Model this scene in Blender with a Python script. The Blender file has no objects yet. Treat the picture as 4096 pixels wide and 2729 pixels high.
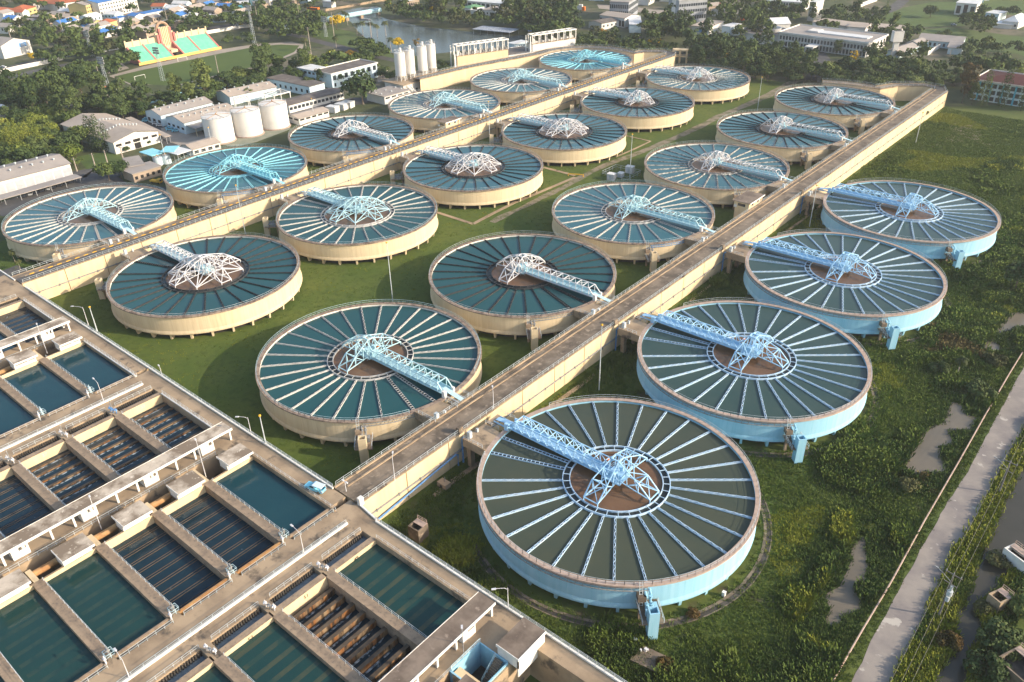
import bpy, math, random
from math import sin, cos, pi, radians as R, hypot, atan2, degrees
from mathutils import Vector, Matrix, noise
random.seed(7)
rnd = random.uniform
S = bpy.context.scene
COL = S.collection

# ------------------------------------------------------------------ camera
CAM = (71.297, -116.642, 124.572)
FPX, PITCH, ROLL = 3268.63, R(31.145), R(-1.1613)
RT = Vector((0.75927, 0.65077, 0)); FH = Vector((-0.65077, 0.75927, 0)); UPV = Vector((0, 0, 1))
FW = FH*cos(PITCH) - UPV*sin(PITCH)
UP = FH*sin(PITCH) + UPV*cos(PITCH)
RC = RT*cos(ROLL) + UP*sin(ROLL)
UC = UP*cos(ROLL) - RT*sin(ROLL)
cd = bpy.data.cameras.new('camera'); cam = bpy.data.objects.new('camera', cd); COL.objects.link(cam)
cam.matrix_world = Matrix(((RC.x, UC.x, -FW.x, CAM[0]), (RC.y, UC.y, -FW.y, CAM[1]), (RC.z, UC.z, -FW.z, CAM[2]), (0, 0, 0, 1)))
cd.sensor_width = 36; cd.sensor_fit = 'HORIZONTAL'; cd.lens = FPX/4096*36; cd.clip_start = 1; cd.clip_end = 9000
S.camera = cam

def at(px, py, z=0.0):
    """site point at height z that a survey mark read off the 4096 px photograph stands on"""
    d = FW + RC*((px-2048)/FPX) - UC*((py-1364.5)/FPX)
    s = (z-CAM[2])/d.z
    return Vector((CAM[0]+d.x*s, CAM[1]+d.y*s, z))
def seen(x, y, z=0.0, m=120):
    d = Vector((x-CAM[0], y-CAM[1], z-CAM[2])); f = d.dot(FW)
    if f < 1: return False
    return -m < 2048+FPX*d.dot(RC)/f < 4096+m and -m < 1364.5-FPX*d.dot(UC)/f < 2729+m

# ------------------------------------------------------------------ light
S.view_settings.view_transform = 'Standard'; S.view_settings.look = 'None'; S.view_settings.exposure = 0.8; S.view_settings.gamma = 1
SUN_AZ, SUN_EL = R(25), R(23)          # azimuth from +x towards +y
sd = bpy.data.lights.new('sun', 'SUN'); sun = bpy.data.objects.new('sun', sd); COL.objects.link(sun)
sd.energy = 3.7; sd.angle = R(0.7); sd.color = (1.0, 0.85, 0.66)
sun.rotation_euler = Vector((cos(SUN_AZ)*cos(SUN_EL), sin(SUN_AZ)*cos(SUN_EL), sin(SUN_EL))).to_track_quat('Z', 'Y').to_euler()
wd = bpy.data.worlds.new('World'); S.world = wd; wd.use_nodes = True
wn = wd.node_tree; bg = wn.nodes['Background']
sky = wn.nodes.new('ShaderNodeTexSky'); sky.sky_type = 'NISHITA'; sky.sun_disc = False
sky.sun_elevation = SUN_EL; sky.sun_rotation = pi/2 - SUN_AZ
sky.air_density = 1.2; sky.dust_density = 2.5; sky.ozone_density = 1.5
wn.links.new(sky.outputs[0], bg.inputs[0]); bg.inputs[1].default_value = 0.15
S.cycles.use_denoising = True
S.cycles.max_bounces = 6; S.cycles.diffuse_bounces = 2; S.cycles.glossy_bounces = 3; S.cycles.transmission_bounces = 3; S.cycles.volume_bounces = 0
S.cycles.caustics_reflective = False; S.cycles.caustics_refractive = False

# ------------------------------------------------------------------ materials
def mat(name, col, col2=None, scale=0.3, thr=(0.4, 0.62), rough=0.85, col3=None, scale3=2.0, thr3=(0.5, 0.75), bump=0.0, bscale=6.0, spec=0.3, metal=0.0, stretch=None, detail=6, spread=0.0):
    m = bpy.data.materials.new(name); m.use_nodes = True; nt = m.node_tree; b = nt.nodes['Principled BSDF']
    b.inputs['Base Color'].default_value = (*col, 1); b.inputs['Roughness'].default_value = rough
    b.inputs['Specular IOR Level'].default_value = spec; b.inputs['Metallic'].default_value = metal
    geo = nt.nodes.new('ShaderNodeNewGeometry'); pos = geo.outputs['Position']
    if stretch:
        mp = nt.nodes.new('ShaderNodeMapping'); mp.inputs['Scale'].default_value = stretch
        nt.links.new(pos, mp.inputs[0]); pos = mp.outputs[0]
    cur = None
    def layer(cur, base, c2, sc, th):
        n = nt.nodes.new('ShaderNodeTexNoise'); n.inputs['Scale'].default_value = sc; n.inputs['Detail'].default_value = detail; n.inputs['Roughness'].default_value = 0.6
        nt.links.new(pos, n.inputs['Vector'])
        r = nt.nodes.new('ShaderNodeMapRange'); r.inputs[1].default_value = th[0]; r.inputs[2].default_value = th[1]
        nt.links.new(n.outputs[0], r.inputs[0])
        x = nt.nodes.new('ShaderNodeMix'); x.data_type = 'RGBA'
        nt.links.new(r.outputs[0], x.inputs[0])
        if cur: nt.links.new(cur, x.inputs[6])
        else: x.inputs[6].default_value = (*base, 1)
        x.inputs[7].default_value = (*c2, 1)
        return x.outputs[2]
    if col2: cur = layer(cur, col, col2, scale, thr)
    if col3: cur = layer(cur, col, col3, scale3, thr3)
    if spread:                                   # every object of the kind a shade of its own
        oi = nt.nodes.new('ShaderNodeObjectInfo'); hs = nt.nodes.new('ShaderNodeHueSaturation')
        mr = nt.nodes.new('ShaderNodeMapRange'); mr.inputs[3].default_value = 1-spread; mr.inputs[4].default_value = 1+spread
        nt.links.new(oi.outputs['Random'], mr.inputs[0]); nt.links.new(mr.outputs[0], hs.inputs['Value'])
        mh = nt.nodes.new('ShaderNodeMapRange'); mh.inputs[3].default_value = 0.5+spread*0.06; mh.inputs[4].default_value = 0.5-spread*0.06
        nt.links.new(oi.outputs['Random'], mh.inputs[0]); nt.links.new(mh.outputs[0], hs.inputs['Hue'])
        if cur: nt.links.new(cur, hs.inputs['Color'])
        else: hs.inputs['Color'].default_value = (*col, 1)
        cur = hs.outputs[0]
    if cur: nt.links.new(cur, b.inputs['Base Color'])
    if bump:
        n = nt.nodes.new('ShaderNodeTexNoise'); n.inputs['Scale'].default_value = bscale; n.inputs['Detail'].default_value = 4
        nt.links.new(pos, n.inputs['Vector'])
        bp = nt.nodes.new('ShaderNodeBump'); bp.inputs['Strength'].default_value = bump; bp.inputs['Distance'].default_value = 0.1
        nt.links.new(n.outputs[0], bp.inputs['Height']); nt.links.new(bp.outputs[0], b.inputs['Normal'])
    return m
def water(name, col, col2, scale=0.06, rough=0.06, bump=0.05, bscale=1.2, foam=None, fscale=1.0, fthr=(0.6, 0.75)):
    m = mat(name, col, col2, scale, (0.3, 0.7), rough, col3=foam, scale3=fscale, thr3=fthr, bump=bump, bscale=bscale, spec=0.5)
    m.node_tree.nodes['Principled BSDF'].inputs['IOR'].default_value = 1.33
    return m

M = {}
M['concrete'] = mat('deck concrete', (0.40, 0.30, 0.20), (0.23, 0.17, 0.115), 0.14, (0.42, 0.68), 0.9, col3=(0.10, 0.082, 0.066), scale3=0.22, thr3=(0.57, 0.68), bump=0.1)
M['concrete_dark'] = mat('weathered concrete', (0.24, 0.19, 0.14), (0.12, 0.095, 0.072), 0.2, (0.4, 0.62), 0.9, col3=(0.34, 0.27, 0.2), scale3=0.6, thr3=(0.55, 0.7), bump=0.1)
M['wall_top'] = mat('dividing wall concrete', (0.35, 0.26, 0.18), (0.24, 0.18, 0.13), 0.8, (0.4, 0.65), 0.9, col3=(0.17, 0.14, 0.11), scale3=1.6, thr3=(0.58, 0.72))
M['cream_wall'] = mat('cream painted concrete', (0.72, 0.57, 0.36), (0.64, 0.49, 0.30), 0.25, (0.4, 0.7), 0.8, col3=(0.5, 0.38, 0.24), scale3=0.9, thr3=(0.62, 0.85), stretch=(1.6, 1.6, 0.25))
M['cream'] = mat('cream tank wall paint', (0.70, 0.57, 0.38), (0.63, 0.50, 0.32), 0.3, (0.4, 0.7), 0.75, col3=(0.58, 0.45, 0.28), scale3=1.2, thr3=(0.5, 0.8), stretch=(2.2, 2.2, 0.12))
M['blue_wall'] = mat('pale blue tank wall paint', (0.28, 0.54, 0.70), (0.35, 0.60, 0.75), 0.3, (0.4, 0.7), 0.7, col3=(0.20, 0.48, 0.62), scale3=1.2, thr3=(0.5, 0.8), stretch=(2.2, 2.2, 0.12))
M['rim'] = mat('weathered rim concrete', (0.34, 0.26, 0.20), (0.15, 0.11, 0.09), 0.7, (0.4, 0.62), 0.9, col3=(0.42, 0.33, 0.27), scale3=2.5, thr3=(0.55, 0.7))
M['rim_pink'] = mat('pinkish rim concrete', (0.46, 0.35, 0.29), (0.36, 0.27, 0.22), 0.8, (0.4, 0.65), 0.9, col3=(0.24, 0.18, 0.15), scale3=1.6, thr3=(0.6, 0.75))
M['white'] = mat('white paint', (0.78, 0.76, 0.72), (0.66, 0.63, 0.57), 0.5, (0.45, 0.75), 0.6)
M['white_metal'] = mat('white painted steel', (0.66, 0.66, 0.68), (0.52, 0.52, 0.55), 1.0, (0.5, 0.8), 0.5)
M['pale_cyan'] = mat('pale cyan painted steel', (0.42, 0.66, 0.74), (0.50, 0.69, 0.75), 0.8, (0.4, 0.7), 0.5)
M['cyan'] = mat('cyan painted steel', (0.24, 0.62, 0.74), (0.34, 0.68, 0.78), 0.8, (0.4, 0.7), 0.5)
M['blue_metal'] = mat('light blue painted steel', (0.36, 0.62, 0.86), (0.46, 0.70, 0.9), 0.8, (0.4, 0.7), 0.5)
M['blue_launder'] = mat('blue grey launder paint', (0.42, 0.60, 0.78), (0.58, 0.70, 0.82), 0.8, (0.4, 0.7), 0.5)
M['white_launder'] = mat('off white launder paint', (0.56, 0.55, 0.53), (0.38, 0.36, 0.34), 0.9, (0.45, 0.75), 0.6)
M['black_launder'] = mat('black fouled launder steel', (0.035, 0.04, 0.045), (0.09, 0.085, 0.08), 0.9, (0.5, 0.75), 0.6)
M['grey_launder'] = mat('stained grey launder steel', (0.20, 0.19, 0.18), (0.62, 0.6, 0.56), 0.8, (0.42, 0.6), 0.6)
M['rail'] = mat('galvanised rail', (0.55, 0.60, 0.62), (0.40, 0.44, 0.46), 0.6, (0.4, 0.7), 0.45, spec=0.5)
M['rail_blue'] = mat('pale blue rail', (0.50, 0.66, 0.72), (0.42, 0.56, 0.62), 0.6, (0.4, 0.7), 0.45)
M['steel'] = mat('grey steel', (0.30, 0.31, 0.32), (0.18, 0.18, 0.18), 1.5, (0.4, 0.7), 0.5, spec=0.5)
M['black'] = mat('black gap', (0.02, 0.02, 0.02), rough=0.8)
M['pit'] = mat('damp dark concrete', (0.05, 0.045, 0.04), (0.09, 0.08, 0.07), 0.6, rough=0.8)  # dark grey-brown base with slightly lighter noise patches
M['w_deep'] = water('clarifier water', (0.014, 0.066, 0.072), (0.020, 0.082, 0.088))
M['w_sky_tint'] = water('clarifier water sky tinted', (0.030, 0.110, 0.135), (0.040, 0.125, 0.150))  # sky reflection on the farther tanks painted into a paler base colour
M['w_olive'] = water('clarifier water olive', (0.048, 0.064, 0.048), (0.066, 0.074, 0.048), scale=0.09)
M['w_teal'] = water('clarifier water grey teal', (0.030, 0.064, 0.060), (0.045, 0.075, 0.064), scale=0.09)
M['w_brown'] = water('sludge water', (0.17, 0.095, 0.052), (0.12, 0.068, 0.040), scale=0.2, rough=0.12)
M['w_ring'] = water('ring trough water', (0.02, 0.028, 0.03), (0.028, 0.036, 0.038), scale=0.2)
M['w_filter'] = water('filter water', (0.008, 0.045, 0.062), (0.012, 0.055, 0.070), scale=0.12, rough=0.1, bump=0.35, bscale=1.6)
M['w_filter_green'] = water('filter water greenish', (0.010, 0.042, 0.044), (0.014, 0.052, 0.048), scale=0.12, rough=0.1, bump=0.3, bscale=1.6)
M['w_drain'] = water('drained filter water', (0.006, 0.022, 0.036), (0.010, 0.032, 0.048), scale=0.2, rough=0.1, bump=0.5, bscale=1.3, foam=(0.35, 0.42, 0.44), fscale=0.5, fthr=(0.66, 0.80))
M['w_foam'] = water('falling foamy water', (0.12, 0.16, 0.19), (0.25, 0.3, 0.33), scale=1.2, rough=0.3, bump=0.5, bscale=3)
M['w_spill'] = water('foaming spill', (0.02, 0.05, 0.07), (0.015, 0.04, 0.06), scale=0.8, rough=0.2, bump=0.5, bscale=3, foam=(0.45, 0.5, 0.52), fscale=0.9, fthr=(0.45, 0.62))
M['trough_wet_pale'] = mat('shallow trough seen through water', (0.055, 0.070, 0.046), (0.022, 0.054, 0.046), 0.25, (0.45, 0.62), 0.2)
M['rust'] = mat('rust stained trough', (0.24, 0.17, 0.10), (0.22, 0.09, 0.025), 0.5, (0.42, 0.6), 0.8, col3=(0.03, 0.02, 0.014), scale3=0.9, thr3=(0.46, 0.6), stretch=(1, 1, 0.15))
M['trough'] = mat('brown trough lip', (0.115, 0.088, 0.062), (0.075, 0.055, 0.038), 0.7, (0.4, 0.65), 0.8, col3=(0.18, 0.12, 0.07), scale3=0.4, thr3=(0.62, 0.75))
M['trough_wet'] = mat('submerged trough seen through water', (0.026, 0.056, 0.046), (0.014, 0.046, 0.044), 0.5, (0.4, 0.65), 0.2)
M['roof_slab'] = mat('lichen stained roof slab', (0.55, 0.47, 0.38), (0.22, 0.17, 0.125), 0.16, (0.42, 0.56), 0.95, col3=(0.64, 0.57, 0.47), scale3=0.9, thr3=(0.60, 0.68), detail=9)
M['roof_slab_dark'] = mat('dark roof slab', (0.24, 0.19, 0.15), (0.13, 0.10, 0.08), 0.25, (0.4, 0.62), 0.95, col3=(0.36, 0.29, 0.23), scale3=0.5, thr3=(0.6, 0.75))
M['asphalt'] = mat('asphalt', (0.080, 0.078, 0.080), (0.11, 0.105, 0.10), 0.3, (0.4, 0.65), 0.9)
M['yellow'] = mat('yellow kerb paint', (0.75, 0.42, 0.03), (0.62, 0.36, 0.04), 0.9, rough=0.7)
M['orange'] = mat('orange plastic', (0.8, 0.2, 0.02), rough=0.5)
M['pipe_blue'] = mat('blue pipe paint', (0.10, 0.26, 0.55), (0.2, 0.36, 0.6), 0.8, rough=0.5)
M['pipe_tan'] = mat('rusty tan pipe', (0.45, 0.27, 0.12), (0.34, 0.17, 0.07), 0.5, (0.4, 0.65), 0.7)
M['glass'] = mat('dark window glass', (0.03, 0.04, 0.05), rough=0.1, spec=0.6)

# ------------------------------------------------------------------ mesh builder
class MB:
    def __init__(s): s.v = []; s.f = []; s.sm = False
    def quad(s, *p):
        n = len(s.v); s.v += [tuple(q) for q in p]; s.f.append(tuple(range(n, n+len(p)))); return s
    def box(s, x0, x1, y0, y1, z0, z1):
        n = len(s.v)
        s.v += [(x0, y0, z0), (x1, y0, z0), (x1, y1, z0), (x0, y1, z0), (x0, y0, z1), (x1, y0, z1), (x1, y1, z1), (x0, y1, z1)]
        s.f += [tuple(n+i for i in q) for q in ((3, 2, 1, 0), (4, 5, 6, 7), (0, 1, 5, 4), (1, 2, 6, 5), (2, 3, 7, 6), (3, 0, 4, 7))]; return s
    def cbox(s, cx, cy, cz, sx, sy, sz): return s.box(cx-sx/2, cx+sx/2, cy-sy/2, cy+sy/2, cz-sz/2, cz+sz/2)
    def beam(s, a, b, w, h=None):
        h = h or w; a = Vector(a); b = Vector(b); d = b-a
        if d.length < 1e-6: return s
        d.normalize(); u = Vector((0, 0, 1)).cross(d)
        if u.length < 1e-4: u = Vector((1, 0, 0))
        u.normalize(); t = d.cross(u); u *= w/2; t *= h/2
        n = len(s.v)
        for p in (a, b): s.v += [tuple(p-u-t), tuple(p+u-t), tuple(p+u+t), tuple(p-u+t)]
        s.f += [tuple(n+i for i in q) for q in ((3, 2, 1, 0), (4, 5, 6, 7), (0, 1, 5, 4), (1, 2, 6, 5), (2, 3, 7, 6), (3, 0, 4, 7))]; return s
    def tube(s, pts, r, n=6, r2=None):
        pts = [Vector(p) for p in pts]; r2 = r if r2 is None else r2; b0 = len(s.v)
        for i, p in enumerate(pts):
            d = (pts[min(i+1, len(pts)-1)]-pts[max(i-1, 0)]).normalized(); u = Vector((0, 0, 1)).cross(d)
            if u.length < 1e-3: u = Vector((1, 0, 0))
            u.normalize(); t = d.cross(u); rr = r+(r2-r)*i/max(1, len(pts)-1)
            s.v += [tuple(p+(u*cos(2*pi*k/n)+t*sin(2*pi*k/n))*rr) for k in range(n)]
        for i in range(len(pts)-1):
            for k in range(n):
                a = b0+i*n+k; c = b0+i*n+(k+1) % n; s.f.append((a, c, c+n, a+n))
        s.f.append(tuple(b0+k for k in range(n))[::-1]); s.f.append(tuple(b0+(len(pts)-1)*n+k for k in range(n))); return s
    def lathe(s, prof, n=64, cx=0, cy=0, a0=0, a1=2*pi, close=False):
        b0 = len(s.v); full = abs(a1-a0-2*pi) < 1e-6; m = n if full else n+1; k = len(prof)
        for i in range(m):
            a = a0+(a1-a0)*i/n
            s.v += [(cx+r*cos(a), cy+r*sin(a), z) for r, z in prof]
        for i in range(n):
            j = (i+1) % m
            for q in range(k-1 + (1 if close else 0)):
                q2 = (q+1) % k
                s.f.append((b0+i*k+q, b0+j*k+q, b0+j*k+q2, b0+i*k+q2))
        return s
    def disc(s, r, z, n=64, cx=0, cy=0, r0=0):
        if r0: return s.lathe([(r0, z), (r, z)], n, cx, cy)
        b0 = len(s.v); s.v += [(cx+r*cos(2*pi*i/n), cy+r*sin(2*pi*i/n), z) for i in range(n)]; s.f.append(tuple(range(b0, b0+n))); return s
    def poly(s, pts, z0, z1):
        """prism over a plan polygon"""
        a = sum(pts[i][0]*pts[(i+1) % len(pts)][1]-pts[(i+1) % len(pts)][0]*pts[i][1] for i in range(len(pts)))
        if a < 0: pts = pts[::-1]
        n = len(s.v); k = len(pts)
        s.v += [(p[0], p[1], z0) for p in pts]+[(p[0], p[1], z1) for p in pts]
        s.f.append(tuple(range(n, n+k))[::-1]); s.f.append(tuple(range(n+k, n+2*k)))
        for i in range(k): s.f.append((n+i, n+(i+1) % k, n+k+(i+1) % k, n+k+i))
        return s
    def sheet(s, pts, z):
        n = len(s.v); s.v += [(p[0], p[1], z) for p in pts]
        a = sum(pts[i][0]*pts[(i+1) % len(pts)][1]-pts[(i+1) % len(pts)][0]*pts[i][1] for i in range(len(pts)))
        f = tuple(range(n, n+len(pts))); s.f.append(f if a > 0 else f[::-1]); return s
    def mesh(s, name, m=None, off=None, smooth=False):
        me = bpy.data.meshes.new(name)
        v = s.v if off is None else [(p[0]-off[0], p[1]-off[1], p[2]-off[2]) for p in s.v]
        me.from_pydata(v, [], s.f); me.update()
        if m: me.materials.append(m)
        if smooth: me.polygons.foreach_set('use_smooth', [True]*len(me.polygons))
        return me
def link(name, me, parent=None, loc=(0, 0, 0), rz=0.0):
    o = bpy.data.objects.new(name, me); COL.objects.link(o); o.location = loc; o.rotation_euler = (0, 0, rz)
    if parent: o.parent = parent
    return o
def thing(name, label, cat, loc=(0, 0, 0), rz=0.0, group=None, me=None):
    o = link(name, me, None, loc, rz); o['label'] = label; o['category'] = cat
    if group: o['group'] = group
    return o
def part(name, mb, m, parent, off=None, smooth=False, label=None):
    """mesh child; with off=True the builder holds site coordinates and the parent stands unrotated"""
    o = None
    if off is True:
        q = parent; l = Vector((0, 0, 0))
        while q: l += q.location; q = q.parent
        off = l
    o = link(name, mb.mesh(name, m, off, smooth), parent)
    if label: o['label'] = label
    return o
def struct(name, mb, m, kind='structure', smooth=False):
    o = link(name, mb.mesh(name, m, None, smooth)); o['kind'] = kind; return o
def single(name, mb, m, label, cat, loc=(0, 0, 0), group=None, smooth=False):
    """a thing of one mesh, built in site coordinates"""
    return thing(name, label, cat, loc, 0, group, mb.mesh(name, m, loc, smooth))
def copy_tree(o, parent=None):
    c = o.copy(); COL.objects.link(c)
    if parent: c.parent = parent
    for ch in KIDS.get(o.name, ()): copy_tree(ch, c)
    return c
KIDS = {}
def index_kids(o):
    KIDS[o.name] = list(o.children)
    for c in o.children: index_kids(c)
def rail_mb(mb, pts, h=1.1, step=2.0, r=0.05, bars=2, closed=False):
    pts = [Vector(p) for p in pts]
    if closed: pts = pts+[pts[0]]
    for a, b in zip(pts, pts[1:]):
        L = (b-a).length; n = max(1, round(L/step))
        for k in range(bars): z = Vector((0, 0, h*(k+1)/bars)); mb.beam(a+z, b+z, r*1.2)
        for i in range(n+1): p = a+(b-a)*(i/n); mb.beam(p, p+Vector((0, 0, h)), r*1.5)
    return mb
DK = 8.0       # deck and tank rim level
def zm(ox, oy, s, *q, z=0.0): return [at(ox+a*s, oy+b*s, z) for a, b in q]
ZS = 1024/2354; ZT = 800/2354
def hgt(base, py):
    """height of an upright on `base` whose top the survey mark py (photo row) gives"""
    lo, hi = 0.0, 80.0
    for _ in range(40):
        m = (lo+hi)/2; d = Vector((base[0]-CAM[0], base[1]-CAM[1], base[2]+m-CAM[2])); f = d.dot(FW)
        if 1364.5-FPX*d.dot(UC)/f > py: lo = m
        else: hi = m
    return lo

# ------------------------------------------------------------------ ground
M['ground'] = mat('mixed rough ground', (0.065, 0.080, 0.030), (0.15, 0.13, 0.09), 0.02, (0.5, 0.62), 0.95, col3=(0.045, 0.06, 0.022), scale3=0.12, thr3=(0.5, 0.66))
M['lawn'] = mat('lawn', (0.066, 0.105, 0.015), (0.105, 0.130, 0.022), 0.05, (0.4, 0.7), 0.95, col3=(0.052, 0.078, 0.013), scale3=0.5, thr3=(0.48, 0.72), bump=0.6, bscale=2.5)
M['rough'] = mat('rough grass', (0.062, 0.095, 0.02), (0.10, 0.125, 0.026), 0.05, (0.42, 0.66), 0.95, col3=(0.07, 0.062, 0.036), scale3=0.09, thr3=(0.56, 0.68), bump=0.8, bscale=1.5)
M['dirt'] = mat('bare dirt', (0.34, 0.26, 0.18), (0.24, 0.19, 0.12), 0.3, rough=0.95)
M['track'] = mat('worn track', (0.24, 0.20, 0.145), (0.11, 0.115, 0.05), 0.25, (0.45, 0.62), 0.95)
M['road'] = mat('old broken concrete road', (0.30, 0.265, 0.235), (0.22, 0.195, 0.185), 0.16, (0.4, 0.62), 0.95, col3=(0.46, 0.42, 0.37), scale3=0.22, thr3=(0.60, 0.64), bump=0.2, bscale=1.5, detail=8)
M['pond'] = water('pond water', (0.13, 0.115, 0.09), (0.17, 0.145, 0.11), scale=0.1, rough=0.15)  # tan-grey reflection put into the base colour
M['canal'] = water('canal water', (0.045, 0.045, 0.035), (0.06, 0.055, 0.045), scale=0.1, rough=0.1)
M['lake'] = water('lake water', (0.085, 0.11, 0.115), (0.105, 0.125, 0.125), scale=0.03, rough=0.22, bump=.15, bscale=.6)
b = MB(); b.sheet([(-3500, -900), (2500, -900), (2500, 4000), (-3500, 4000)], 0.0); struct('ground', b, M['ground'])
b = MB(); b.sheet([(-262, -60), (-262, 200), (-258, 262), (-268, 300), (-262, 356), (-190, 372), (-40, 376), (-30, 376), (34, 300), (56, 150), (62, 40), (44, -70), (0, -70)], 0.004); struct('lawn', b, M['lawn'])
b = MB(); b.sheet([(-36, -41), (-36, 374), (-8, 400), (200, 420), (110, -80), (20, -70), (-2, -41)], 0.008); struct('rough_grass', b, M['rough'])

# ------------------------------------------------------------------ clarifier tanks
LAUN = [i*12 for i in range(30)]
def tank_meshes(dirx, colang, big, railed):
    """mesh data of one kind of tank: bridge towards dirx on the x axis, effluent column at colang"""
    d = {}; rc, ro = (12.4, 13.7) if big else (10.0, 11.5)
    w = MB(); w.lathe([(29.0, 7.78), (29.6, 7.78), (29.62, 3.0), (29.9, 2.3), (29.9, 1.9), (28.6, 1.6), (12, 1.6)], 120); d['wall'] = w.mesh('wall', smooth=False)
    w = MB(); w.lathe([(29.02, 5.5), (29.02, 7.78)], 120); d['inner_wall'] = w.mesh('inner_wall')
    w = MB(); w.lathe([(29.1, 7.782), (28.95, 8.04), (30.08, 8.04), (30.08, 7.70), (29.62, 7.70)], 120, close=True); d['rim'] = w.mesh('rim')
    w = MB(); w.disc(29.0, 7.36, 120, r0=ro-.05); d['water'] = w.mesh('water')
    w = MB(); w.disc(rc+.02, 7.38, 64); d['sludge_water'] = w.mesh('sludge_water')
    w = MB(); w.disc(ro, 7.42, 64, r0=rc); d['trough_water'] = w.mesh('trough_water')
    w = MB()
    for r in (rc, ro): w.lathe([(r-.09, 6.2), (r-.09, 7.85), (r+.09, 7.85), (r+.09, 6.2)], 64, close=True)
    for i in range(30):
        a = R(i*12+6); w.beam((rc*cos(a), rc*sin(a), 7.86), (ro*cos(a), ro*sin(a), 7.86), .12)
    d['ring_trough'] = w.mesh('ring_trough')
    def laun(hw, ladder, th=.04 if railed else .06):
        w = MB(); L0, L1 = ro, 29.05
        for s in (-1, 1): w.box(L0, L1, s*hw-th/2, s*hw+th/2, 7.1, 7.66)
        w.f0 = len(w.f); w.box(L0, L1, -hw+.045, hw-.045, 7.2, 7.42); w.f1 = len(w.f)
        n = 18; x = [L0+(L1-L0)*i/n for i in range(n+1)]
        for i in range(n):
            if ladder: w.beam((x[i], -hw, 7.66), (x[i], hw, 7.66), .12)
            else: w.beam((x[i], -hw if i % 2 else hw, 7.66), (x[i+1], hw if i % 2 else -hw, 7.66), .1)
        me = w.mesh('launder'); me.materials.append(None); me.materials.append(M['w_ring'])
        for f in me.polygons: f.material_index = 1 if w.f0 <= f.index < w.f1 else 0
        return me
    d['launder'] = laun(.19, False); d['wide'] = laun(.38, True)
    w = MB(); n = len(w.v)
    pr = [(29.5, 2.0), (29.2, 0), (28.2, 0), (26.5, 1.7)]
    for s in (-.3, .3): w.v += [(r, s, z) for r, z in pr]
    w.f += [(0, 1, 2, 3), (7, 6, 5, 4)]+[(i, i+4, (i+1) % 4+4, (i+1) % 4) for i in range(4)]
    d['leg'] = w.mesh('leg')
    w = MB(); N = 108
    pts = [(29.75*cos(2*pi*i/N), 29.75*sin(2*pi*i/N), 8.04) for i in range(N)]
    skip = lambda i: abs(((2*pi*i/N-(0 if dirx > 0 else pi)+pi) % (2*pi))-pi) < R(21)
    for i in range(N):
        if skip(i) or skip((i+1) % N): continue
        rail_mb(w, [pts[i], pts[(i+1) % N]], 1.1, 5, .045)
    d['guard_rail'] = w.mesh('guard_rail')
    # truss bridge
    w = MB(); t = .16; X = [3.0+2.4*i for i in range(11)]; hb, ht, zb, zt = 1.65, 1.55, 8.75, 11.3
    dx = dirx
    P = lambda x, y, z: (x*dx, y, z)
    for s in (-1, 1):
        w.beam(P(1.5, s*hb, zb), P(29.4, s*hb, zb), t*1.2); w.beam(P(X[0], s*ht, zt), P(X[-1], s*ht, zt), t*1.2)
        w.beam(P(X[-1], s*ht, zt), P(29.3, s*hb, zb), t*1.5); w.beam(P(X[0], s*ht, zt), P(.3, s*1.0, 13.5), t*1.2)
        for i, x in enumerate(X):
            w.beam(P(x, s*hb, zb), P(x, s*ht, zt), t*.8)
            if i < 10: w.beam(P(x, s*hb, zb), P(X[i+1], s*ht, zt), t*.8)
    for i, x in enumerate(X):
        w.beam(P(x, -ht, zt), P(x, ht, zt), t)
        if i < 10: w.beam(P(x, ht if i % 2 else -ht, zt), P(X[i+1], -ht if i % 2 else ht, zt), t*.7)
    d['truss_bridge'] = w.mesh('truss_bridge')
    w = MB(); w.box(min(1*dx, 29.5*dx), max(1*dx, 29.5*dx), -1.45, 1.45, 8.55, 8.7)
    for s in (-1.35, 1.35): w.box(min(2*dx, 28*dx), max(2*dx, 28*dx), s-.03, s+.03, 8.7, 9.3)
    rail_mb(w, [P(4, .6, 8.7), P(28, .6, 8.7)], 1.0, 2.4, .035)
    w.beam(P(27.6, 0, 9.2), P(33.8, 0, 8.3), 1.3, .12)
    d['walkway'] = w.mesh('walkway')
    w = MB()
    for s in (-1, 1): w.box(min(29.2*dx, 33.9*dx), max(29.2*dx, 33.9*dx), s*1.2-.06, s*1.2+.06, 7.9, 8.3)
    w.box(min(28.9*dx, 29.9*dx), max(28.9*dx, 29.9*dx), -2.1, -1.3, 8.0, 9.8); w.box(min(28.9*dx, 29.6*dx), max(28.9*dx, 29.6*dx), 1.3, 1.9, 8.0, 9.3)
    d['bearing'] = w.mesh('bearing')
    # centre frame with arms
    w = MB(); ro_ = rc-.5; base = 0 if dx > 0 else pi
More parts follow.
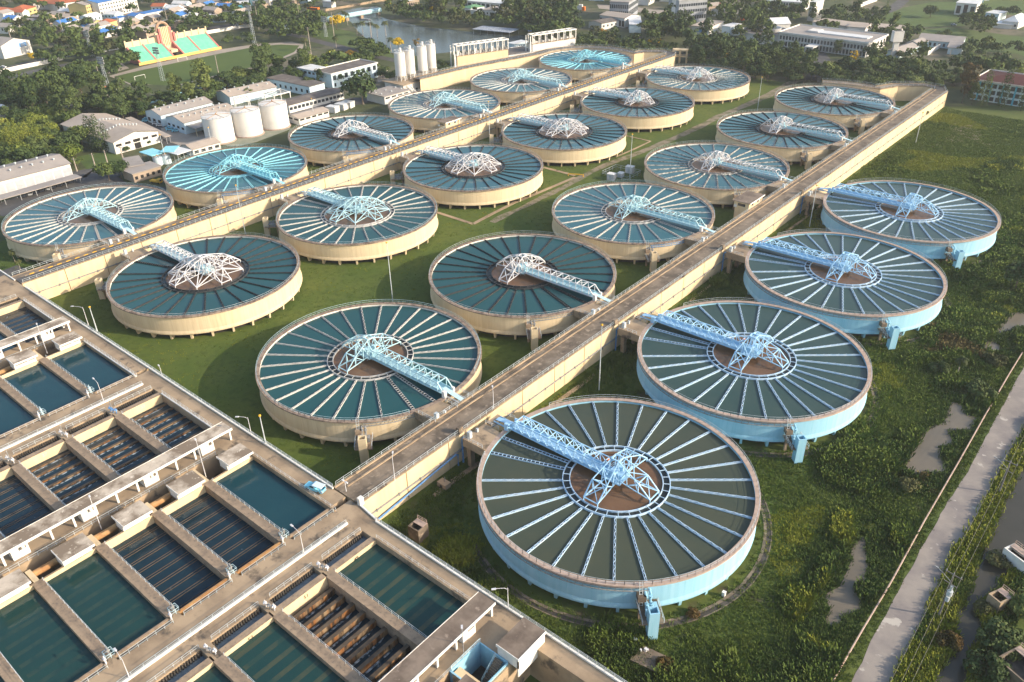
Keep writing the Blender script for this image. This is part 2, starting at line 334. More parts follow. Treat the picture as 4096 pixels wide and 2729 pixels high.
    def arm(a, low=True):
        c, s_ = cos(a), sin(a); Q = lambda r, y, z: (r*c-y*s_, r*s_+y*c, z)
        rm, re = ro_*.68, ro_
        for s in (-1, 1):
            w.beam(Q(.7, s*.9, 13.7), Q(rm, s*1.8, 11.2), .18); w.beam(Q(rm, s*1.8, 11.2), Q(re, s*1.75, 8.4), .24)
            w.beam(Q(1.4, s*1.2, 8.9), Q(re, s*1.75, 8.4), .18); w.beam(Q(rm, s*1.8, 11.2), Q(rm, s*1.6, 8.7), .17)
            w.beam(Q(rm*.5, s*1.4, 12.4), Q(rm*.55, s*1.4, 8.8), .17); w.beam(Q(rm*.55, s*1.4, 8.8), Q(rm, s*1.8, 11.2), .17)
            w.beam(Q(1.4, s*1.2, 8.9), Q(rm*.5, s*1.4, 12.4), .17); w.beam(Q(rm, s*1.6, 8.7), Q(re, s*1.75, 8.4), .17)
            w.beam(Q(re, s*1.75, 8.4), Q(re, s*1.75, 7.3), .17); w.beam(Q(rm*.55, s*1.4, 8.8), Q(rm, -s*1.6, 8.7), .15)
            w.beam(Q(rm, s*1.8, 11.2), Q(re, -s*1.75, 8.4), .15)
        w.beam(Q(rm, -1.8, 11.2), Q(rm, 1.8, 11.2), .2); w.beam(Q(re, -1.75, 8.4), Q(re, 1.75, 8.4), .2); w.beam(Q(rm*.5, -1.4, 12.4), Q(rm*.5, 1.4, 12.4), .17)
        w.beam(Q(rm*.5, -1.4, 12.4), Q(rm, 1.8, 11.2), .15)
        return Q
    for k in (90, 180, 270): arm(base+R(k))
    if big:
        arm(base)
        for k in (45, 135, 225, 315):
            a = R(k); e = (ro_*cos(a), ro_*sin(a), 8.4); rm = ro_*.68
            w.beam(e, (e[0], e[1], 7.3), .2); w.beam(e, (.8*cos(a), .8*sin(a), 8.9), .22)
            mid = (ro_*.5*cos(a), ro_*.5*sin(a), 11.6); w.beam((0, 0, 13.5), mid, .2); w.beam(mid, e, .22)
            for q in (-45, 45):
                a2 = R(k+q); sgn = 1 if q < 0 else -1
                u = (rm*cos(a2)-sgn*1.8*sin(a2), rm*sin(a2)+sgn*1.8*cos(a2), 11.2); w.beam(e, u, .22)
                u2 = (ro_*cos(a2)-sgn*1.75*sin(a2), ro_*sin(a2)+sgn*1.75*cos(a2), 8.4); w.beam(mid, u, .17); w.beam(e, (u2[0]*.62, u2[1]*.62, 8.7), .17)
    for s in (-1, 1): w.beam((-.9, s*.9, 13.6), (.9, s*.9, 13.6), .3); w.beam((s*.9, -.9, 13.6), (s*.9, .9, 13.6), .3)
    for sx in (-1, 1):
        for sy in (-1, 1): w.beam((sx*.9, sy*.9, 13.6), (sx*1.5, sy*1.5, 8.7), .22)
    d['centre_frame'] = w.mesh('centre_frame')
    w = MB(); w.box(-2.2, 2.2, -2.2, 2.2, 8.5, 8.75); w.box(-1.3, .3, -1.1, .9, 8.75, 10.2); w.box(.4, 1.6, -.6, .9, 8.75, 9.7); w.box(-.3, .8, .9, 1.9, 8.75, 10.6)
    rail_mb(w, [(-2.2, -2.2, 8.75), (2.2, -2.2, 8.75), (2.2, 2.2, 8.75), (-2.2, 2.2, 8.75)], 1.1, 1.4, .05, closed=True)
    d['drive_platform'] = w.mesh('drive_platform')
    w = MB(); w.lathe([(1.5, 5), (1.5, 7.2), (1.1, 7.6), (.8, 8.5)], 20)
    for k in range(8): a = R(k*45+20); w.beam((1.2*cos(a), 1.2*sin(a), 8.5), (1.9*cos(a), 1.9*sin(a), 7.2), .12)
    d['drive_column'] = w.mesh('drive_column')
    w = MB(); w.lathe([(.0, 9.95), (.34, 9.85), (.42, 9.6), (.25, 9.35)], 10); d['beacon'] = w.mesh('beacon')
    # effluent column with its valve platform
    a = R(colang); ca, sa = cos(a), sin(a); Q = lambda r, y, z: (r*ca-y*sa, r*sa+y*ca, z)
    def obox(w, r0, r1, y0, y1, z0, z1):
        n = len(w.v); w.v += [Q(r, y, z) for z in (z0, z1) for r, y in ((r0, y0), (r1, y0), (r1, y1), (r0, y1))]
        w.f += [tuple(n+i for i in q) for q in ((3, 2, 1, 0), (4, 5, 6, 7), (0, 1, 5, 4), (1, 2, 6, 5), (2, 3, 7, 6), (3, 0, 4, 7))]
    w = MB()
    for y0, y1, r0, r1 in ((-.95, -.7, 33.9, 35.7), (.7, .95, 33.9, 35.7), (-.7, .7, 33.9, 34.15), (-.7, .7, 35.45, 35.7)): obox(w, r0, r1, y0, y1, 0, 7.0)
    obox(w, 34.15, 35.45, -.7, .7, 0, 5.6)
    d['column'] = w.mesh('column')
    w = MB(); obox(w, 29.4, 35.2, -2.0, -1.0, 3.6, 3.85); obox(w, 29.4, 35.2, 1.0, 2.0, 3.6, 3.85); obox(w, 29.4, 33.8, -1.0, 1.0, 3.6, 3.85); obox(w, 33.6, 33.88, -1.7, 1.7, 3.1, 3.6)
    obox(w, 30.2, 30.8, -1.6, -1.0, 0, 3.6); obox(w, 30.2, 30.8, 1.0, 1.6, 0, 3.6); obox(w, 29.6, 31.2, -2.0, -.4, 5.0, 6.2)
    d['platform'] = w.mesh('platform')
    w = MB()
    for y in (-.45, .45):
        w.tube([Q(29.5, y, 6.6), Q(30.4, y, 6.5), Q(30.7, y, 4.6), Q(31.4, y, 4.4), Q(34, y, 4.4)], .26, 8); w.tube([Q(32, y, 4.1), Q(32, y, 5.4)], .4, 8); w.tube([Q(32, y, 5.4), Q(32, y, 6.0)], .12, 6); w.tube([Q(30.7, y, 6.2), Q(30.7, y, 5.9)], .42, 8)
    obox(w, 31.2, 32.6, .9, 1.5, 3.85, 5.0); obox(w, 32.9, 33.5, -1.0, -.5, 3.85, 5.2)
    d['pipe'] = w.mesh('pipe')
    w = MB()
    for y in (-1.0, -1.6): w.beam(Q(29.75, y, 8.9), Q(31.0, y, 3.9), .1)
    for k in range(9): f = k/8; w.beam(Q(29.75+1.25*f, -1.0, 8.6-4.6*f), Q(29.75+1.25*f, -1.6, 8.6-4.6*f), .08)
    for y in (-2.0, 2.0): rail_mb(w, [Q(30.2, y, 3.85), Q(35.2, y, 3.85)], 1.1, 1.3, .05)
    d['ladder'] = w.mesh('ladder')
    # access platform between the rim and the causeway
    w = MB(); sg = dx; arc = [(30.05*cos(R(q))*sg, 30.05*sin(R(q))) for q in (-20.5, -17, -13.5, -10, -6.6)]
    w.poly(arc+[(35.1*sg, -3.0), (35.1*sg, -10.4)], 7.2, 8.02)
    w.poly([(30.05*cos(R(-20.5))*sg, -10.75), (35.1*sg, -10.75), (35.1*sg, -10.42), (30.05*cos(R(-20.5))*sg, -10.42)], 6.0, 8.2)
    w.box(min(33.6*sg, 35.1*sg), max(33.6*sg, 35.1*sg), -2.5, 1.6, 7.5, 8.02)
    w.box(min(33.3*sg, 34.4*sg), max(33.3*sg, 34.4*sg), -10.2, -8.8, .3, 7.2); w.box(min(33.3*sg, 34.4*sg), max(33.3*sg, 34.4*sg), -4.4, -3.2, .3, 7.2)
    d['access_platform'] = w.mesh('access_platform')
    w = MB(); rail_mb(w, [(29.2*sg, -10.5, 8.1), (35*sg, -10.5, 8.1)], 1.0, 1.6, .05); rail_mb(w, [(31*sg, -2.9, 8.02), (35*sg, -2.9, 8.02)], 1.0, 1.6, .05); rail_mb(w, [(30.5*sg, 2.6, 8.02), (35*sg, 2.6, 8.02)], 1.0, 1.6, .05)
    w.cbox(34.2*sg, -9.3, 8.9, .9, .9, 1.7); w.cbox(34.3*sg, -6.6, 8.5, .5, .5, 1.0)
    d['platform_rail'] = w.mesh('platform_rail')
    w = MB(); q = colang
    lo = -20 if dx > 0 else 200
    st = [R(lo+(colang-lo)*i/14) for i in range(15)] if abs(colang-lo) < 100 else [R(lo+(colang+360-lo)*i/40) for i in range(41)]
    w.tube([(30.0*cos(x), 30.0*sin(x), 6.7) for x in st], .11, 5); w.tube([(29.85*cos(x), 29.85*sin(x), 7.3) for x in st], .1, 5)
    for x in st: w.beam((29.6*cos(x), 29.6*sin(x), 7.5), (30.1*cos(x), 30.1*sin(x), 6.6), .1)
    d['cable_pipe'] = w.mesh('cable_pipe')
    return d
TM = {'A': tank_meshes(1, -45, False, True), 'B': tank_meshes(-1, 223, True, True), 'b': tank_meshes(-1, 223, False, True), 'D': tank_meshes(-1, -45, False, False)}
TX = {'A': -241.0, 'B': -160.3, 'C': -79.4, 'D': 0.05}
def TY(row, i): return {'A': 2.3, 'B': 1.2, 'C': .4, 'D': 0.0}[row]+64.6*(i-1)*(1 if row != 'D' else .995)
ORD = ['nearest', 'second', 'third', 'fourth', 'fifth', 'farthest']
SPEC = {  # bridge paint, launder paint, water, extra words
 'A1': ('pale_cyan', 'white_launder', 'w_sky_tint', 'pale cyan bridge, white launders'), 'A2': ('cyan', 'cyan', 'w_sky_tint', 'bright cyan bridge and launders'),
 'A3': ('white_metal', 'black_launder', 'w_sky_tint', 'white bridge, dark launders'), 'A4': ('pale_cyan', 'white_launder', 'w_sky_tint', 'pale cyan bridge, white launders'),
 'A5': ('pale_cyan', 'white_launder', 'w_sky_tint', 'whitish bridge, white launders'), 'A6': ('cyan', 'cyan', 'w_sky_tint', 'cyan bridge and launders'),
 'B1': ('white_metal', 'black_launder', 'w_deep', 'white star frame, black launders'), 'B2': ('pale_cyan', 'white_launder', 'w_deep', 'pale star frame, white launders'),
 'B3': ('white_metal', 'black_launder', 'w_sky_tint', 'white star frame, black launders'), 'B4': ('white_metal', 'black_launder', 'w_sky_tint', 'white star frame, black launders'),
 'B5': ('white_metal', 'black_launder', 'w_sky_tint', 'white cross frame, dark launders'), 'B6': ('white_metal', 'grey_launder', 'w_sky_tint', 'white cross frame, greyish launders'),
 'C1': ('pale_cyan', 'white_launder', 'w_deep', 'pale cyan bridge, white launders'), 'C2': ('white_metal', 'black_launder', 'w_deep', 'white bridge, dark launders'),
 'C3': ('pale_cyan', 'white_launder', 'w_sky_tint', 'pale bridge, white launders'), 'C4': ('white_metal', 'grey_launder', 'w_sky_tint', 'white bridge, stained launders'),
 'C5': ('white_metal', 'black_launder', 'w_sky_tint', 'white bridge, dark launders'), 'C6': ('white_metal', 'black_launder', 'w_sky_tint', 'white bridge, dark launders'),
 'D1': ('blue_metal', 'blue_launder', 'w_olive', 'olive water'), 'D2': ('blue_metal', 'blue_launder', 'w_teal', 'dark teal water'), 'D3': ('blue_metal', 'blue_launder', 'w_teal', 'grey teal water'), 'D4': ('blue_metal', 'blue_launder', 'w_teal', 'grey teal water')}
WHERE = {'A': 'left of the asphalt causeway', 'B': 'right of the asphalt causeway', 'C': 'left of the bare causeway', 'D': 'of four blue tanks'}
for key, (pb, pl, pw, words) in SPEC.items():
    row, i = key[0], int(key[1]); d = TM['A' if row in 'AC' else 'D' if row == 'D' else 'B' if i < 5 else 'b']
    o = ORD[i-1] if not (row == 'D' and i == 4) else 'farthest'
    lab = f"cream tank, {words}, {o} {WHERE[row]}" if row != 'D' else f"pale blue round tank, {words}, {o} {WHERE[row]}"
    t = thing('clarifier_tank', lab, 'water tank', (TX[row], TY(row, i), 0), 0, {'A': 'cream clarifier tanks along the far left', 'B': 'cream clarifier tanks with star frames', 'C': 'cream clarifier tanks in the middle', 'D': 'blue clarifier tanks'}[row])
    wm = M['blue_wall' if row == 'D' else 'cream']; rm = M['rim_pink' if row == 'D' else 'rim']
    def tp(name, mesh, m, rz=0.0, parent=None):
        x = link(name, mesh, parent or t, (0, 0, 0), rz)
        if not len(mesh.materials): mesh.materials.append(m)
        x.material_slots[0].link = 'OBJECT'; x.material_slots[0].material = m; return x
    tp('wall', d['wall'], wm); tp('inner_wall', d['inner_wall'], M['cyan'] if key == 'A2' else wm if row == 'D' else M['white']); tp('rim', d['rim'], rm)
    tp('water', d['water'], M[pw]); tp('sludge_water', d['sludge_water'], M['w_brown'])
    lm = M[pl]; rt = tp('ring_trough', d['ring_trough'], M['black_launder'] if 'black' in pl and row == 'B' else lm); tp('trough_water', d['trough_water'], M['w_ring'], 0, rt)
    for a in LAUN:
        rel = (a-(0 if d in (TM['A'],) else 180)) % 360
        aa = a+4 if row == 'D' else a
        if rel in (0,): continue
        near = (row in 'AC' and rel in (340, 348)) or (row not in 'AC' and rel in (12,))
        if row in 'AC' and rel == 348 or row not in 'AC' and rel == 12: tp('launder', d['wide'], lm, R(a+(4 if row in 'AC' else -4)))
        elif row in 'AC' and rel == 336 or row not in 'AC' and rel == 24: tp('launder', d['wide'], lm, R(a+(4 if row in 'AC' else -4)))
        else: tp('launder', d['launder'], lm, R(a+(3 if row != 'C' else 0)))
    for k in range(30): tp('leg', d['leg'], wm, R(k*12+5))
    if row != 'D' or i > 0: tp('guard_rail', d['guard_rail'], M['rail_blue'] if key in ('A1', 'A2', 'B2', 'C1', 'C3') else M['rail'])
    bm_ = M[pb]; tb = tp('truss_bridge', d['truss_bridge'], bm_)
    tp('walkway', d['walkway'], M['pale_cyan'] if row != 'D' and pb != 'cyan' else bm_, 0, tb)
    tp('bearing', d['bearing'], M['white'] if row != 'D' else M['blue_metal'], 0, tb)
    cf = tp('centre_frame', d['centre_frame'], bm_); tp('drive_platform', d['drive_platform'], M['pale_cyan'] if row != 'D' else bm_, 0, cf); tp('drive_column', d['drive_column'], M['steel'], 0, cf)
    if row == 'D' or key in ('A1', 'A2', 'C1'): bc = tp('beacon', d['beacon'], M['orange'], 0, cf); bc.location = (-3.2 if row == 'D' else 2.0, 1.2, 1.2)
    oc = tp('effluent_column', d['column'], wm); vp = tp('valve_platform', d['platform'], M['concrete_dark'] if row == 'D' else M['wall_top']); tp('pipe', d['pipe'], M['steel'] if row != 'D' else M['blue_wall'], 0, vp); tp('ladder', d['ladder'], M['rail'], 0, vp)
    ap = tp('access_platform', d['access_platform'], M['concrete']); tp('platform_rail', d['platform_rail'], M['rail'], 0, ap)
    tp('cable_pipe', d['cable_pipe'], M['pipe_blue'] if key in ('A2', 'C3', 'A3') else M['steel'])

# ------------------------------------------------------------------ causeways
def causeway(label, x0, x1, y0, y1, deckm, kerb):
    t = thing('raised_causeway', label, 'causeway', (x0, y0, 0))
    w = MB()
    n = int((y1-y0)/13.2); st = (y1-y0)/n
    for x, sg in ((x0, -1), (x1, 1)):
        for i in range(n):
            a, c = y0+i*st+.12, y0+(i+1)*st-.12
            w.box(x-(0 if sg > 0 else .5)-(.5 if sg > 0 else 0), x+(0 if sg > 0 else 0), a, c, 0, 7.95) if sg > 0 else w.box(x, x+.5, a, c, 0, 7.95)
    w.box(x0+.5, x1-.5, y0+.2, y1, 0, 7.7)
    part('side_wall', w, M['cream_wall'], t, True)
    w = MB(); w.box(x0-.15, x1+.15, y0, y1, 7.96, 8.06); part('deck', w, deckm, t, True)
    w = MB(); w.box(x1-.45, x1+.15, y0, y1, 8.064, 8.22); w.box(x0-.15, x0+.3, y0, y1, 8.064, 8.4 if not kerb else 8.22)
    part('coping', w, M['concrete'], t, True)
    w = MB(); w.box(x1+.02, x1+.3, y0+2, y1-3, 3.4, 3.7)
    k = y0+4
    while k < y1-4: w.box(x1+.02, x1+.42, k, k+.3, 3.2, 3.9); k += 6.5
    part('cable_tray', w, M['steel'], t, True)
    w = MB(); rail_mb(w, [(x1-.1, y0+.5, 8.22), (x1-.1, y1-1, 8.22)], 1.1, 2.2, .05); part('guard_rail', w, M['rail'], t, True)
    w = MB(); rail_mb(w, [(x0, y0+.5, 8.3), (x0, y1-1, 8.3)], 1.1, 2.2, .05); part('guard_rail', w, M['rail'], t, True)
    if kerb:
        w = MB(); k = y0+3
        while k < y1-4: w.box(x0+2.65, x0+2.95, k, k+1.5, 8.064, 8.28); k += 1.5
        kb = part('kerb', w, M['concrete_dark'], t, True); kb.data.materials.append(M['yellow'])
        for f in kb.data.polygons: f.material_index = (f.index//6) % 2
        w = MB(); w.box(x0+.3, x0+2.6, y0, y1, 8.062, 8.10); part('footway', w, M['concrete_dark'], t, True)
    else:
        w = MB(); w.box(x0+1.7, x0+2.1, y0+2, y1, 8.064, 8.30); part('kerb', w, M['concrete'], t, True)
        w = MB(); w.box(x0+.35, x0+1.65, y0, y1, 8.062, 8.09); part('footway', w, M['concrete_dark'], t, True)
    return t
causeway('long raised causeway with black asphalt and yellow dashed kerb between cream tanks', -207.4, -199.6, -40.3, 366, M['asphalt'], True)
causeway('long raised causeway with bare brown concrete deck between cream and blue tanks', -45.0, -36.9, -40.3, 374, M['concrete_dark'], False)
def curved(name, label, pts, wd, deckm, yellow=False):
    pts = [Vector((p[0], p[1], 0)) for p in pts]
    def off(d):
        o = []
        for i, p in enumerate(pts):
            t = (pts[min(i+1, len(pts)-1)]-pts[max(i-1, 0)]).normalized(); o.append(p+Vector((-t.y, t.x, 0))*d)
        return o
    L, Rr = off(wd/2), off(-wd/2)
    t = thing(name, label, 'causeway', tuple(pts[0]))
    w = MB()
    for q in (L, Rr):
        for a, c in zip(q, q[1:]): w.quad((a.x, a.y, 0), (c.x, c.y, 0), (c.x, c.y, 7.9), (a.x, a.y, 7.9))
    part('side_wall', w, M['cream_wall'], t, True)
    w = MB()
    for i in range(len(pts)-1):
        w.quad((Rr[i].x, Rr[i].y, 7.98), (Rr[i+1].x, Rr[i+1].y, 7.98), (L[i+1].x, L[i+1].y, 7.98), (L[i].x, L[i].y, 7.98))
    part('deck', w, deckm, t, True)
    w = MB()
    for q in (L, Rr):
        for a, c in zip(q, q[1:]): w.beam((a.x, a.y, 8.02), (c.x, c.y, 8.02), .4, .5)
    part('coping', w, M['concrete'], t, True)
    w = MB(); rail_mb(w, [(p.x, p.y, 8.2) for p in L], 1.1, 2.5, .05); rail_mb(w, [(p.x, p.y, 8.2) for p in Rr], 1.1, 2.5, .05); part('guard_rail', w, M['rail'], t, True)
    return t
arcp = lambda cx, cy, r, a0, a1, n: [(cx+r*cos(R(a0+(a1-a0)*i/n)), cy+r*sin(R(a0+(a1-a0)*i/n))) for i in range(n+1)]
curved('curved_causeway', 'asphalt causeway curving round the farthest left tank below the pump houses', [(-203.5, 365.5), (-206, 372), (-213, 374), (-224, 366)]+arcp(-241, 326.3, 36, 65, 190, 12)+[(-281, 300), (-289, 262), (-292, 225)], 6.5, M['asphalt'])
curved('curved_causeway', 'concrete channel wall curving round the farthest tank at the far end of the bare causeway', [(-41, 373.5), (-43, 380), (-52, 381), (-64, 372)]+arcp(-79.4, 322.8, 38.5, 75, 120, 6), 6.0, M['concrete_dark'])
# ------------------------------------------------------------------ filter house: basins, galleries, walkways
YB = [(-45.0-12.05*j, -55.4-12.05*j) for j in range(8)]   # far and near edge of each basin
deck = MB(); cop = MB()
dk = lambda x0, x1, y0, y1, z1=8.0: deck.box(x0, x1, y0, y1, 0, z1)
Y0, Y1 = -40.6, -142.0
def add_basin(x0, x1, j, state, words, west):
    ya, yb = YB[j]                                     # far (ya), near (yb)
    t = thing('filter_basin', words, 'basin', (x0, yb, 0), 0, 'filter basins in the concrete deck')
    zw = {'full': 7.0, 'full_green': 7.0, 'just': 6.9, 'surface': 5.9, 'low': 5.62, 'drained': 4.9}[state]
    w = MB(); w.box(x0, x1, yb-1.95, yb, 0, 8.02); part('dividing_wall', w, M['wall_top'], t, True)
    w = MB()
    w.quad((x0+.02, yb, 2), (x0+.02, ya, 2), (x0+.02, ya, 7.96), (x0+.02, yb, 7.96)); part('end_wall', w, M['cream_wall'], t, True); w = MB(); w.quad((x1-.02, ya, 2), (x1-.02, yb, 2), (x1-.02, yb, 7.96), (x1-.02, ya, 7.96))
    part('end_wall', w, M['cream_wall'], t, True)
    w = MB(); w.sheet([(x0, yb), (x1, yb), (x1, ya), (x0, ya)], zw)
    part('water', w, M['w_filter' if state == 'full' else 'w_filter_green' if state in ('full_green', 'just') else 'w_drain'], t, True)
    n = 9; hi = {'full': None, 'full_green': 7, 'just': 7, 'surface': 5.98, 'low': 5.95, 'drained': 6.3}[state]
    if hi and state in ('full_green', 'just'):
        for k in range(n):
            x = x0+1.0+(x1-x0-1.0)*k/n; w = MB(); w.sheet([(x, yb+.9), (x+1.0, yb+.9), (x+1.0, ya-.05), (x, ya-.05)], zw+.012); part('trough', w, M['trough_wet' if state == 'full_green' else 'trough_wet_pale'], t, True)
    elif hi:
        for k in range(n):
            x = x0+1.3+(x1-x0-1.0)*k/n; w = MB()
            if state in ('drained', 'low'): w.box(x, x+.8-.15*(state == 'low'), yb+.75, ya-.02, zw-.6, hi)
            else:
                for s in (0, .62): w.box(x+s, x+s+.14, yb+.9, ya-.02, zw-.6, hi)
                w.box(x+.14, x+.62, yb+.9, ya-.02, zw-.5, hi-.3); w.box(x, x+.76, yb+.75, yb+.9, zw-.6, hi)
            p_ = part('trough', w, M['trough'], t, True)
            if state in ('drained', 'low'):
                p_.data.materials.append(M['rust'])
                for f in p_.data.polygons: f.material_index = 0 if f.normal.z > .5 else 1
                w = MB(); w.sheet([(x+.8, yb+.9), (x+1.25, yb+.9), (x+1.25, ya-2.5), (x+.8, ya-1.2)], zw+.01); part('spill', w, M['w_spill'], t, True)
        if state != 'surface' or True:
            w = MB(); w.box(x0+.5, x1-.5, yb+.05, yb+.72, zw-.5, zw+.03); part('collecting_channel', w, M['w_foam'] if state == 'surface' else M['pit'], t, True)
    w = MB(); rail_mb(w, [(x0+.5, yb-.12, 8.02), (x1-.6, yb-.12, 8.02)], 1.0, 1.7, .04); part('guard_rail', w, M['rail'], t, True)
    return t
CNT = ['nearest the tanks', 'second from the tanks', 'third from the tanks', 'fourth from the tanks', 'fifth from the tanks', 'sixth from the tanks', 'seventh from the tanks']
MW = {0: 'nearest', -1: 'middle', -2: 'farthest'}
def module(k, nW, nE, wst, est):
    X = 80.4*k; E0 = X+12.2
    dk(X-39.2, X-30.6, Y0, Y1) if k > -2 else dk(X-50, X-30.6, Y0, Y1)
    yf = Y0
    dk(X-30.6, X+39.4 if k < 0 else 41, yf, -44.95) if k < 0 else (dk(-30.6, 60, -41.6, -45.0))
    # west side: weir gutter and basins
    for j in range(nW):
        ya, yb = YB[j]
        t = thing('weir_gutter', f"{'foaming' if j%2==0 else 'dark'} weir gutter behind the {MW[k]} gallery, {CNT[j]}", 'gutter', (X-30.6, yb, 0), 0, 'weir gutters along the basins')
        w = MB(); w.sheet([(X-30.6, yb), (X-28.0, yb), (X-28.0, ya), (X-30.6, ya)], 6.6); part('water', w, M['w_foam'], t, True)
        w = MB(); y = yb+.3
        while y < ya-.3: w.box(X-30.45, X-30.2, y, y+.22, 6.6, 7.7); y += .5
        part('weir', w, M['pit'], t, True)
        w = MB(); w.box(X-28.0, X-26.6, yb, ya, 2, 8.0); part('channel_wall', w, M['wall_top'], t, True)
        w = MB(); rail_mb(w, [(X-30.8, yb+.5, 8), (X-30.8, ya-.3, 8)], 1.0, 1.7, .04); part('guard_rail', w, M['rail'], t, True)
        deck.box(X-30.6, X-26.6, yb-1.95, yb, 0, 8.0)
        st = wst[j] if j < len(wst) else 'full_green'
        add_basin(X-26.6, X+.4, j, st, f"{ {'full': 'teal water', 'full_green': 'dark green water', 'just': 'green water over pale troughs', 'surface': 'troughs breaking dark water', 'low': 'foaming low water between brown troughs', 'drained': 'drained rusty troughs'}[st]} basin behind the {MW[k]} gallery, {CNT[j]}", True)
    dk(X+.4, X+5.6, -45.0, Y1)
    # pipe pit
    w = MB(); w.sheet([(X+5.6, Y1), (X+12.2, Y1), (X+12.2, -49.6), (X+5.6, -49.6)], 2.5); struct('pit_floor', w, M['pit'])
    dk(X+5.6, X+12.2, -45.0, -49.6)
    w = MB(); w.tube([(X+8.6, Y1, 6.9), (X+8.6, -57.6, 6.9)], .7, 12)
    single('gallery_pipe', w, M['pipe_tan'], f"thick rusty tan pipe lying in the pit of the {MW[k]} gallery", 'pipe', (X+8.6, -60, 6.9), smooth=False)
    for j in range(nE+1):
        y = YB[j][1]-1.0
        w = MB(); w.box(X+6.3, X+12.2, y-1.2, y+.6, 2.5, 8.0) if j == 0 else w.box(X+8.0, X+12.2, y-.5, y+.5, 2.5, 7.98)
        w.box(X+5.9, X+6.5, y-6, y-5.2, 2.5, 7.6)
        single('pit_beam', w, M['cream_wall'], f"cream cross beam over the {MW[k]} pipe pit, {CNT[min(j, 6)]}", 'beam', (X+9, y, 2.5), 'cross beams over the pipe pits')
    # east side basins
    dk(E0, X+12.6, -45.0, Y1)
    for j in range(nE):
        ya, yb = YB[j]; st = est[j] if j < len(est) else 'full_green'
        add_basin(X+12.6, X+39.3, j, st, f"{ {'full': 'clear teal water', 'full_green': 'murky green water', 'just': 'green water over pale troughs', 'surface': 'dark water between trough lips', 'low': 'low water', 'drained': 'drained troughs'}[st]} basin between the {MW[k]} huts and concourse, {CNT[j]}", False)
        t = thing('overflow_gutter', f"dark gutter at the concourse end of the {MW[k]} hut basins, {CNT[j]}", 'gutter', (X+39.3, yb, 0), 0, 'overflow gutters along the concourse')
        w = MB(); w.box(X+39.3, X+39.75, yb, ya, 2, 8.0); w.box(X+39.75, X+40.9, yb, ya, 2, 6.8); part('channel', w, M['pipe_tan'] if st == 'surface' else M['wall_top'], t, True)
        w = MB(); w.sheet([(X+39.78, yb), (X+40.88, yb), (X+40.88, ya), (X+39.78, ya)], 6.85); part('water', w, M['w_ring'], t, True)
        w = MB(); rail_mb(w, [(X+41.2, yb+.3, 8), (X+41.2, ya-.2, 8)], 1.0, 1.7, .045); part('guard_rail', w, M['rail'], t, True)
        deck.box(X+39.3, X+40.9, yb-1.95, yb, 0, 8.0)
    if nE: dk(X+40.9, X+41.2, yf, Y1)
    # gallery roof
    L1 = -44.0; L0 = Y1+8
    t = thing('gallery_roof', f"long {['stained', 'black lichen stained', 'pale'][-k]} flat roof on white posts over the {MW[k]} filter gallery", 'canopy', (X+2, L1, 8), 0, 'long gallery roofs')
    w = MB(); w.box(X+.1, X+3.9, L0, L1, 10.95, 11.25); part('roof_slab', w, M['roof_slab_dark'] if k == 0 else M['roof_slab'], t, True)
    w = MB(); w.box(X+3.9, X+4.02, L0, L1+.02, 10.75, 11.32); w.box(X+.0, X+.1, L0, L1, 10.75, 11.32); part('fascia', w, M['white'], t, True)
    y = L1-.6; i = 0
    while y > L0+1:
        w = MB(); w.box(X+3.3, X+3.65, y-.2, y+.2, 8, 10.95)
        if i % 3 == 1:
            w.box(X+1.4, X+3.6, y-3.0, y-2.85, 8, 10.9); w.box(X+3.45, X+3.65, y-1.6, y-.2, 8, 9.6); w.box(X+1.4, X+1.55, y-2.85, y, 8, 10.9); w.box(X+3.45, X+3.6, y-2.85, y-1.6, 8, 10.9)
        part('post', w, M['white'], t, True); y -= 4.55; i += 1
    # huts over the basin ends
    for j in range(nE):
        yh = YB[j][1]-1.9+5.6+.2 if False else YB[j][0]-.6
        t = thing('valve_hut', f"small flat-roofed hut by the {MW[k]} gallery pit, {CNT[j]}", 'hut', (X+12, yh-3, 8), 0, 'small valve huts over the basin ends')
        w = MB(); w.box(X+9.4, X+14.3, yh-6.1, yh, 10.3, 10.6); part('roof_slab', w, M['roof_slab_dark'] if k == 0 else M['roof_slab'], t, True)
        w = MB(); w.box(X+14.3, X+14.4, yh-6.1, yh, 10.15, 10.66); w.box(X+9.4, X+14.3, yh-6.2, yh-6.1, 10.15, 10.66); part('fascia', w, M['white'], t, True)
        w = MB(); w.box(X+12.3, X+12.5, yh-5.8, yh-.3, 8, 8.9)
        for y in (yh-5.8, yh-2.4, yh-.5): w.box(X+12.25, X+12.55, y, y+.3, 8, 10.3)
        w.box(X+9.8, X+12.3, yh-5.9, yh-5.7, 8, 10.3); w.box(X+9.8, X+10, yh-5.8, yh-.3, 8, 10.3)
        part('wall', w, M['white'], t, True)
        w = MB(); w.box(X+9.6, X+12.5, yh-6, yh-.2, 7.7, 8.01); part('floor', w, M['concrete_dark'], t, True)
    w = MB(); rail_mb(w, [(X+5.7, -50, 8), (X+5.7, Y1+6, 8)], 1.0, 1.8, .045)
    single('pit_railing', w, M['rail'], f"thin grey railing along the pipe pit edge of the {MW[k]} gallery", 'railing', (X+5.7, -50, 8))
module(0, 7, 0, ['just', 'drained', 'just', 'full_green'], [])
module(-1, 7, 7, ['low', 'low', 'low', 'surface', 'full_green'], ['full', 'surface', 'surface', 'full_green', 'full_green', 'full_green'])
module(-2, 6, 7, ['surface', 'full', 'full', 'full'], ['full', 'full', 'full', 'full', 'surface', 'surface'])
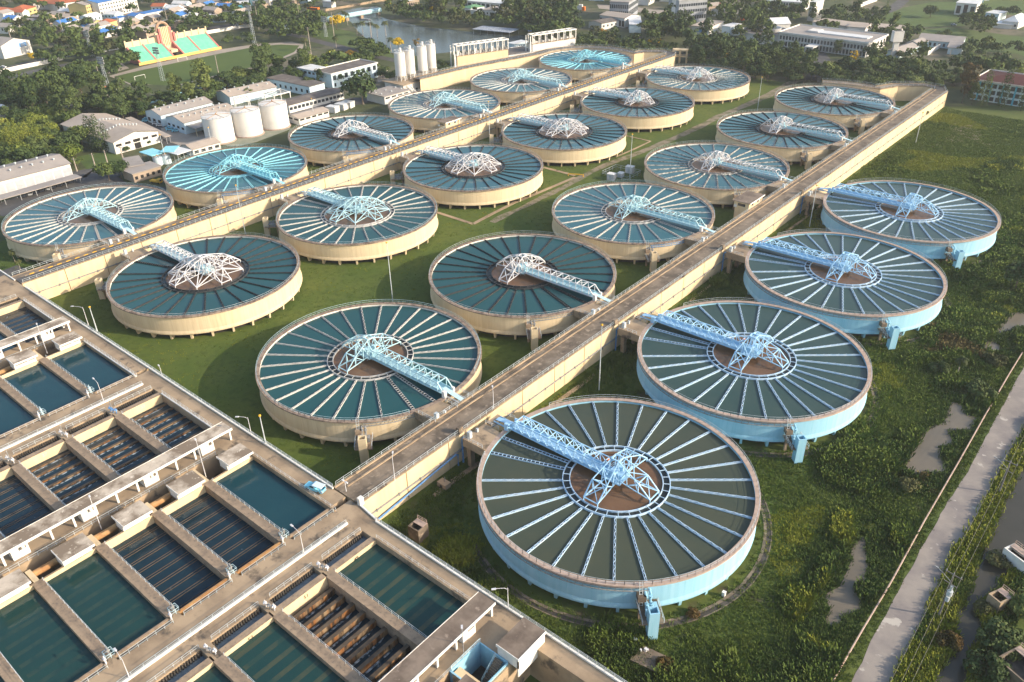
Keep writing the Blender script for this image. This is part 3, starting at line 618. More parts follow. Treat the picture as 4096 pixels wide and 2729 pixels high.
# the outer strip of deck, lower right, and the blue stair pit
dk(5.6, 12.2, -49.6, -50.2)
struct('concrete_deck', deck, M['concrete'])
w = MB()
for x0, x1, y in ((-260, -204, -40.45), (-196, -45, -40.45), (-30.4, 60, -41.4)): w.box(x0, x1, y-.35, y, 8.0, 8.35)
w.beam((-36.6, -40.4, 8.17), (-30.6, -41.2, 8.17), .35, .35)
single('parapet_kerb', w, M['white'], 'long white kerb along the deck edge above the lawn', 'kerb', (-100, -40.5, 8))
for x0, x1, y, wd_ in ((-196, -45, -40.6, 'farther white railing on the deck edge facing the cream tanks'), (-30.4, 60, -41.55, 'nearer white railing on the deck edge facing the blue tank')):
    w = MB(); rail_mb(w, [(x0, y, 8.35), (x1, y, 8.35)], 1.0, 1.8, .05, 3); single('edge_railing', w, M['rail'], wd_, 'railing', (x0, y, 8.35), 'railings on the deck edge')
for X in (-34.4, -114.8):
    w = MB(); w.box(X-.2, X+.2, -142, -45.6, 8.0, 8.4); t = thing('concourse_kerb', f"white raised kerb with pipe rail along the {'nearer' if X > -50 else 'farther'} concourse", 'kerb', (X, -45.6, 8), 0, 'kerbs along the concourses'); part('kerb', w, M['white'], t, True)
    w = MB(); rail_mb(w, [(X-.35, -142, 8.0), (X-.35, -45.6, 8.0)], .9, 2.2, .045); part('guard_rail', w, M['rail'], t, True)
# lips round the basins next to the tank-side walkway
for x0, x1, wd_ in ((-187.4, -160.5, 'farthest'), (-148.2, -119.6, 'second farthest'), (-107, -80, 'middle'), (-68.2, -39.2, 'second nearest'), (-26.8, .2, 'nearest')):
    w = MB(); w.box(x0, x1, -45.0, -44.7, 8.0, 8.3); t = thing('basin_kerb', f"{wd_} pale kerb with thin rail between tank-side walkway and basin", 'kerb', (x0, -44.8, 8), 0, 'kerbs along the tank-side walkway'); part('kerb', w, M['white'] if 'near' not in wd_ else M['concrete'], t, True)
    w = MB(); rail_mb(w, [(x0, -44.6, 8.0), (x1, -44.6, 8.0)], 1.0, 1.7, .04); part('guard_rail', w, M['rail'], t, True)
# ------------------------------------------------------------------ right hand side: road, ponds, canal, boxes
LEFT = zm(3072, 1400, ZS, (3000, -900), (2700, -430), (2354, 150), (2180, 480), (2020, 770), (1850, 1100), (1640, 1420)) + zm(3072, 2047, ZS, (1440, 290), (1270, 600), (1150, 830), (1030, 1040), (930, 1230), (820, 1460), (700, 1700), (500, 2100))
RIGHT = zm(3072, 1400, ZS, (3300, -700), (2950, -250), (2480, 500), (2330, 790), (2230, 950), (2080, 1230), (1990, 1390)) + zm(3072, 2047, ZS, (1830, 220), (1740, 290), (1600, 600), (1500, 780), (1420, 1000), (1320, 1180), (1210, 1400), (1060, 1700), (860, 2100))
def resample(P, n):
    L = [0]
    for a, c in zip(P, P[1:]): L.append(L[-1]+(c-a).length)
    o = []
    for i in range(n):
        s = L[-1]*i/(n-1); k = 0
        while k < len(L)-2 and L[k+1] < s: k += 1
        o.append(P[k].lerp(P[k+1], (s-L[k])/max(1e-6, L[k+1]-L[k])))
    return o
jit = lambda P, a: [p+Vector((noise.noise(p*.35)*a, noise.noise(p*.35+Vector((9, 3, 1)))*a, 0)) for p in P]
b = MB(); l_ = jit(resample(LEFT, 90), .35); r_ = jit(resample(RIGHT, 90), .7)
for i in range(89): b.quad(*[(p.x, p.y, .05) for p in (r_[i], r_[i+1], l_[i+1], l_[i])][::-1])
struct('road', b, M['road'])
def smooth_loop(P, it=2):
    for _ in range(it):
        Q = []
        for a, c in zip(P, P[1:]+P[:1]): Q += [a.lerp(c, .25), a.lerp(c, .75)]
        P = Q
    return P
POND = {}
POND['a'] = zm(3072, 1400, ZS, (1660, 490), (1755, 470), (1820, 590), (1945, 625), (1890, 665), (1890, 740), (1700, 740), (1650, 765), (1735, 865), (1600, 890), (1575, 920), (1600, 1020), (1655, 1060), (1600, 1140), (1450, 1130), (1340, 1155), (1240, 1110), (1222, 1060), (1310, 930), (1400, 790), (1480, 700), (1610, 680), (1650, 600))
POND['b'] = zm(3072, 2047, ZS, (870, 225), (892, 240), (905, 400), (925, 520), (880, 590), (940, 660), (1020, 675), (830, 665), (812, 740), (868, 850), (830, 920), (700, 950), (640, 1050), (560, 1050), (515, 1000), (580, 900), (520, 790), (560, 730), (660, 700), (720, 540), (775, 450), (755, 330))
POND['c'] = zm(3072, 700, ZS, (2500, 1230), (2354, 1265), (2250, 1262), (2170, 1340), (2090, 1440), (2075, 1490), (1985, 1545), (1950, 1610), (2040, 1650), (2200, 1650), (2150, 1590), (2070, 1500), (2090, 1460), (2200, 1450), (2300, 1400), (2500, 1420))
for k, P in POND.items():
    b = MB(); b.sheet([(p.x, p.y) for p in smooth_loop(P)], .06); struct('pond', b, M['pond'])
CANAL = zm(3072, 2047, ZS, (2500, -700), (2230, -230), (2130, 30), (2040, 200), (1960, 400), (1900, 560), (1870, 700), (1800, 830), (1730, 930), (1710, 1020), (1740, 1150), (1680, 1350), (1560, 1470), (1500, 1650), (1400, 1900), (1800, 1900), (1810, 1568), (1840, 1400), (1870, 1290), (1985, 1090), (1930, 960), (1940, 840), (2110, 720), (2130, 650), (2300, 500), (2600, 300), (2900, -200))
b = MB(); b.sheet([(p.x, p.y) for p in smooth_loop(CANAL, 1)], .055); struct('canal', b, M['canal'])
# low pipe fence beside the road
PF = zm(3072, 1400, ZS, (2700, -570), (2354, 0), (2230, 200), (1990, 610), (1770, 1000), (1440, 1568), z=.7) + zm(3072, 2047, ZS, (1130, 650), (860, 1100), (590, 1568), (480, 1760), z=.7)
t = thing('pipeline', 'long thin whitish pipe on low supports beside the broken road', 'pipe', tuple(PF[-1]))
w = MB(); w.tube(resample(PF, 60), .16, 6); part('pipe', w, M['rim_pink'], t, True)
w = MB()
for p in resample(PF, 70): w.box(p.x-.12, p.x+.12, p.y-.12, p.y+.12, 0, .65)
part('support', w, M['concrete_dark'], t, True)
b = MB()
for P, wd_ in ((zm(2048, 1500, ZS, (760, 0), (700, 50), (560, 150), (420, 250), (300, 330)), 1.2), (zm(1024, 1400, ZS, (2060, 1040), (1900, 1150), (1770, 1240), (1640, 1350)), 1.3), (zm(2150, 650, ZT, (2440, 1150), (2300, 1250), (2000, 1480), (1800, 1640)), 1.0), (zm(2500, 420, ZT, (2300, 1190), (2060, 1380), (1890, 1500)), 1.0)):
    for a, c in zip(P, P[1:]): b.beam((a.x, a.y, .12), (c.x, c.y, .12), wd_, .3)
struct('drain_strip', b, M['concrete'])
for i in range(4):
    b = MB(); y = TY('D', i+1)
    b.lathe([(32.3, .12), (31.7, .12), (31.7, .02), (32.3, .02)], 90, TX['D'], y, R(-120), R(75)); b.lathe([(33.45, .10), (33.2, .10)], 90, TX['D'], y, R(-120), R(75)); struct('ring_drain', b, M['concrete_dark'])
    b = MB(); b.lathe([(33.2, .04), (32.3, .04)], 90, TX['D'], y, R(-120), R(75)); struct('ring_drain_bed', b, M['pit'])
    for r in 'ABCD':
        pass
for row, x in TX.items():
    for i in range(6 if row != 'D' else 4):
        b = MB(); b.disc(27.8, .02, 48, x, TY(row, i+1)); struct('under_tank_disc', b, M['pit'])  # dark disc laid on the ground beneath each tank
# concrete drains and tracks on the lawn
b = MB()
for P, wd_ in ((zm(1500, 550, ZT, (735, 885), (950, 955), (1155, 1020), (1400, 890), (1640, 770), (2000, 620), (2354, 470)), 1.6), (zm(1500, 550, ZT, (1985, 355), (2200, 410), (2354, 450)), 1.8), (zm(2350, 420, 616/1345, (335, 270), (550, 318), (400, 390), (260, 450)), 1.0)):
    for a, c in zip(P, P[1:]): b.beam((a.x, a.y, .06), (c.x, c.y, .06), wd_, .1)
struct('concrete_path', b, M['concrete'])
b = MB()
TR = zm(1500, 550, ZT, (1380, 1000), (1500, 930), (1750, 820), (2000, 690), (2200, 600))+zm(2350, 420, 616/1345, (0, 600), (170, 520), (420, 430), (620, 350), (800, 275), (1000, 180), (1130, 110), (1345, 20))+zm(3072, 0, ZS, (0, 880), (110, 815), (250, 745), (400, 735), (480, 650), (560, 560))
r2 = resample(TR, 80)
for i in range(79):
    a, c = r2[i], r2[i+1]; t_ = (c-a).normalized(); n_ = Vector((-t_.y, t_.x, 0)); f0, f1 = [(1.4+1.6*(i_/79)+noise.noise(Vector((i_*.4, 0, 0)))*.8) for i_ in (i, i+1)]
    b.quad(*[(p.x, p.y, .045) for p in (a-n_*f0, c-n_*f1, c+n_*f1, a+n_*f0)])
struct('track', b, M['track'])
b = MB()
for P in (zm(3072, 0, ZS, (1640, 1160), (1720, 1130), (1880, 1150), (1980, 1230), (1920, 1270), (2100, 1355), (1900, 1310), (1700, 1310), (1480, 1365), (1560, 1320), (1640, 1260), (1720, 1230)), zm(1000, 650, ZT, (2300, 1180), (2354, 1160), (2400, 1190), (2330, 1210))): b.sheet([(p.x, p.y) for p in smooth_loop(P, 1)], .05)
struct('bare_earth', b, M['dirt'])

def lamp(name, label, group, base, head_py, arm=None, m='white_metal', ball=None, double=False, r=.065):
    h = hgt(base, head_py); t = thing(name, label, 'lamp post', tuple(base), 0, group)
    w = MB(); w.tube([(0, 0, 0), (0, 0, h)], r*1.4, 7, r*.8)
    if arm: w.tube([(0, 0, h-.4), (arm[0]*.3, arm[1]*.3, h), (arm[0], arm[1], h+.1)], r*.7, 6)
    part('pole', w, M[m], t)
    w = MB()
    if ball: w.lathe([(0, h+.45), (.28, h+.35), (.34, h+.1), (.2, h-.05), (0, h-.05)], 10)
    elif double: w.box(-.9, -.3, -.15, .15, h-.1, h+.15); w.box(.3, .9, -.15, .15, h-.1, h+.15); w.box(-.3, .3, -.06, .06, h-.05, h+.05)
    else:
        ax, ay = (arm or (.35, 0)); w.beam((ax, ay, h+.08), (ax*1.0+ax/max(.1, hypot(ax, ay))*.8, ay+ay/max(.1, hypot(ax, ay))*.8, h+.02), .34, .16)
    part('lamp_head', w, M['yellow' if ball else 'white_metal'], t)
    return t
Z1 = lambda ox, oy, q, z, s=ZS: zm(ox, oy, s, q, z=z)[0]
for lab, base, py, arm in (
  ('arm lamp on the deck edge facing the star-framed tank', Z1(0, 1000, (815, 695), 8), 1000+525*ZS, (-2.4, -1.5)),
  ('arm lamp on the deck edge behind the middle gallery roof end', Z1(0, 1600, (2315, 330), 8), 1600+160*ZS, (-1.7, -1.2)),
  ('arm lamp on the deck edge below the blue tank', Z1(1024, 2047, (2320, 905), 8), 2047+700*ZS, (-1.4, -1.5)),
  ('curved lamp on the bare causeway nearest the deck', Z1(1024, 1400, (1278, 1205), 8.2), 1400+1000*ZS, (-1.2, 1.2)),
  ('curved lamp on the bare causeway by the blue gangway', Z1(1024, 1400, (2185, 540), 8.2), 1400+375*ZS, (-1, 1)),
  ('lamp on the nearer concourse kerb by the drained basin', Z1(1024, 2047, (445, 400), 8), 2047+195*ZS, (-2.4, .2)),
  ('lamp on the nearer concourse kerb by the dark gutter', Z1(0, 2047, (1195, 1540), 8), 2047+1360*ZS, (-2.3, .2)),
  ('lamp on the farther concourse kerb beside the teal basin', Z1(0, 1000, (955, 1395), 8), 1000+1220*ZS, (-2.2, .2)),
  ('slim post lamp in the pipe pit before the middle gallery', Z1(0, 1600, (935, 1190), 7), 1600+905*ZS, (-.3, .1)),
  ('slim post lamp in the pipe pit by the topmost valve hut', Z1(0, 1600, (1895, 710), 7), 1600+380*ZS, (-.3, .1)),
  ('slim post lamp in the pipe pit of the farthest gallery', Z1(0, 1000, (435, 950), 7), 1000+690*ZS, (-.3, .1)),
  ('short lamp on the deck edge between lawn and teal basins', Z1(0, 1000, (1490, 1155), 8.3), 1000+1075*ZS, (-.4, .1))):
    lamp('street_lamp', lab, 'lamp posts on the filter deck', base, py, arm)
lamp('flood_lamp', 'floodlight post beside the blue stair pit', None, Z1(1024, 2047, (1912, 1335), 8), 2047+1100*ZS, (-.3, .3), 'steel')
lamp('security_camera_post', 'short post with two white cameras at the causeway corner', None, Z1(1024, 1400, (830, 1300), 8.2), 1400+1210*ZS, None, 'white_metal', double=True)
for lab, base, py in (
  ('mast on the deck edge beside the arm lamp at far left', Z1(0, 1000, (895, 750), 8), 1000+530*ZS),
  ('mast on the deck edge in front of the cyan bridge tank', Z1(1024, 1400, (90, 865), 8), 1400+610*ZS),
  ('mast between the star-framed tanks and the nearest middle tank', at(1571, 1205, 0), 973),
  ('mast by the grey kiosks on the track', at(2518.7, 716, 0), 539),
  ('mast behind the third tank of the middle row by rubble', at(3029, 445, 0), 310),
  ('tall mast between the two nearest blue tanks and causeway', at(2396, 1561, 0), 1302),
  ('tall mast behind the farthest blue tank gangway', at(3237, 909, 0), 744),
  ('mast on the rough field right of the bare causeway', at(3663, 571, 0), 452),
  ('tall mast before the asphalt causeway at the second star tank', at(982, 937, 0), 743),
  ('mast by the hut on the asphalt causeway', at(1959, 574, 0), 409),
  ('mast left of the bright cyan tank by the blue canopies', at(668, 660, 0), 541),
  ('mast between the bright cyan tank and white storage tanks', at(850, 593, 0), 512),
  ('mast behind the third left tank by the white boxes', at(1257, 478, 0), 396)):
    lamp('light_mast', 'slim grey light '+lab, 'slim light masts', base, py, None, 'rail', ball=True, r=.12)

# pickup on the deck
M['car_blue'] = mat('light blue car paint', (0.22, 0.62, 0.78), rough=0.25, spec=0.6); M['canopy'] = mat('white canopy top', (0.62, 0.72, 0.78), rough=0.4); M['tyre'] = mat('tyre rubber', (0.02, 0.02, 0.02), rough=0.8); M['bumper'] = mat('chrome', (0.6, 0.6, 0.6), rough=0.25, metal=.8)
pk = thing('pickup_truck', 'light blue pickup with white-topped open canopy parked on the deck', 'pickup truck', (-47.7, -43.2, 8.0), R(192))
def prism_xz(mb, prof, y0, y1):
    n = len(mb.v); k = len(prof)
    mb.v += [(x, y0, z) for x, z in prof]+[(x, y1, z) for x, z in prof]
    mb.f.append(tuple(range(n, n+k))); mb.f.append(tuple(range(n+k, n+2*k))[::-1])
    for i in range(k): mb.f.append((n+i, n+k+i, n+k+(i+1) % k, n+(i+1) % k))
    return mb
w = MB(); prism_xz(w, [(2.3, .35), (2.4, .6), (2.3, .95), (1.2, 1.08), (.45, 1.62), (-.4, 1.66), (-.5, 1.05), (-.5, .35)], -.82, .82); prism_xz(w, [(-.5, .35), (-.5, 1.05), (-2.4, 1.05), (-2.45, .4)], -.82, -.74); prism_xz(w, [(-.5, .35), (-.5, 1.05), (-2.4, 1.05), (-2.45, .4)], .74, .82); w.box(-2.45, -2.38, -.74, .74, .4, 1.05); w.box(-2.4, -.5, -.74, .74, .4, .55)
part('body', w, M['car_blue'], pk)
w = MB(); w.box(-2.42, .1, -.8, .8, 1.72, 1.8)
part('canopy_top', w, M['canopy'], pk)
for x in (-2.35, -1.4, -.48):
    for y in (-.76, .76): w = MB(); w.beam((x, y, 1.05), (x, y, 1.72), .06); part('canopy_post', w, M['canopy'], pk)
w = MB(); w.quad((1.1, -.7, 1.13), (1.1, .7, 1.13), (.5, .66, 1.6), (.5, -.66, 1.6)); part('windscreen', w, M['glass'], pk)
for s in (-1, 1):
    w = MB(); w.quad((.95, s*.826, 1.1), (.4, s*.826, 1.55), (-.35, s*.826, 1.58), (-.4, s*.826, 1.1)); part('side_window', w, M['glass'], pk)
    w = MB(); w.box(2.25, 2.36, s*.62-.15, s*.62+.15, .68, .86); part('headlight', w, M['white'], pk)
    w = MB(); w.box(-2.48, -2.42, s*.7-.08, s*.7+.08, .65, .95); part('tail_light', w, mat('red lens', (.4, .02, .02), rough=.3), pk)
    for x in (1.5, -1.5):
        w = MB(); w.tube([(x, s*.62, .35), (x, s*.84, .35)], .35, 16); wh = part('wheel', w, M['tyre'], pk); w = MB(); w.tube([(x, s*.84, .35), (x, s*.85, .35)], .19, 12); part('rim', w, M['bumper'], wh)
w = MB(); w.box(-2.58, -2.46, -.78, .78, .38, .55); part('bumper', w, M['bumper'], pk)

def vtext(parent, s, m, loc, size, rot, sx=1.0):
    c = bpy.data.curves.new('lettering', 'FONT'); c.body = s; c.size = size; c.extrude = .01; c.align_x = 'CENTER'; c.align_y = 'CENTER'; c.materials.append(M[m])
    o = bpy.data.objects.new('lettering', c); COL.objects.link(o); dg = bpy.context.evaluated_depsgraph_get(); me = bpy.data.meshes.new_from_object(o.evaluated_get(dg)); bpy.data.objects.remove(o); o = bpy.data.objects.new('lettering', me); COL.objects.link(o); o.rotation_euler = rot; o.scale = (sx, 1, 1); o.location = loc
    if parent: o.parent = parent
    return o
M['num_blue'] = mat('faded blue lettering', (0.35, 0.38, 0.55), rough=.8)
KID = [o for o in COL.objects if o.name.startswith('filter_basin')]
for X0, n0, m in ((-26.6, 49, 'black'), (-107.0, 33, 'num_blue')):
    for j in range(6):
        for o in KID:
            if abs(o.location.x-X0) < .1 and abs(o.location.y-YB[j][1]) < .1: vtext(o, str(n0+2*j), m, (.06, 5.2, -.95+8.0), 1.15, (pi/2, 0, pi/2))
# valve actuators at the basin corners
vc = 0
for X0, cols in ((-29.5, 6), (-109.9, 6)):
    for j in range(cols):
        y = YB[j][1]-1.0
        t = thing('valve_actuator', f"grey valve heads on the {'nearer' if X0 > -60 else 'farther'} gutter end, {CNT[j]}", 'valve', (X0, y, 8), 0, 'valve heads along the weir gutters')
        for dx_, dy_, col in ((0, -.3, 'white_metal'), (1.1, -.2, 'steel'), (1.9, .2, 'white_metal')):
            w = MB(); w.tube([(dx_, dy_, 0), (dx_, dy_, 1.0)], .12, 8); w.tube([(dx_-.35, dy_, 1.0), (dx_+.35, dy_, 1.0)], .24, 10); w.tube([(dx_, dy_-.4, 1.05), (dx_, dy_+.25, 1.05)], .16, 8); w.tube([(dx_, dy_, 1.2), (dx_, dy_, 1.7)], .07, 6)
            part('valve_head', w, M[col if not (X0 < -60 and j == 0) else 'pipe_blue'], t)
        if X0 < -60: w = MB(); w.tube([(.3, 0, 1), (.3, 0, 3.4)], .08, 6); part('stem', w, M['steel'], t)
for X0, cols, m in ((39.9-80.4, 6, 'steel'), (39.9-160.8, 4, 'rail_blue')):
    for j in range(cols):
        y = YB[j][1]-.6
        t = thing('valve_stand', f"blue railed valve stand by the {'nearer' if X0 > -60 else 'farther'} concourse, {CNT[j]}", 'valve', (X0, y, 8), 0, 'valve stands along the concourses')
        w = MB(); rail_mb(w, [(-1.6, -.6, 0), (-1.6, .9, 0), (-.2, .9, 0), (-.2, -.6, 0)], 1.1, 1.0, .06, closed=True); part('guard_rail', w, M['rail_blue'], t)
        for dx_, dy_, h in ((-.9, .1, 1.6), (.1, -1.0, 1.1)): w = MB(); w.tube([(dx_, dy_, 0), (dx_, dy_, h)], .16, 8); w.tube([(dx_-.3, dy_, h), (dx_+.3, dy_, h)], .25, 8); w.tube([(dx_, dy_, h), (dx_, dy_, h+.8)], .08, 6); part('valve_head', w, M[m] if dx_ < 0 else M['white_metal'], t)
# blue stair pit of the nearest gallery
t = thing('stair_pit', 'open stair well with pale blue walls in the corner of the nearest deck', 'stairwell', (8.5, -53, 2.5))
w = MB()
for a, c in (((5.6, -57.3), (5.9, -50.4)), ((5.9, -50.4), (12.0, -50.2)), ((12.0, -57.3), (12.25, -50.4))): w.box(a[0], c[0], a[1], c[1]+.02, 2.5, 8.35)
w.box(5.6, 12.2, -57.6, -57.3, 2.5, 8.1); part('wall', w, M['blue_wall'], t, True)
w = MB()
for i in range(12): w.box(9.6, 11.2, -50.6-.3*i-.3, -50.6-.3*i, 7.7-.25*i, 7.95-.25*i)
w.box(8.0, 11.6, -56.4, -54.3, 4.7, 4.95)
for i in range(7): w.box(8.0-.35*i-.35, 8.0-.35*i, -56.2, -54.7, 4.5-.25*i, 4.7-.25*i)
part('stairs', w, M['concrete_dark'], t, True)
w = MB(); rail_mb(w, [(9.6, -50.6, 8.0), (9.6, -54.2, 5.0)], 1.0, 1.0, .06); rail_mb(w, [(11.6, -54.3, 5), (11.6, -56.4, 5), (8, -56.4, 5)], 1.0, 1.0, .06); rail_mb(w, [(5.75, -57.3, 8.3), (5.75, -50.3, 8.3)], .9, 1.5, .06); part('railing', w, M['rail_blue'], t, True)
for yy, nm in ((-49.7, 'upper'), (-58.2, 'lower')):
    t = thing('stair_roof', f"brown flat roof slab with white edge over the {nm} side of the stair pit", 'roof', (12, yy, 8), 0, 'roof slabs by the stair pit')
    w = MB(); y0, y1 = (-50.2, -42.9) if nm == 'upper' else (-66, -57.6); x0, x1 = (9.5, 14.3); w.box(x0, x1, y0, y1, 10.4, 10.7); part('roof_slab', w, M['roof_slab_dark'], t, True)
    w = MB(); w.box(x1, x1+.1, y0, y1, 10.2, 10.8); w.box(x0, x1+.1, y0-.1, y0, 10.2, 10.8); part('fascia', w, M['white'], t, True)
    w = MB(); w.box(x1-.35, x1-.1, y0+.1, y1-.1, 6, 10.4); w.box(x0+.2, x1-.1, y0+.1, y0+.3, 8.0, 10.4); part('wall', w, M['white'], t, True)

# boxes, pads and cabinets on the grass
def open_box(name, label, c, sx, sy, h, m, ang=0.0, rail=False, cat='concrete box', deep=1.5):
    t = thing(name, label, cat, (c.x, c.y, 0), ang); w = MB(); th = .3
    w.box(-sx/2, sx/2, -sy/2, -sy/2+th, 0, h); w.box(-sx/2, sx/2, sy/2-th, sy/2, 0, h); w.box(-sx/2, -sx/2+th, -sy/2+th, sy/2-th, 0, h); w.box(sx/2-th, sx/2, -sy/2+th, sy/2-th, 0, h)
    part('wall', w, M[m], t); w = MB(); w.box(-sx/2+th, sx/2-th, -sy/2+th, sy/2-th, h-deep-.2, h-deep); part('floor', w, M['pit'], t)
    if rail: w = MB(); rail_mb(w, [(-sx/2+.2, sy/2-.15, h), (sx/2-.2, sy/2-.15, h)], 1.0, 1.2, .06); w.box(-sx/2+.1, sx/2-.1, sy/2-1.5, sy/2-.1, h-.05, h+.05); part('hatch', w, M['rim_pink'], t)
    return t
open_box('manhole_box', 'square stained concrete box with rusty hatch standing in the grass', zm(1024, 2047, ZS, (1500, 235), z=0)[0], 3.0, 3.0, 3.6, 'concrete_dark', R(3), True)
open_box('intake_box', 'small pale concrete box in the canal reeds, middle of three', zm(3072, 2047, ZS, (2090, 900))[0]+Vector((0, .8, 0)), 2.6, 3.6, 3.2, 'concrete', R(-25), True)
open_box('intake_box', 'pale concrete box at the canal cut by the right picture edge', zm(3072, 2047, ZS, (2290, 500))[0], 5.5, 3.0, 3.2, 'white', R(-25), True)
open_box('intake_box', 'large concrete box with dark chamber in the lower right corner', zm(3072, 2047, ZS, (2290, 1500))[0], 5.5, 6.0, 3.0, 'concrete_dark', R(-25), True)
t = thing('valve_pad', 'flat sunken concrete pad with white valves hidden in tall weeds', 'concrete pad', tuple(zm(2048, 2047, ZS, (1250, 1360))[0]), R(8))
w = MB(); w.box(-2.6, 2.6, -2.0, 2.0, 0, .5); w.box(-2.6, 2.6, -.06, .06, .5, .53); w.box(-.9, -.8, -2, 2, .5, .535); part('slab', w, M['concrete_dark'], t)
w = MB(); w.tube([(-1, 1.1, .5), (-1, 1.1, 1.2)], .3, 8); w.tube([(-1.3, .9, .9), (-.5, 1.3, .9)], .22, 8); w.tube([(-1.7, .6, .5), (-1.7, .6, 1)], .2, 8); part('valve', w, M['white_metal'], t)
t = thing('weir_box', 'small concrete weir box with gauge on the drain below the causeway wall', 'concrete box', tuple(zm(1024, 1400, ZS, (1730, 1260))[0]), R(0)); w = MB(); w.box(-1.3, 1.3, -.9, .9, 0, 1.5); part('wall', w, M['concrete'], t); w = MB(); w.box(-.4, .4, -.95, -.91, .2, 1.2); part('opening', w, M['pit'], t); w = MB(); w.tube([(.2, .2, 1.5), (.2, .2, 2.9)], .08, 6); part('gauge', w, M['steel'], t)
for q, o_, lab in (((1130, 1210), (2048, 2047), 'white marker stone in weeds before the blue column'), ((1945, 775), (2048, 2047), 'white marker stone right of the nearest blue tank')):
    p = zm(*o_, ZS, q)[0]; w = MB(); w.box(p.x-.3, p.x+.3, p.y-.3, p.y+.3, 0, 1.0); w.poly([(p.x-.35, p.y-.35), (p.x+.35, p.y-.35), (p.x+.35, p.y+.35), (p.x-.35, p.y+.35)], 1.0, 1.15); single('marker_stone', w, M['white'], lab, 'marker', tuple(p), 'white marker stones')
kp = zm(2150, 650, ZT, (870, 200), (960, 170), (1035, 195), (990, 150))
for (px, sx, h, lab) in ((kp[0], 3.2, 2.6, 'left'), (kp[1]+Vector((.5, .5, 0)), 2.2, 1.8, 'middle'), (kp[3]+Vector((1, 5, 0)), 3.4, 2.8, 'rear')):
    t = thing('kiosk', f"pale grey electrical kiosk in a fenced compound by the track, {lab} one of three", 'kiosk', tuple(px), R(8), 'grey electrical kiosks'); w = MB(); w.box(-sx/2, sx/2, -1.3, 1.3, 0, h); part('cabinet', w, M['white_metal'], t); w = MB(); w.box(-sx/2-.12, sx/2+.12, -1.42, 1.42, h, h+.15); part('roof', w, M['white'], t); w = MB(); w.box(-.5, .5, -1.34, -1.302, .2, h-.4); part('door', w, M['rail'], t)
c0 = kp[1]; w = MB(); rail_mb(w, [(c0.x-7, c0.y-3, 0), (c0.x+6, c0.y-3, 0), (c0.x+6, c0.y+8, 0), (c0.x-7, c0.y+8, 0)], 2.0, 2.5, .07, closed=True); single('wire_fence', w, M['rail'], 'low wire fence round the grey kiosks by the track', 'fence', (c0.x, c0.y, 0))
p = zm(2150, 650, ZT, (450, 165))[0]; w = MB(); w.beam((p.x-3, p.y-1.5, 1), (p.x+3, p.y+1.5, 1), .35); w.beam((p.x-3, p.y-1.5, 0), (p.x-3, p.y-1.5, 1.1), .3); w.beam((p.x+3, p.y+1.5, 0), (p.x+3, p.y+1.5, 1.1), .3); single('barrier', w, M['yellow'], 'yellow barrier bar across the concrete path at the track', 'barrier', (p.x, p.y, 0))
# operator huts on the causeways
def ohut(label, c, sx, sy, h, roofm, z=8.0, ang=0.0, sign=None):
    t = thing('operator_hut', label, 'hut', (c[0], c[1], z), ang)
    w = MB(); w.box(-sx/2, sx/2, -sy/2, sy/2, 0, h); part('wall', w, M['cream_wall'], t)
    w = MB(); w.box(-sx/2-.6, sx/2+.6, -sy/2-.6, sy/2+.6, h, h+.2); part('roof', w, M[roofm], t); w = MB(); w.box(sx/2+.6, sx/2+.7, -sy/2-.6, sy/2+.6, h-.1, h+.3); part('fascia', w, M['white'], t)
    for y in (-sy/4, sy/6): w = MB(); w.box(sx/2+.01, sx/2+.05, y-.7, y+.7, 1.0, 2.0); part('window', w, M['glass'], t)
    w = MB(); w.box(-sx/4, sx/4, -sy/2-.05, -sy/2-.01, .9, 2.0); part('window', w, M['glass'], t)
    w = MB(); w.box(sx/2+.02, sx/2+.05, sy/2-1.6, sy/2-.7, 0, 2.0); part('door', w, M['pipe_tan'], t)
    w = MB(); w.box(-sx/2+.2, -sx/2+1.2, -sy/2-.5, -sy/2-.05, .3, 1.1); part('air_conditioner', w, M['white'], t)
    if sign: w = MB(); w.box(sx/2+.06, sx/2+.1, sy/2-3.6, sy/2-1.8, 1.7, 2.4); part('sign_board', w, M['pipe_blue'], t)
    w = MB(); w.box(-sx/2+.3, sx/2-.3, -sy/2+.3, sy/2-.3, -z, 0); part('support', w, M['cream_wall'], t)
    return t
a, c = zm(1024, 0, ZS, (1690, 1125), (1920, 1095), z=10.6); ohut('cream operator hut with grey roof beside the asphalt causeway', (-210.6, (a.y+c.y)/2), 5, 10, 2.6, 'roof_slab_dark', sign=True)
a, c = zm(2500, 420, ZT, (1480, 1170), (1680, 1075), z=10.6); ohut('cream operator hut with dark roof and blue sign by the bare causeway', (-48.6, (a.y+c.y)/2), 6, 11, 2.6, 'roof_slab_dark', sign=True)
for q, lab in (((2245, 790), 'white air conditioner unit on the bare causeway edge near the third tank'), ((1215, 1460), 'white cooling unit on the bare causeway edge beside a gangway')):
    p = zm(2150, 650, ZT, q, z=8.2)[0] if '2245' in str(q) else zm(2500, 420, ZT, q, z=8.2)[0]
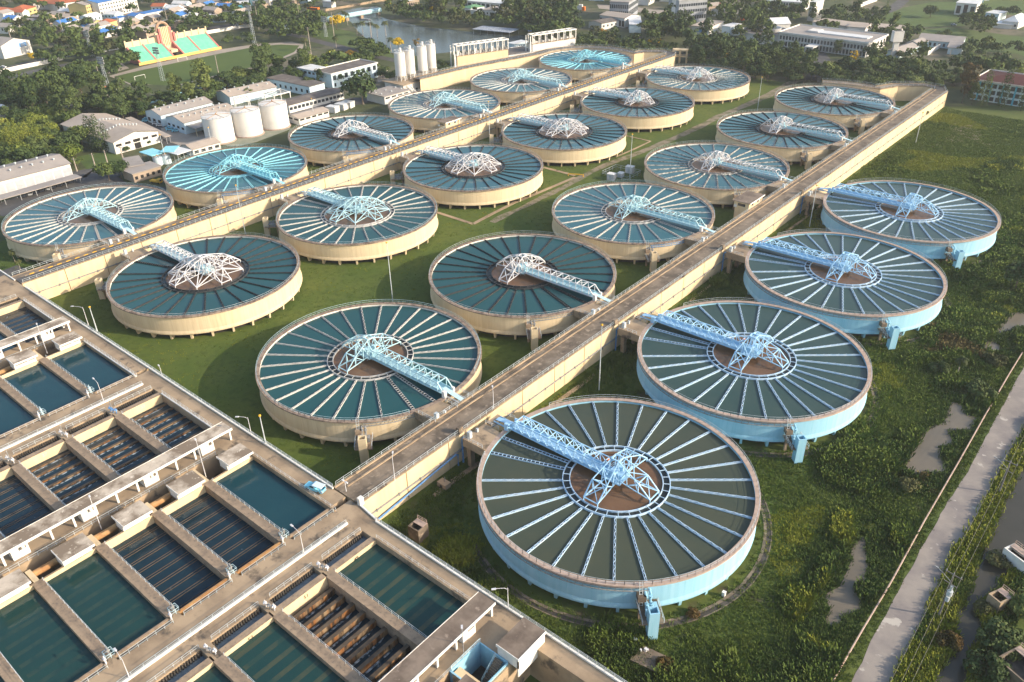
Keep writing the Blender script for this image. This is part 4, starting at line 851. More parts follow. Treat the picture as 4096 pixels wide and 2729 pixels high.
# blue pipe along the near causeway wall, and its riser
w = MB(); w.tube([(-36.3, -38.5, 1.2), (-36.3, -12, 3.6), (-36.3, -11.4, 3.2), (-36.3, -11.4, 0)], .22, 8); single('wall_pipe', w, M['pipe_blue'], 'blue pipe running down the cream causeway wall to the deck corner', 'pipe', (-36.3, -20, 3))
for i in range(4):
    y = TY('D', i+1)-9.2; w = MB(); w.tube([(-36.2, y-.6, 0), (-36.2, y-.6, 6.8), (-35.9, y-.6, 7.4), (-30.5, y-1.3, 7.4)], .24, 8); single('riser_pipe', w, M['pipe_blue'], f"blue riser pipe at the gangway of the {['nearest', 'second', 'third', 'farthest'][i]} blue tank", 'pipe', (-36, y, 0), 'blue riser pipes')
    t = thing('gate_post_box', f"grey box on the causeway edge at the {['nearest', 'second', 'third', 'farthest'][i]} blue tank gangway", 'box', (-37.2, y-.2, 8), 0, 'boxes on the causeway edge'); w = MB(); w.box(-.5, .5, -.7, .7, 0, 1.7); part('body', w, M['concrete_dark'], t)
w = MB(); w.box(-37.1, -36.2, -40.6, -39.5, 8, 9.9); single('end_pillar', w, M['white'], 'short white pillar ending the causeway parapet at the deck corner', 'pillar', (-36.6, -40, 8))
# electric poles on the right bank
M['timber'] = mat('grey pole', (0.22, 0.21, 0.2), (0.15, 0.14, 0.13), 1.5, rough=.8)
EP = []
for base, py, lab, tr in ((at(63.8, 0, 0) if False else Vector((63.8, 13.0, 0)), 2047+570*ZS, 'electric pole with transformer boxes on the grassy bank by the road', True), (Vector((63.86, 56.8, 0)), 1400+1025*ZS, 'electric pole with one street light arm farther up the grassy bank', False), (Vector((63.5, -30.0, 0)), None, 'electric pole out of frame at the lower right bank', False)):
    if py is None: continue
    h = hgt(base, py); EP.append((base, h)); t = thing('electric_pole', lab, 'power pole', tuple(base), 0, 'power poles along the right bank')
    w = MB(); w.tube([(0, 0, 0), (0, 0, h)], .2, 8, .13); part('pole', w, M['timber'], t)
    w = MB(); w.beam((-1.5, .3, h-.3), (1.5, -.3, h-.3), .14); w.beam((-1.2, .3, h-2.6), (1.2, -.3, h-2.6), .12); part('cross_arm', w, M['timber'], t)
    for x in (-1.3, 0, 1.3): w = MB(); w.tube([(x, -.2*x, h-.2), (x, -.2*x, h+.15)], .09, 6); part('insulator', w, M['steel'], t)
    w = MB(); w.tube([(0, 0, h-2.2), (-1.6, .5, h-1.4), (-2.8, .8, h-1.0)], .06, 5); w.beam((-2.7, .8, h-1.0), (-3.3, .95, h-.95), .28, .14); part('lamp_arm', w, M['steel'], t)
    if tr:
        for z_, s_ in ((h-5.0, .5), (h-6.5, .35), (h-3.8, .25)): w = MB(); w.tube([(.4, -.3, z_), (.4, -.3, z_+1.1)], s_, 10); part('transformer', w, M['rail'], t)
w = MB()
(b0, h0), (b1, h1) = EP
far = b1+(b1-b0)*1.0; near = b0-(b1-b0)*1.1
for o_ in (-1.3, 0, 1.3):
    for p0, p1 in ((near+Vector((0, 0, h0)), b0+Vector((0, 0, h0))), (b0+Vector((0, 0, h0)), b1+Vector((0, 0, h1))), (b1+Vector((0, 0, h1)), far+Vector((0, 0, h1)))):
        w.tube([p0.lerp(p1, k/8)+Vector((o_, -.2*o_, -1.2*(4*(k/8)*(1-k/8))-.0)) for k in range(9)], .022, 4)
single('power_cable', w, M['timber'], 'thin power cables strung along the right bank poles', 'cable', tuple(b0+Vector((0, 0, h0))))
# ------------------------------------------------------------------ background: ground patches, roads, lake
Zp = lambda ox, oy, s, *q: [(p.x, p.y) for p in zm(ox, oy, s, *q)]
M['field'] = mat('sports field grass', (0.075, 0.115, 0.022), (0.06, 0.095, 0.02), 0.03, (0.4, 0.7), 0.95)
M['pave'] = mat('pale paving', (0.36, 0.31, 0.26), (0.28, 0.24, 0.2), 0.1, (0.4, 0.7), 0.95)
M['yard'] = mat('dark yard asphalt', (0.075, 0.075, 0.08), (0.12, 0.115, 0.11), 0.12, (0.45, 0.7), 0.95)
M['meadow'] = mat('open meadow', (0.070, 0.115, 0.026), (0.095, 0.125, 0.035), 0.02, (0.4, 0.7), 0.95, col3=(0.05, 0.08, 0.02), scale3=0.1, thr3=(0.5, 0.7))
b = MB(); b.sheet(Zp(0, 0, ZS, (1000, 700), (1300, 615), (2030, 455), (2300, 415), (2354, 405))+Zp(1024, 0, ZS, (120, 400), (330, 385), (440, 410), (420, 470), (250, 540), (60, 600))+Zp(0, 0, ZS, (2000, 700), (1700, 780), (1200, 780)), .03); struct('running_track', b, M['pave'])
b = MB(); b.sheet(Zp(0, 0, ZS, (1050, 705), (1330, 640), (2040, 490), (2354, 430))+Zp(1024, 0, ZS, (230, 410), (400, 420), (350, 480), (100, 590))+Zp(0, 0, ZS, (2000, 690), (1600, 790), (1200, 770)), .05); struct('sports_field', b, M['field'])
b = MB(); b.sheet(Zp(1024, 0, ZS, (680, 180), (700, 150), (800, 100), (960, 70), (1120, 60), (1150, 100), (1090, 125), (1180, 170), (1350, 210), (1560, 250), (1980, 295), (2100, 310))+Zp(2048, 0, ZS, (0, 330), (150, 320), (160, 360), (0, 400))+Zp(1024, 0, ZS, (2354, 420), (1900, 470), (1400, 520), (1220, 480), (1050, 390), (930, 280), (870, 200)), .04); struct('lake', b, M['lake'])
b = MB()
for P, wd_, z in ((zm(0, 0, ZS, (-100, 700), (0, 660), (200, 600), (450, 540), (790, 480), (1100, 420), (1400, 350), (1800, 285), (2150, 225), (2354, 200)), 13, .06), (zm(0, 0, ZS, (-100, 770), (0, 740), (330, 650), (790, 560), (1050, 520)), 8, .05), (zm(1024, 0, ZS, (100, 270), (380, 330), (560, 380), (800, 440), (1000, 500), (1300, 560)), 8, .05), (zm(0, 0, ZS, (1150, 1010), (1400, 1150), (1700, 1330), (1900, 1300)), 16, .05), (zm(0, 560, ZT, (-100, 860), (300, 720), (800, 560), (1150, 440), (1300, 380)), 16, .05), (zm(0, 560, ZT, (850, 420), (1100, 380), (1350, 560), (1900, 620)), 12, .055), (zm(1024, 0, ZS, (300, 1040), (700, 960), (900, 920), (1000, 950)), 12, .055), (zm(0, 1000, ZS, (0, 200), (160, 270), (330, 330)), 12, .05), (zm(3072, 0, ZS, (400, 740), (480, 640), (500, 540), (450, 480)), 10, .055), (zm(3072, 0, ZS, (950, 160), (1150, 80), (1240, 10), (1270, -60)), 10, .05)):
    P = resample(P, 24)
    for i in range(23):
        a, c = P[i], P[i+1]; tt = (P[min(23, i+1)]-P[max(0, i-1)]).normalized(); t2 = (P[min(23, i+2)]-P[i]).normalized()
        n1 = Vector((-tt.y, tt.x, 0))*wd_/2; n2 = Vector((-t2.y, t2.x, 0))*wd_/2
        b.quad(*[(p.x, p.y, z) for p in (a-n1, c-n2, c+n2, a+n1)])
struct('street', b, M['yard'])
b = MB()
for P in (Zp(0, 0, ZS, (1480, 1180), (1700, 1130), (1850, 1200), (1950, 1330), (1700, 1360), (1500, 1280)), Zp(2048, 0, ZS, (780, 40), (1100, 60), (1300, 90), (1500, 100), (1400, 130), (1100, 110), (800, 80)), Zp(0, 0, ZS, (1010, 130), (1270, 80), (1330, 110), (1100, 150)), Zp(1024, 0, ZS, (1110, 700), (1230, 680), (1250, 740), (1120, 760)), Zp(0, 0, ZS, (940, 640), (1100, 570), (1190, 630), (1000, 680))): b.sheet(P, .07)
struct('paved_yard', b, M['pave'])
b = MB()
for P in (Zp(3072, 0, ZS, (1000, 170), (1250, 70), (1500, 20), (1750, 20), (1900, 120), (1800, 240), (1400, 250), (1100, 200)), Zp(3072, 0, ZS, (1250, 290), (1700, 250), (2100, 310), (2500, 360), (2500, 560), (2300, 500), (1900, 470), (1600, 350)), Zp(3072, 0, ZS, (1500, -100), (2354, -100), (2500, 150), (2000, 130), (1700, 10)), Zp(0, 0, ZS, (700, 1440), (1060, 1380), (1150, 1480), (800, 1560)), Zp(1024, 0, ZS, (420, 300), (700, 250), (900, 300), (1100, 420), (1280, 520), (1290, 560), (1000, 480), (700, 380))): b.sheet(P, .02)
struct('meadow', b, M['meadow'])
def wall_line(label, P, h, m, th=.35, name='boundary_wall', grp=None):
    w = MB()
    for a, c in zip(P, P[1:]): w.beam((a.x, a.y, h/2), (c.x, c.y, h/2), th, h)
    return single(name, w, M[m], label, 'wall', tuple(P[0]), grp)
wall_line('long white boundary wall between street and trees at far left', zm(0, 0, ZS, (-50, 690), (200, 635), (420, 590), (580, 552)), 2.6, 'white')
wall_line('white boundary wall along the street left of the grandstand', zm(0, 0, ZS, (790, 512), (1000, 470), (1110, 450), (1230, 428)), 2.6, 'white')
wall_line('white boundary wall along the street right of the grandstand', zm(0, 0, ZS, (1660, 355), (1900, 315), (2210, 262), (2330, 248)), 2.6, 'white')
wall_line('pale blue wall between the tree belt and the storage sheds', zm(0, 0, ZS, (1030, 1040), (1300, 970), (1600, 900), (2000, 815), (2260, 765)), 2.4, 'blue_wall')
wall_line('low concrete bank wall on the far side of the lake canal', zm(1024, 0, ZS, (640, 105), (900, 60), (1150, 15), (1300, -15)), 2.0, 'concrete')
wall_line('white garden wall beside the far top lane', zm(3072, 0, ZS, (810, 85), (900, 45), (1000, 10)), 3.0, 'white')
wall_line('long dark fence before the trees at the far end of the tanks', zm(3072, 0, ZS, (450, 755), (900, 775), (1250, 790), (1560, 790)), 2.2, 'steel', .15, 'fence')
# ------------------------------------------------------------------ buildings
M['roof_grey'] = mat('grey corrugated roof', (0.36, 0.32, 0.29), (0.28, 0.25, 0.23), 0.1, (0.4, 0.7), 0.7, col3=(0.22, 0.2, 0.18), scale3=0.5, thr3=(0.6, 0.75))
M['roof_tan'] = mat('dusty tan corrugated roof', (0.44, 0.37, 0.31), (0.36, 0.3, 0.25), 0.1, (0.4, 0.7), 0.7, col3=(0.3, 0.25, 0.21), scale3=0.4, thr3=(0.6, 0.75))
M['roof_dark'] = mat('dark flat roof', (0.13, 0.11, 0.10), (0.2, 0.175, 0.155), 0.2, (0.45, 0.7), 0.9)
M['roof_red'] = mat('red tile roof', (0.36, 0.10, 0.05), (0.44, 0.15, 0.06), 0.15, (0.4, 0.7), 0.8)
M['roof_maroon'] = mat('maroon roof', (0.075, 0.018, 0.016), (0.10, 0.028, 0.024), 0.2, rough=.8)
M['roof_white'] = mat('white sheet roof', (0.70, 0.70, 0.70), (0.6, 0.6, 0.6), 0.2, rough=.5)
M['roof_blue'] = mat('blue sheet roof', (0.05, 0.18, 0.50), (0.07, 0.22, 0.52), 0.2, rough=.6)
M['roof_green'] = mat('green sheet roof', (0.12, 0.28, 0.14), (0.15, 0.3, 0.16), 0.2, rough=.6)
M['sky_wall'] = mat('pale blue plaster', (0.52, 0.66, 0.74), (0.6, 0.7, 0.74), 0.2, rough=.8)
M['w_plaster'] = mat('white plaster', (0.70, 0.68, 0.65), (0.60, 0.57, 0.53), 0.15, (0.45, 0.75), 0.8)
M['y_plaster'] = mat('yellow plaster', (0.62, 0.50, 0.22), (0.56, 0.44, 0.2), 0.2, rough=.8)
M['g_plaster'] = mat('grey facade', (0.34, 0.36, 0.40), (0.28, 0.3, 0.33), 0.2, rough=.8)
M['o_plaster'] = mat('orange plaster', (0.7, 0.22, 0.04), rough=.8)
M['t_plaster'] = mat('tan plaster', (0.42, 0.33, 0.25), (0.36, 0.28, 0.21), 0.2, rough=.85)
M['teal_trim'] = mat('bright teal blue trim', (0.1, 0.45, 0.62), rough=.6)
FOOT = []
def bld(name, label, cat, o, q, h, roof='flat', wm='w_plaster', rm='roof_grey', rh=2.0, win=(), over=.5, doors=0, group=None, vents=0, posts=False, para=.0):
    """q: three survey marks A, B (front eave) and C (behind B) at eave height h"""
    A, B, Cc = zm(*o, *q, z=h); u = B-A; L = u.length; u.normalize(); v = Vector((-u.y, u.x, 0)); W = (Cc-B).dot(v); 
    if W < 0: v = -v; W = -W
    ang = atan2(u.y, u.x); flip = 1 if v.dot(Vector((-u.y, u.x, 0))) > 0 else -1
    t = thing(name, label, cat, (A.x, A.y, 0), ang, group); FOOT.append((A.x, A.y, u.x, u.y, v.x, v.y, L, W))
    Y = lambda y: y*flip
    def bx(w, x0, x1, y0, y1, z0, z1): w.box(x0, x1, min(Y(y0), Y(y1)), max(Y(y0), Y(y1)), z0, z1)
    if posts:
        for x in [L*i/max(2, int(L/6)) for i in range(max(2, int(L/6))+1)]:
            for y in (.2, W-.4): w = MB(); bx(w, max(0, x-.3), max(0, x-.3)+.25, y, y+.25, 0, h); part('post', w, M[wm], t)
    else:
        w = MB(); bx(w, 0, L, 0, W, 0, h)
        if roof == 'gable':
            for x in (0, L): w.quad((x, Y(0), h), (x, Y(W), h), (x, Y(W/2), h+rh-.05))
        if roof == 'gabley':
            for y in (0, W): w.quad((0, Y(y), h), (L, Y(y), h), (L/2, Y(y), h+rh-.05))
        part('wall', w, M[wm], t)
    w = MB(); e = over; ez = -rh*e/max(1, W/2) if roof == 'gable' else -rh*e/max(1, L/2)
    if roof == 'flat': bx(w, -e, L+e, -e, W+e, h+.003, h+.3)
    elif roof == 'gable':
        for y0, y1 in ((-e, W/2), (W+e, W/2)):
            for dz in (0, .15): w.quad((-e, Y(y0), h+ez+dz), (L+e, Y(y0), h+ez+dz), (L+e, Y(y1), h+rh+dz), (-e, Y(y1), h+rh+dz))
    elif roof == 'gabley':
        for x0, x1 in ((-e, L/2), (L+e, L/2)):
            for dz in (0, .15): w.quad((x0, Y(-e), h+ez+dz), (x0, Y(W+e), h+ez+dz), (x1, Y(W+e), h+rh+dz), (x1, Y(-e), h+rh+dz))
    elif roof == 'hip':
        i = min(L, W)/2; r0, r1 = ((i, W/2), (L-i, W/2)) if L >= W else ((L/2, i), (L/2, W-i))
        c = [(-e, -e), (L+e, -e), (L+e, W+e), (-e, W+e)]
        P3 = lambda p, z: (p[0], Y(p[1]), z)
        if L >= W:
            w.quad(P3(c[0], h), P3(c[1], h), P3(r1, h+rh), P3(r0, h+rh)); w.quad(P3(c[2], h), P3(c[3], h), P3(r0, h+rh), P3(r1, h+rh)); w.quad(P3(c[1], h), P3(c[2], h), P3(r1, h+rh)); w.quad(P3(c[3], h), P3(c[0], h), P3(r0, h+rh))
        else:
            w.quad(P3(c[0], h), P3(c[1], h), P3(r0, h+rh)); w.quad(P3(c[1], h), P3(c[2], h), P3(r1, h+rh), P3(r0, h+rh)); w.quad(P3(c[2], h), P3(c[3], h), P3(r1, h+rh)); w.quad(P3(c[3], h), P3(c[0], h), P3(r0, h+rh), P3(r1, h+rh))
        w.quad(*[P3(p, h+.01) for p in c])
    rf = part('roof', w, M[rm], t)
    if para:
        w = MB(); bx(w, -e-.1, L+e+.1, -e-.15, -e+.15, h-.1, h+.3+para); bx(w, -e-.1, L+e+.1, W+e-.15, W+e+.15, h-.1, h+.3+para); bx(w, -e-.15, -e+.15, -e+.15, W+e-.15, h-.1, h+.3+para); bx(w, L+e-.15, L+e+.15, -e+.15, W+e-.15, h-.1, h+.3+para); part('parapet', w, M['w_plaster'], rf)
    for k in range(vents):
        vx = L*(.1+.8*((k % max(1, vents//2))/max(1, vents//2-1 or 1))); vy = W*(.3 if k < vents//2 else .62)
        zz = h+rh*(1-abs(vy-W/2)/(W/2)) if roof == 'gable' else h+rh*(1-abs(vx-L/2)/(L/2)) if roof == 'gabley' else h
        w = MB(); w.tube([(vx, Y(vy), zz-.1), (vx, Y(vy), zz+.7)], .28, 7); w.tube([(vx, Y(vy), zz+.6), (vx, Y(vy), zz+1.0)], .45, 7); part('roof_vent', w, M['rail'], rf)
    for side, n, z0, z1, fr, mm in win:
        ln = L if side in 'fb' else W
        for i in range(n):
            c0 = ln*(i+.5)/n; hw = ln/n*fr/2; w = MB()
            if side == 'f': bx(w, c0-hw, c0+hw, -.05, .02, z0, z1)
            elif side == 'b': bx(w, c0-hw, c0+hw, W-.02, W+.05, z0, z1)
            elif side == 'l': bx(w, -.05, .02, c0-hw, c0+hw, z0, z1)
            else: bx(w, L-.02, L+.05, c0-hw, c0+hw, z0, z1)
            part('window' if mm in ('glass', 'black') else 'roller_door' if mm == 'door' else 'wall_panel', w, M[mm], t)
    return t, L, W, flip
M['door'] = mat('grey roller door', (0.46, 0.47, 0.5), (0.4, 0.41, 0.44), .5, rough=.6, bump=.2, bscale=8)
O1, O2, O3, O4 = (0, 0, ZS), (1024, 0, ZS), (2048, 0, ZS), (3072, 0, ZS); OA = (0, 560, ZT); O5 = (1800, 0, 620/1345); O6 = (2400, 0, 620/1345); O7 = (3000, 0, 620/1345); O8 = (3476, 0, 620/1345); O0 = (0, 0, 620/1345); O9 = (600, 0, 620/1345)
bld('garage', 'long grey-roofed garage with roller doors at the left edge', 'garage', OA, ((-330, 570), (820, 278), (590, 168)), 5.5, 'gable', 'w_plaster', 'roof_grey', 2.0, (('f', 10, .2, 4.0, .86, 'door'),), vents=16)
bld('carport', 'long low grey carport roof before the roller-door garage', 'carport', OA, ((-330, 800), (945, 442), (870, 416)), 2.8, 'flat', 'steel', 'roof_grey', posts=True)
bld('warehouse', 'white gabled warehouse with rows of roof turbines among trees', 'warehouse', O1, ((1040, 1310), (1448, 1203), (1015, 1035)), 6.0, 'gabley', 'w_plaster', 'roof_tan', 2.6, (('f', 1, 3.6, 4.9, .16, 'black'), ('f', 5, 3.4, 4.6, .62, 'black'), ('f', 1, .1, 3.0, .14, 'black')), vents=24, over=.8)
bld('canopy', 'tan strip canopy beside the white gabled warehouse', 'canopy', O1, ((1520, 1262), (1160, 1090), (1190, 1076)), 3.5, 'flat', 'steel', 'roof_tan', posts=True)
bld('storage_shed', 'rear of two adjoining grey-roofed sheds behind the storage tanks', 'shed', O1, ((1475, 1062), (1950, 942), (1865, 890)), 6.0, 'gable', 'sky_wall', 'roof_grey', 2.0, (('l', 3, 1, 3, .5, 'black'),), vents=12)
bld('storage_shed', 'front of two adjoining grey-roofed sheds behind the storage tanks', 'shed', O1, ((1690, 1132), (2175, 1010), (2060, 945)), 6.0, 'gable', 'sky_wall', 'roof_tan', 2.0, (('l', 4, 2, 3.2, .5, 'black'),), vents=16)
bld('lean_to', 'grey lean-to roof along the front shed behind the storage tanks', 'canopy', O1, ((1800, 1185), (2290, 1060), (2240, 1020)), 4.2, 'flat', 'cream_wall', 'roof_grey', posts=True)
bld('loading_shed', 'tan-roofed loading shed left of the nearest storage tank', 'shed', O1, ((1770, 1375), (2020, 1308), (1925, 1265)), 3.6, 'gable', 'w_plaster', 'roof_tan', 1.2, (('f', 4, 1.2, 2.6, .6, 'black'),), vents=0)
bld('store_roof', 'long shed with roof turbines beside the pale blue wall', 'shed', O1, ((2110, 890), (2540, 800), (2440, 750)), 5.0, 'gable', 'sky_wall', 'roof_tan', 1.8, (), vents=10)
bld('curved_canopy', 'bright blue curved canopy over the green vessels, left one', 'canopy', OA, ((1790, 190), (1925, 150), (1800, 105)), 5.0, 'flat', 'steel', 'cyan_roof' if 'cyan_roof' in M else 'cyan', posts=True)
bld('curved_canopy', 'bright blue canopy over the green vessels, upper one', 'canopy', OA, ((1900, 145), (2040, 140), (1900, 85)), 5.6, 'flat', 'steel', 'cyan', posts=True)
bld('curved_canopy', 'pale grey canopy right of the bright blue canopies', 'canopy', OA, ((2090, 175), (2240, 125), (2110, 70)), 5.2, 'flat', 'steel', 'roof_white', posts=True)
bld('workshop', 'low grey-roofed workshop behind the two nearest left tanks', 'workshop', OA, ((1560, 405), (1890, 310), (1800, 250)), 4.0, 'flat', 't_plaster', 'roof_grey', win=(('f', 5, 1.2, 2.6, .5, 'black'),))
bld('workshop', 'grey shed roof with pale skylight left of the low workshop', 'workshop', OA, ((1520, 320), (1690, 290), (1640, 190)), 4.4, 'flat', 't_plaster', 'roof_grey')
bld('office_block', 'white-roofed two storey block left of the dark-roofed laboratory', 'building', O2, ((395, 624), (622, 670), (690, 634)), 8.0, 'flat', 'sky_wall', 'roof_white', win=(('f', 6, 5.4, 6.8, .6, 'glass'), ('f', 6, 2, 3.4, .5, 'glass')), over=1.0)
bld('laboratory', 'white two storey laboratory with dark flat roof and grid windows', 'building', O2, ((690, 688), (1110, 584), (960, 553)), 8.5, 'flat', 'sky_wall', 'roof_dark', win=(('f', 8, 4.8, 7.6, .55, 'glass'), ('f', 8, 1, 3, .3, 'glass')), para=.5)
bld('depot', 'low blue-white depot with dark roof among trees', 'building', O2, ((100, 720), (490, 800), (625, 762)), 5.5, 'flat', 'sky_wall', 'roof_dark', win=(('f', 8, 1.6, 3.4, .35, 'glass'),))
bld('workshop_row', 'long low workshop with dark roof behind the white boxes', 'workshop', O2, ((300, 970), (805, 840), (725, 800)), 4.5, 'gable', 'w_plaster', 'roof_dark', .8, (('f', 14, 1.6, 3.2, .75, 'glass'), ('l', 2, 1.5, 3, .5, 'glass')))
bld('pump_shed', 'small grey gabled shed behind the third left tank', 'shed', O2, ((395, 1092), (668, 1016), (590, 980)), 3.6, 'gable', 'w_plaster', 'roof_tan', 1.0, (('f', 5, 2.2, 3.1, .7, 'black'), ('l', 2, 2.2, 3.1, .7, 'black')))
bld('store', 'grey-roofed store right of the big round tree', 'shed', O2, ((1180, 893), (1408, 830), (1290, 780)), 4.5, 'flat', 'w_plaster', 'roof_grey', win=(('f', 4, 3.0, 3.9, .7, 'glass'),), vents=6)
bld('gatehouse', 'small dark-roofed house beside the silo platform', 'house', O2, ((1745, 708), (1845, 690), (1770, 655)), 3.2, 'flat', 'w_plaster', 'roof_dark', win=(('f', 2, 1, 2.2, .4, 'glass'),))
bld('guard_booth', 'small white booth on the yard by the laboratory', 'booth', O2, ((1165, 632), (1205, 622), (1190, 608)), 2.8, 'flat', 'w_plaster', 'roof_white', win=(('f', 1, 1, 2.2, .7, 'glass'),))
# open steel frames with slatted roofs
for lab, o_, q in (('white open frame with slatted top beside the workshop row', O2, ((165, 885), (310, 850), (235, 822))), ('white open frame with slatted top behind the sheds', O1, ((2165, 945), (2295, 930), (2235, 895)))):
    A, B, Cc = zm(*o_, *q, z=6); u = (B-A); L = u.length; u.normalize(); v = Vector((-u.y, u.x, 0)); W = abs((Cc-B).dot(v)); t = thing('open_frame', lab, 'frame', (A.x, A.y, 0), atan2(u.y, u.x), 'white open frames')
    for x in (0, L):
        for y in (0, W): w = MB(); w.box(x-.2, x+.2, y-.2, y+.2, 0, 6); part('post', w, M['white'], t)
    w = MB(); w.box(-.4, L+.4, -.3, .3, 6, 6.6); w.box(-.4, L+.4, W-.3, W+.3, 6, 6.6)
    for i in range(6): x = L*i/5; w.box(x-.2, x+.2, .3, W-.3, 6.1, 6.5)
    part('slatted_top', w, M['white'], t)
# storage tanks and vessels
def vtank(name, label, cat, c, r, h, m, group, cone=.6, base=True):
    t = thing(name, label, cat, (c.x, c.y, 0), 0, group)
    w = MB(); w.lathe([(r, .3), (r, h)], 40); part('shell', w, M[m], t, smooth=True)
    w = MB(); w.lathe([(r+.05, h), (r*.5, h+cone*.5), (.01, h+cone)], 40); tp_ = part('top', w, M[m], t)
    w = MB()
    for k in range(5): a = R(k*72); w.beam((0, 0, h+cone+.1), (r*cos(a), r*sin(a), h+.1), .14)
    w.tube([(0, 0, h+cone), (0, 0, h+cone+.7)], .3, 8); part('top_pipe', w, M['pipe_tan'], tp_)
    w = MB(); N = 24; rail_mb(w, [(r*cos(2*pi*i/N), r*sin(2*pi*i/N), h) for i in range(N)], .9, 3, .05, closed=True); part('guard_rail', w, M['rail'], tp_)
    if base: w = MB(); w.lathe([(r+.6, 0), (r+.6, .6), (r, .6)], 40); part('footing', w, M['rim_pink'], t)
    return t
for lab, l, r_x, yb in (('leftmost of three big white storage tanks', 832, 943, 583), ('middle of three big white storage tanks', 946, 1055, 556), ('rightmost of three big white storage tanks', 1054, 1160, 526)):
    e = at((l+r_x)/2, yb-4, 0); g = (at(r_x, yb-18, 0)-at(l, yb-18, 0)).length/2; d = Vector((e.x-CAM[0], e.y-CAM[1], 0)).normalized(); c = e+d*g*1.0
    vtank('storage_tank', lab, 'storage tank', c, g, hgt(c, {583: 463, 556: 437, 526: 411}[yb]), 'w_plaster', 'big white storage tanks')
b = MB(); b.sheet(Zp(0, 0, ZS, (1980, 1330), (2180, 1350), (2354, 1310))+Zp(1024, 0, ZS, (320, 1190), (300, 1130), (0, 1180))+Zp(0, 0, ZS, (2100, 1150), (1950, 1250)), .09); struct('tank_apron', b, mat('green grey apron', (0.2, 0.22, 0.17), (0.26, 0.26, 0.2), .2, rough=.9))
for k, (q, lab) in enumerate((((1870, 260), 'left pale green vessel under the blue canopy'), ((1970, 240), 'right pale green vessel under the blue canopy'))):
    c = at(OA[0]+q[0]*ZT, OA[1]+(q[1]+40)*ZT, 0); vtank('vessel', lab, 'vessel', c, 2.1, 4.2, 'sky_wall', 'pale green vessels', .4, False)
# silos on their platforms
for k, (x0, x1, yb, yt, yc) in enumerate(((1290, 1385, 742, 482, 455), (1380, 1470, 722, 460, 432), (1495, 1582, 695, 425, 400), (1577, 1662, 670, 405, 378))):
    zb = 6.0; c = at(1024+(x0+x1)/2*ZS, yb*ZS, zb); r = (at(1024+x1*ZS, yb*ZS, zb)-at(1024+x0*ZS, yb*ZS, zb)).length/2; c0 = Vector((c.x, c.y, zb)); h = hgt(c0, yt*ZS)
    t = thing('silo', f"white silo, {['leftmost', 'second from left', 'third from left', 'rightmost'][k]} of four beside the lake", 'silo', (c.x, c.y, zb), 0, 'four white silos')
    w = MB(); w.lathe([(r, 3.2), (r, h)], 28); part('shell', w, M['w_plaster'], t, smooth=True)
    w = MB(); w.lathe([(r, 3.2), (.6, .6), (.4, .3)], 28); part('hopper', w, M['w_plaster'], t)
    w = MB(); w.lathe([(r, h), (.01, h+.5)], 28); w.tube([(r*.3, 0, h), (r*.3, 0, h+2.6)], r*.24, 10); w.tube([(-r*.3, .3, h), (-r*.3, .3, h+1.2)], r*.15, 8); tp_ = part('filter_head', w, M['white'], t)
    w = MB(); rail_mb(w, [(r*cos(2*pi*i/14), r*sin(2*pi*i/14), h) for i in range(14)], 1.2, 3, .06, closed=True); part('guard_rail', w, M['white_metal'], t)
    for q in range(8): a = 2*pi*q/8; w = MB(); w.beam((r*cos(a), r*sin(a), 0), (r*cos(a), r*sin(a), 3.3), .25); part('leg', w, M['white'], t)
    w = MB(); w.beam((r+.15, -.3, 0), (r+.15, -.3, h), .08); w.beam((r+.15, .3, 0), (r+.15, .3, h), .08); part('ladder', w, M['rail'], t)
for lab, q in (('white concrete platform under the left pair of silos', ((1355, 785), (1512, 742), (1400, 690))), ('white concrete platform under the right pair of silos', ((1560, 712), (1708, 672), (1600, 630)))):
    t, L, W, f_ = bld('silo_platform', lab, 'platform', O2, q, 5.9, 'flat', 'w_plaster', 'concrete', win=(('f', 2, .3, 2.4, .2, 'glass'),), over=1.2)
    w = MB()
    for i in range(12): w.box(L*.2+i*.45, L*.2+i*.45+.5, -2.4, -1.3, 5.4-i*.45, 5.5-i*.45)
    w.beam((L*.2, -1.3, 5.8), (L*.2+5.4, -1.3, .5), .2, .3); w.beam((L*.2, -2.4, 5.8), (L*.2+5.4, -2.4, .5), .2, .3); part('stairs', w, M['white_metal'], t)
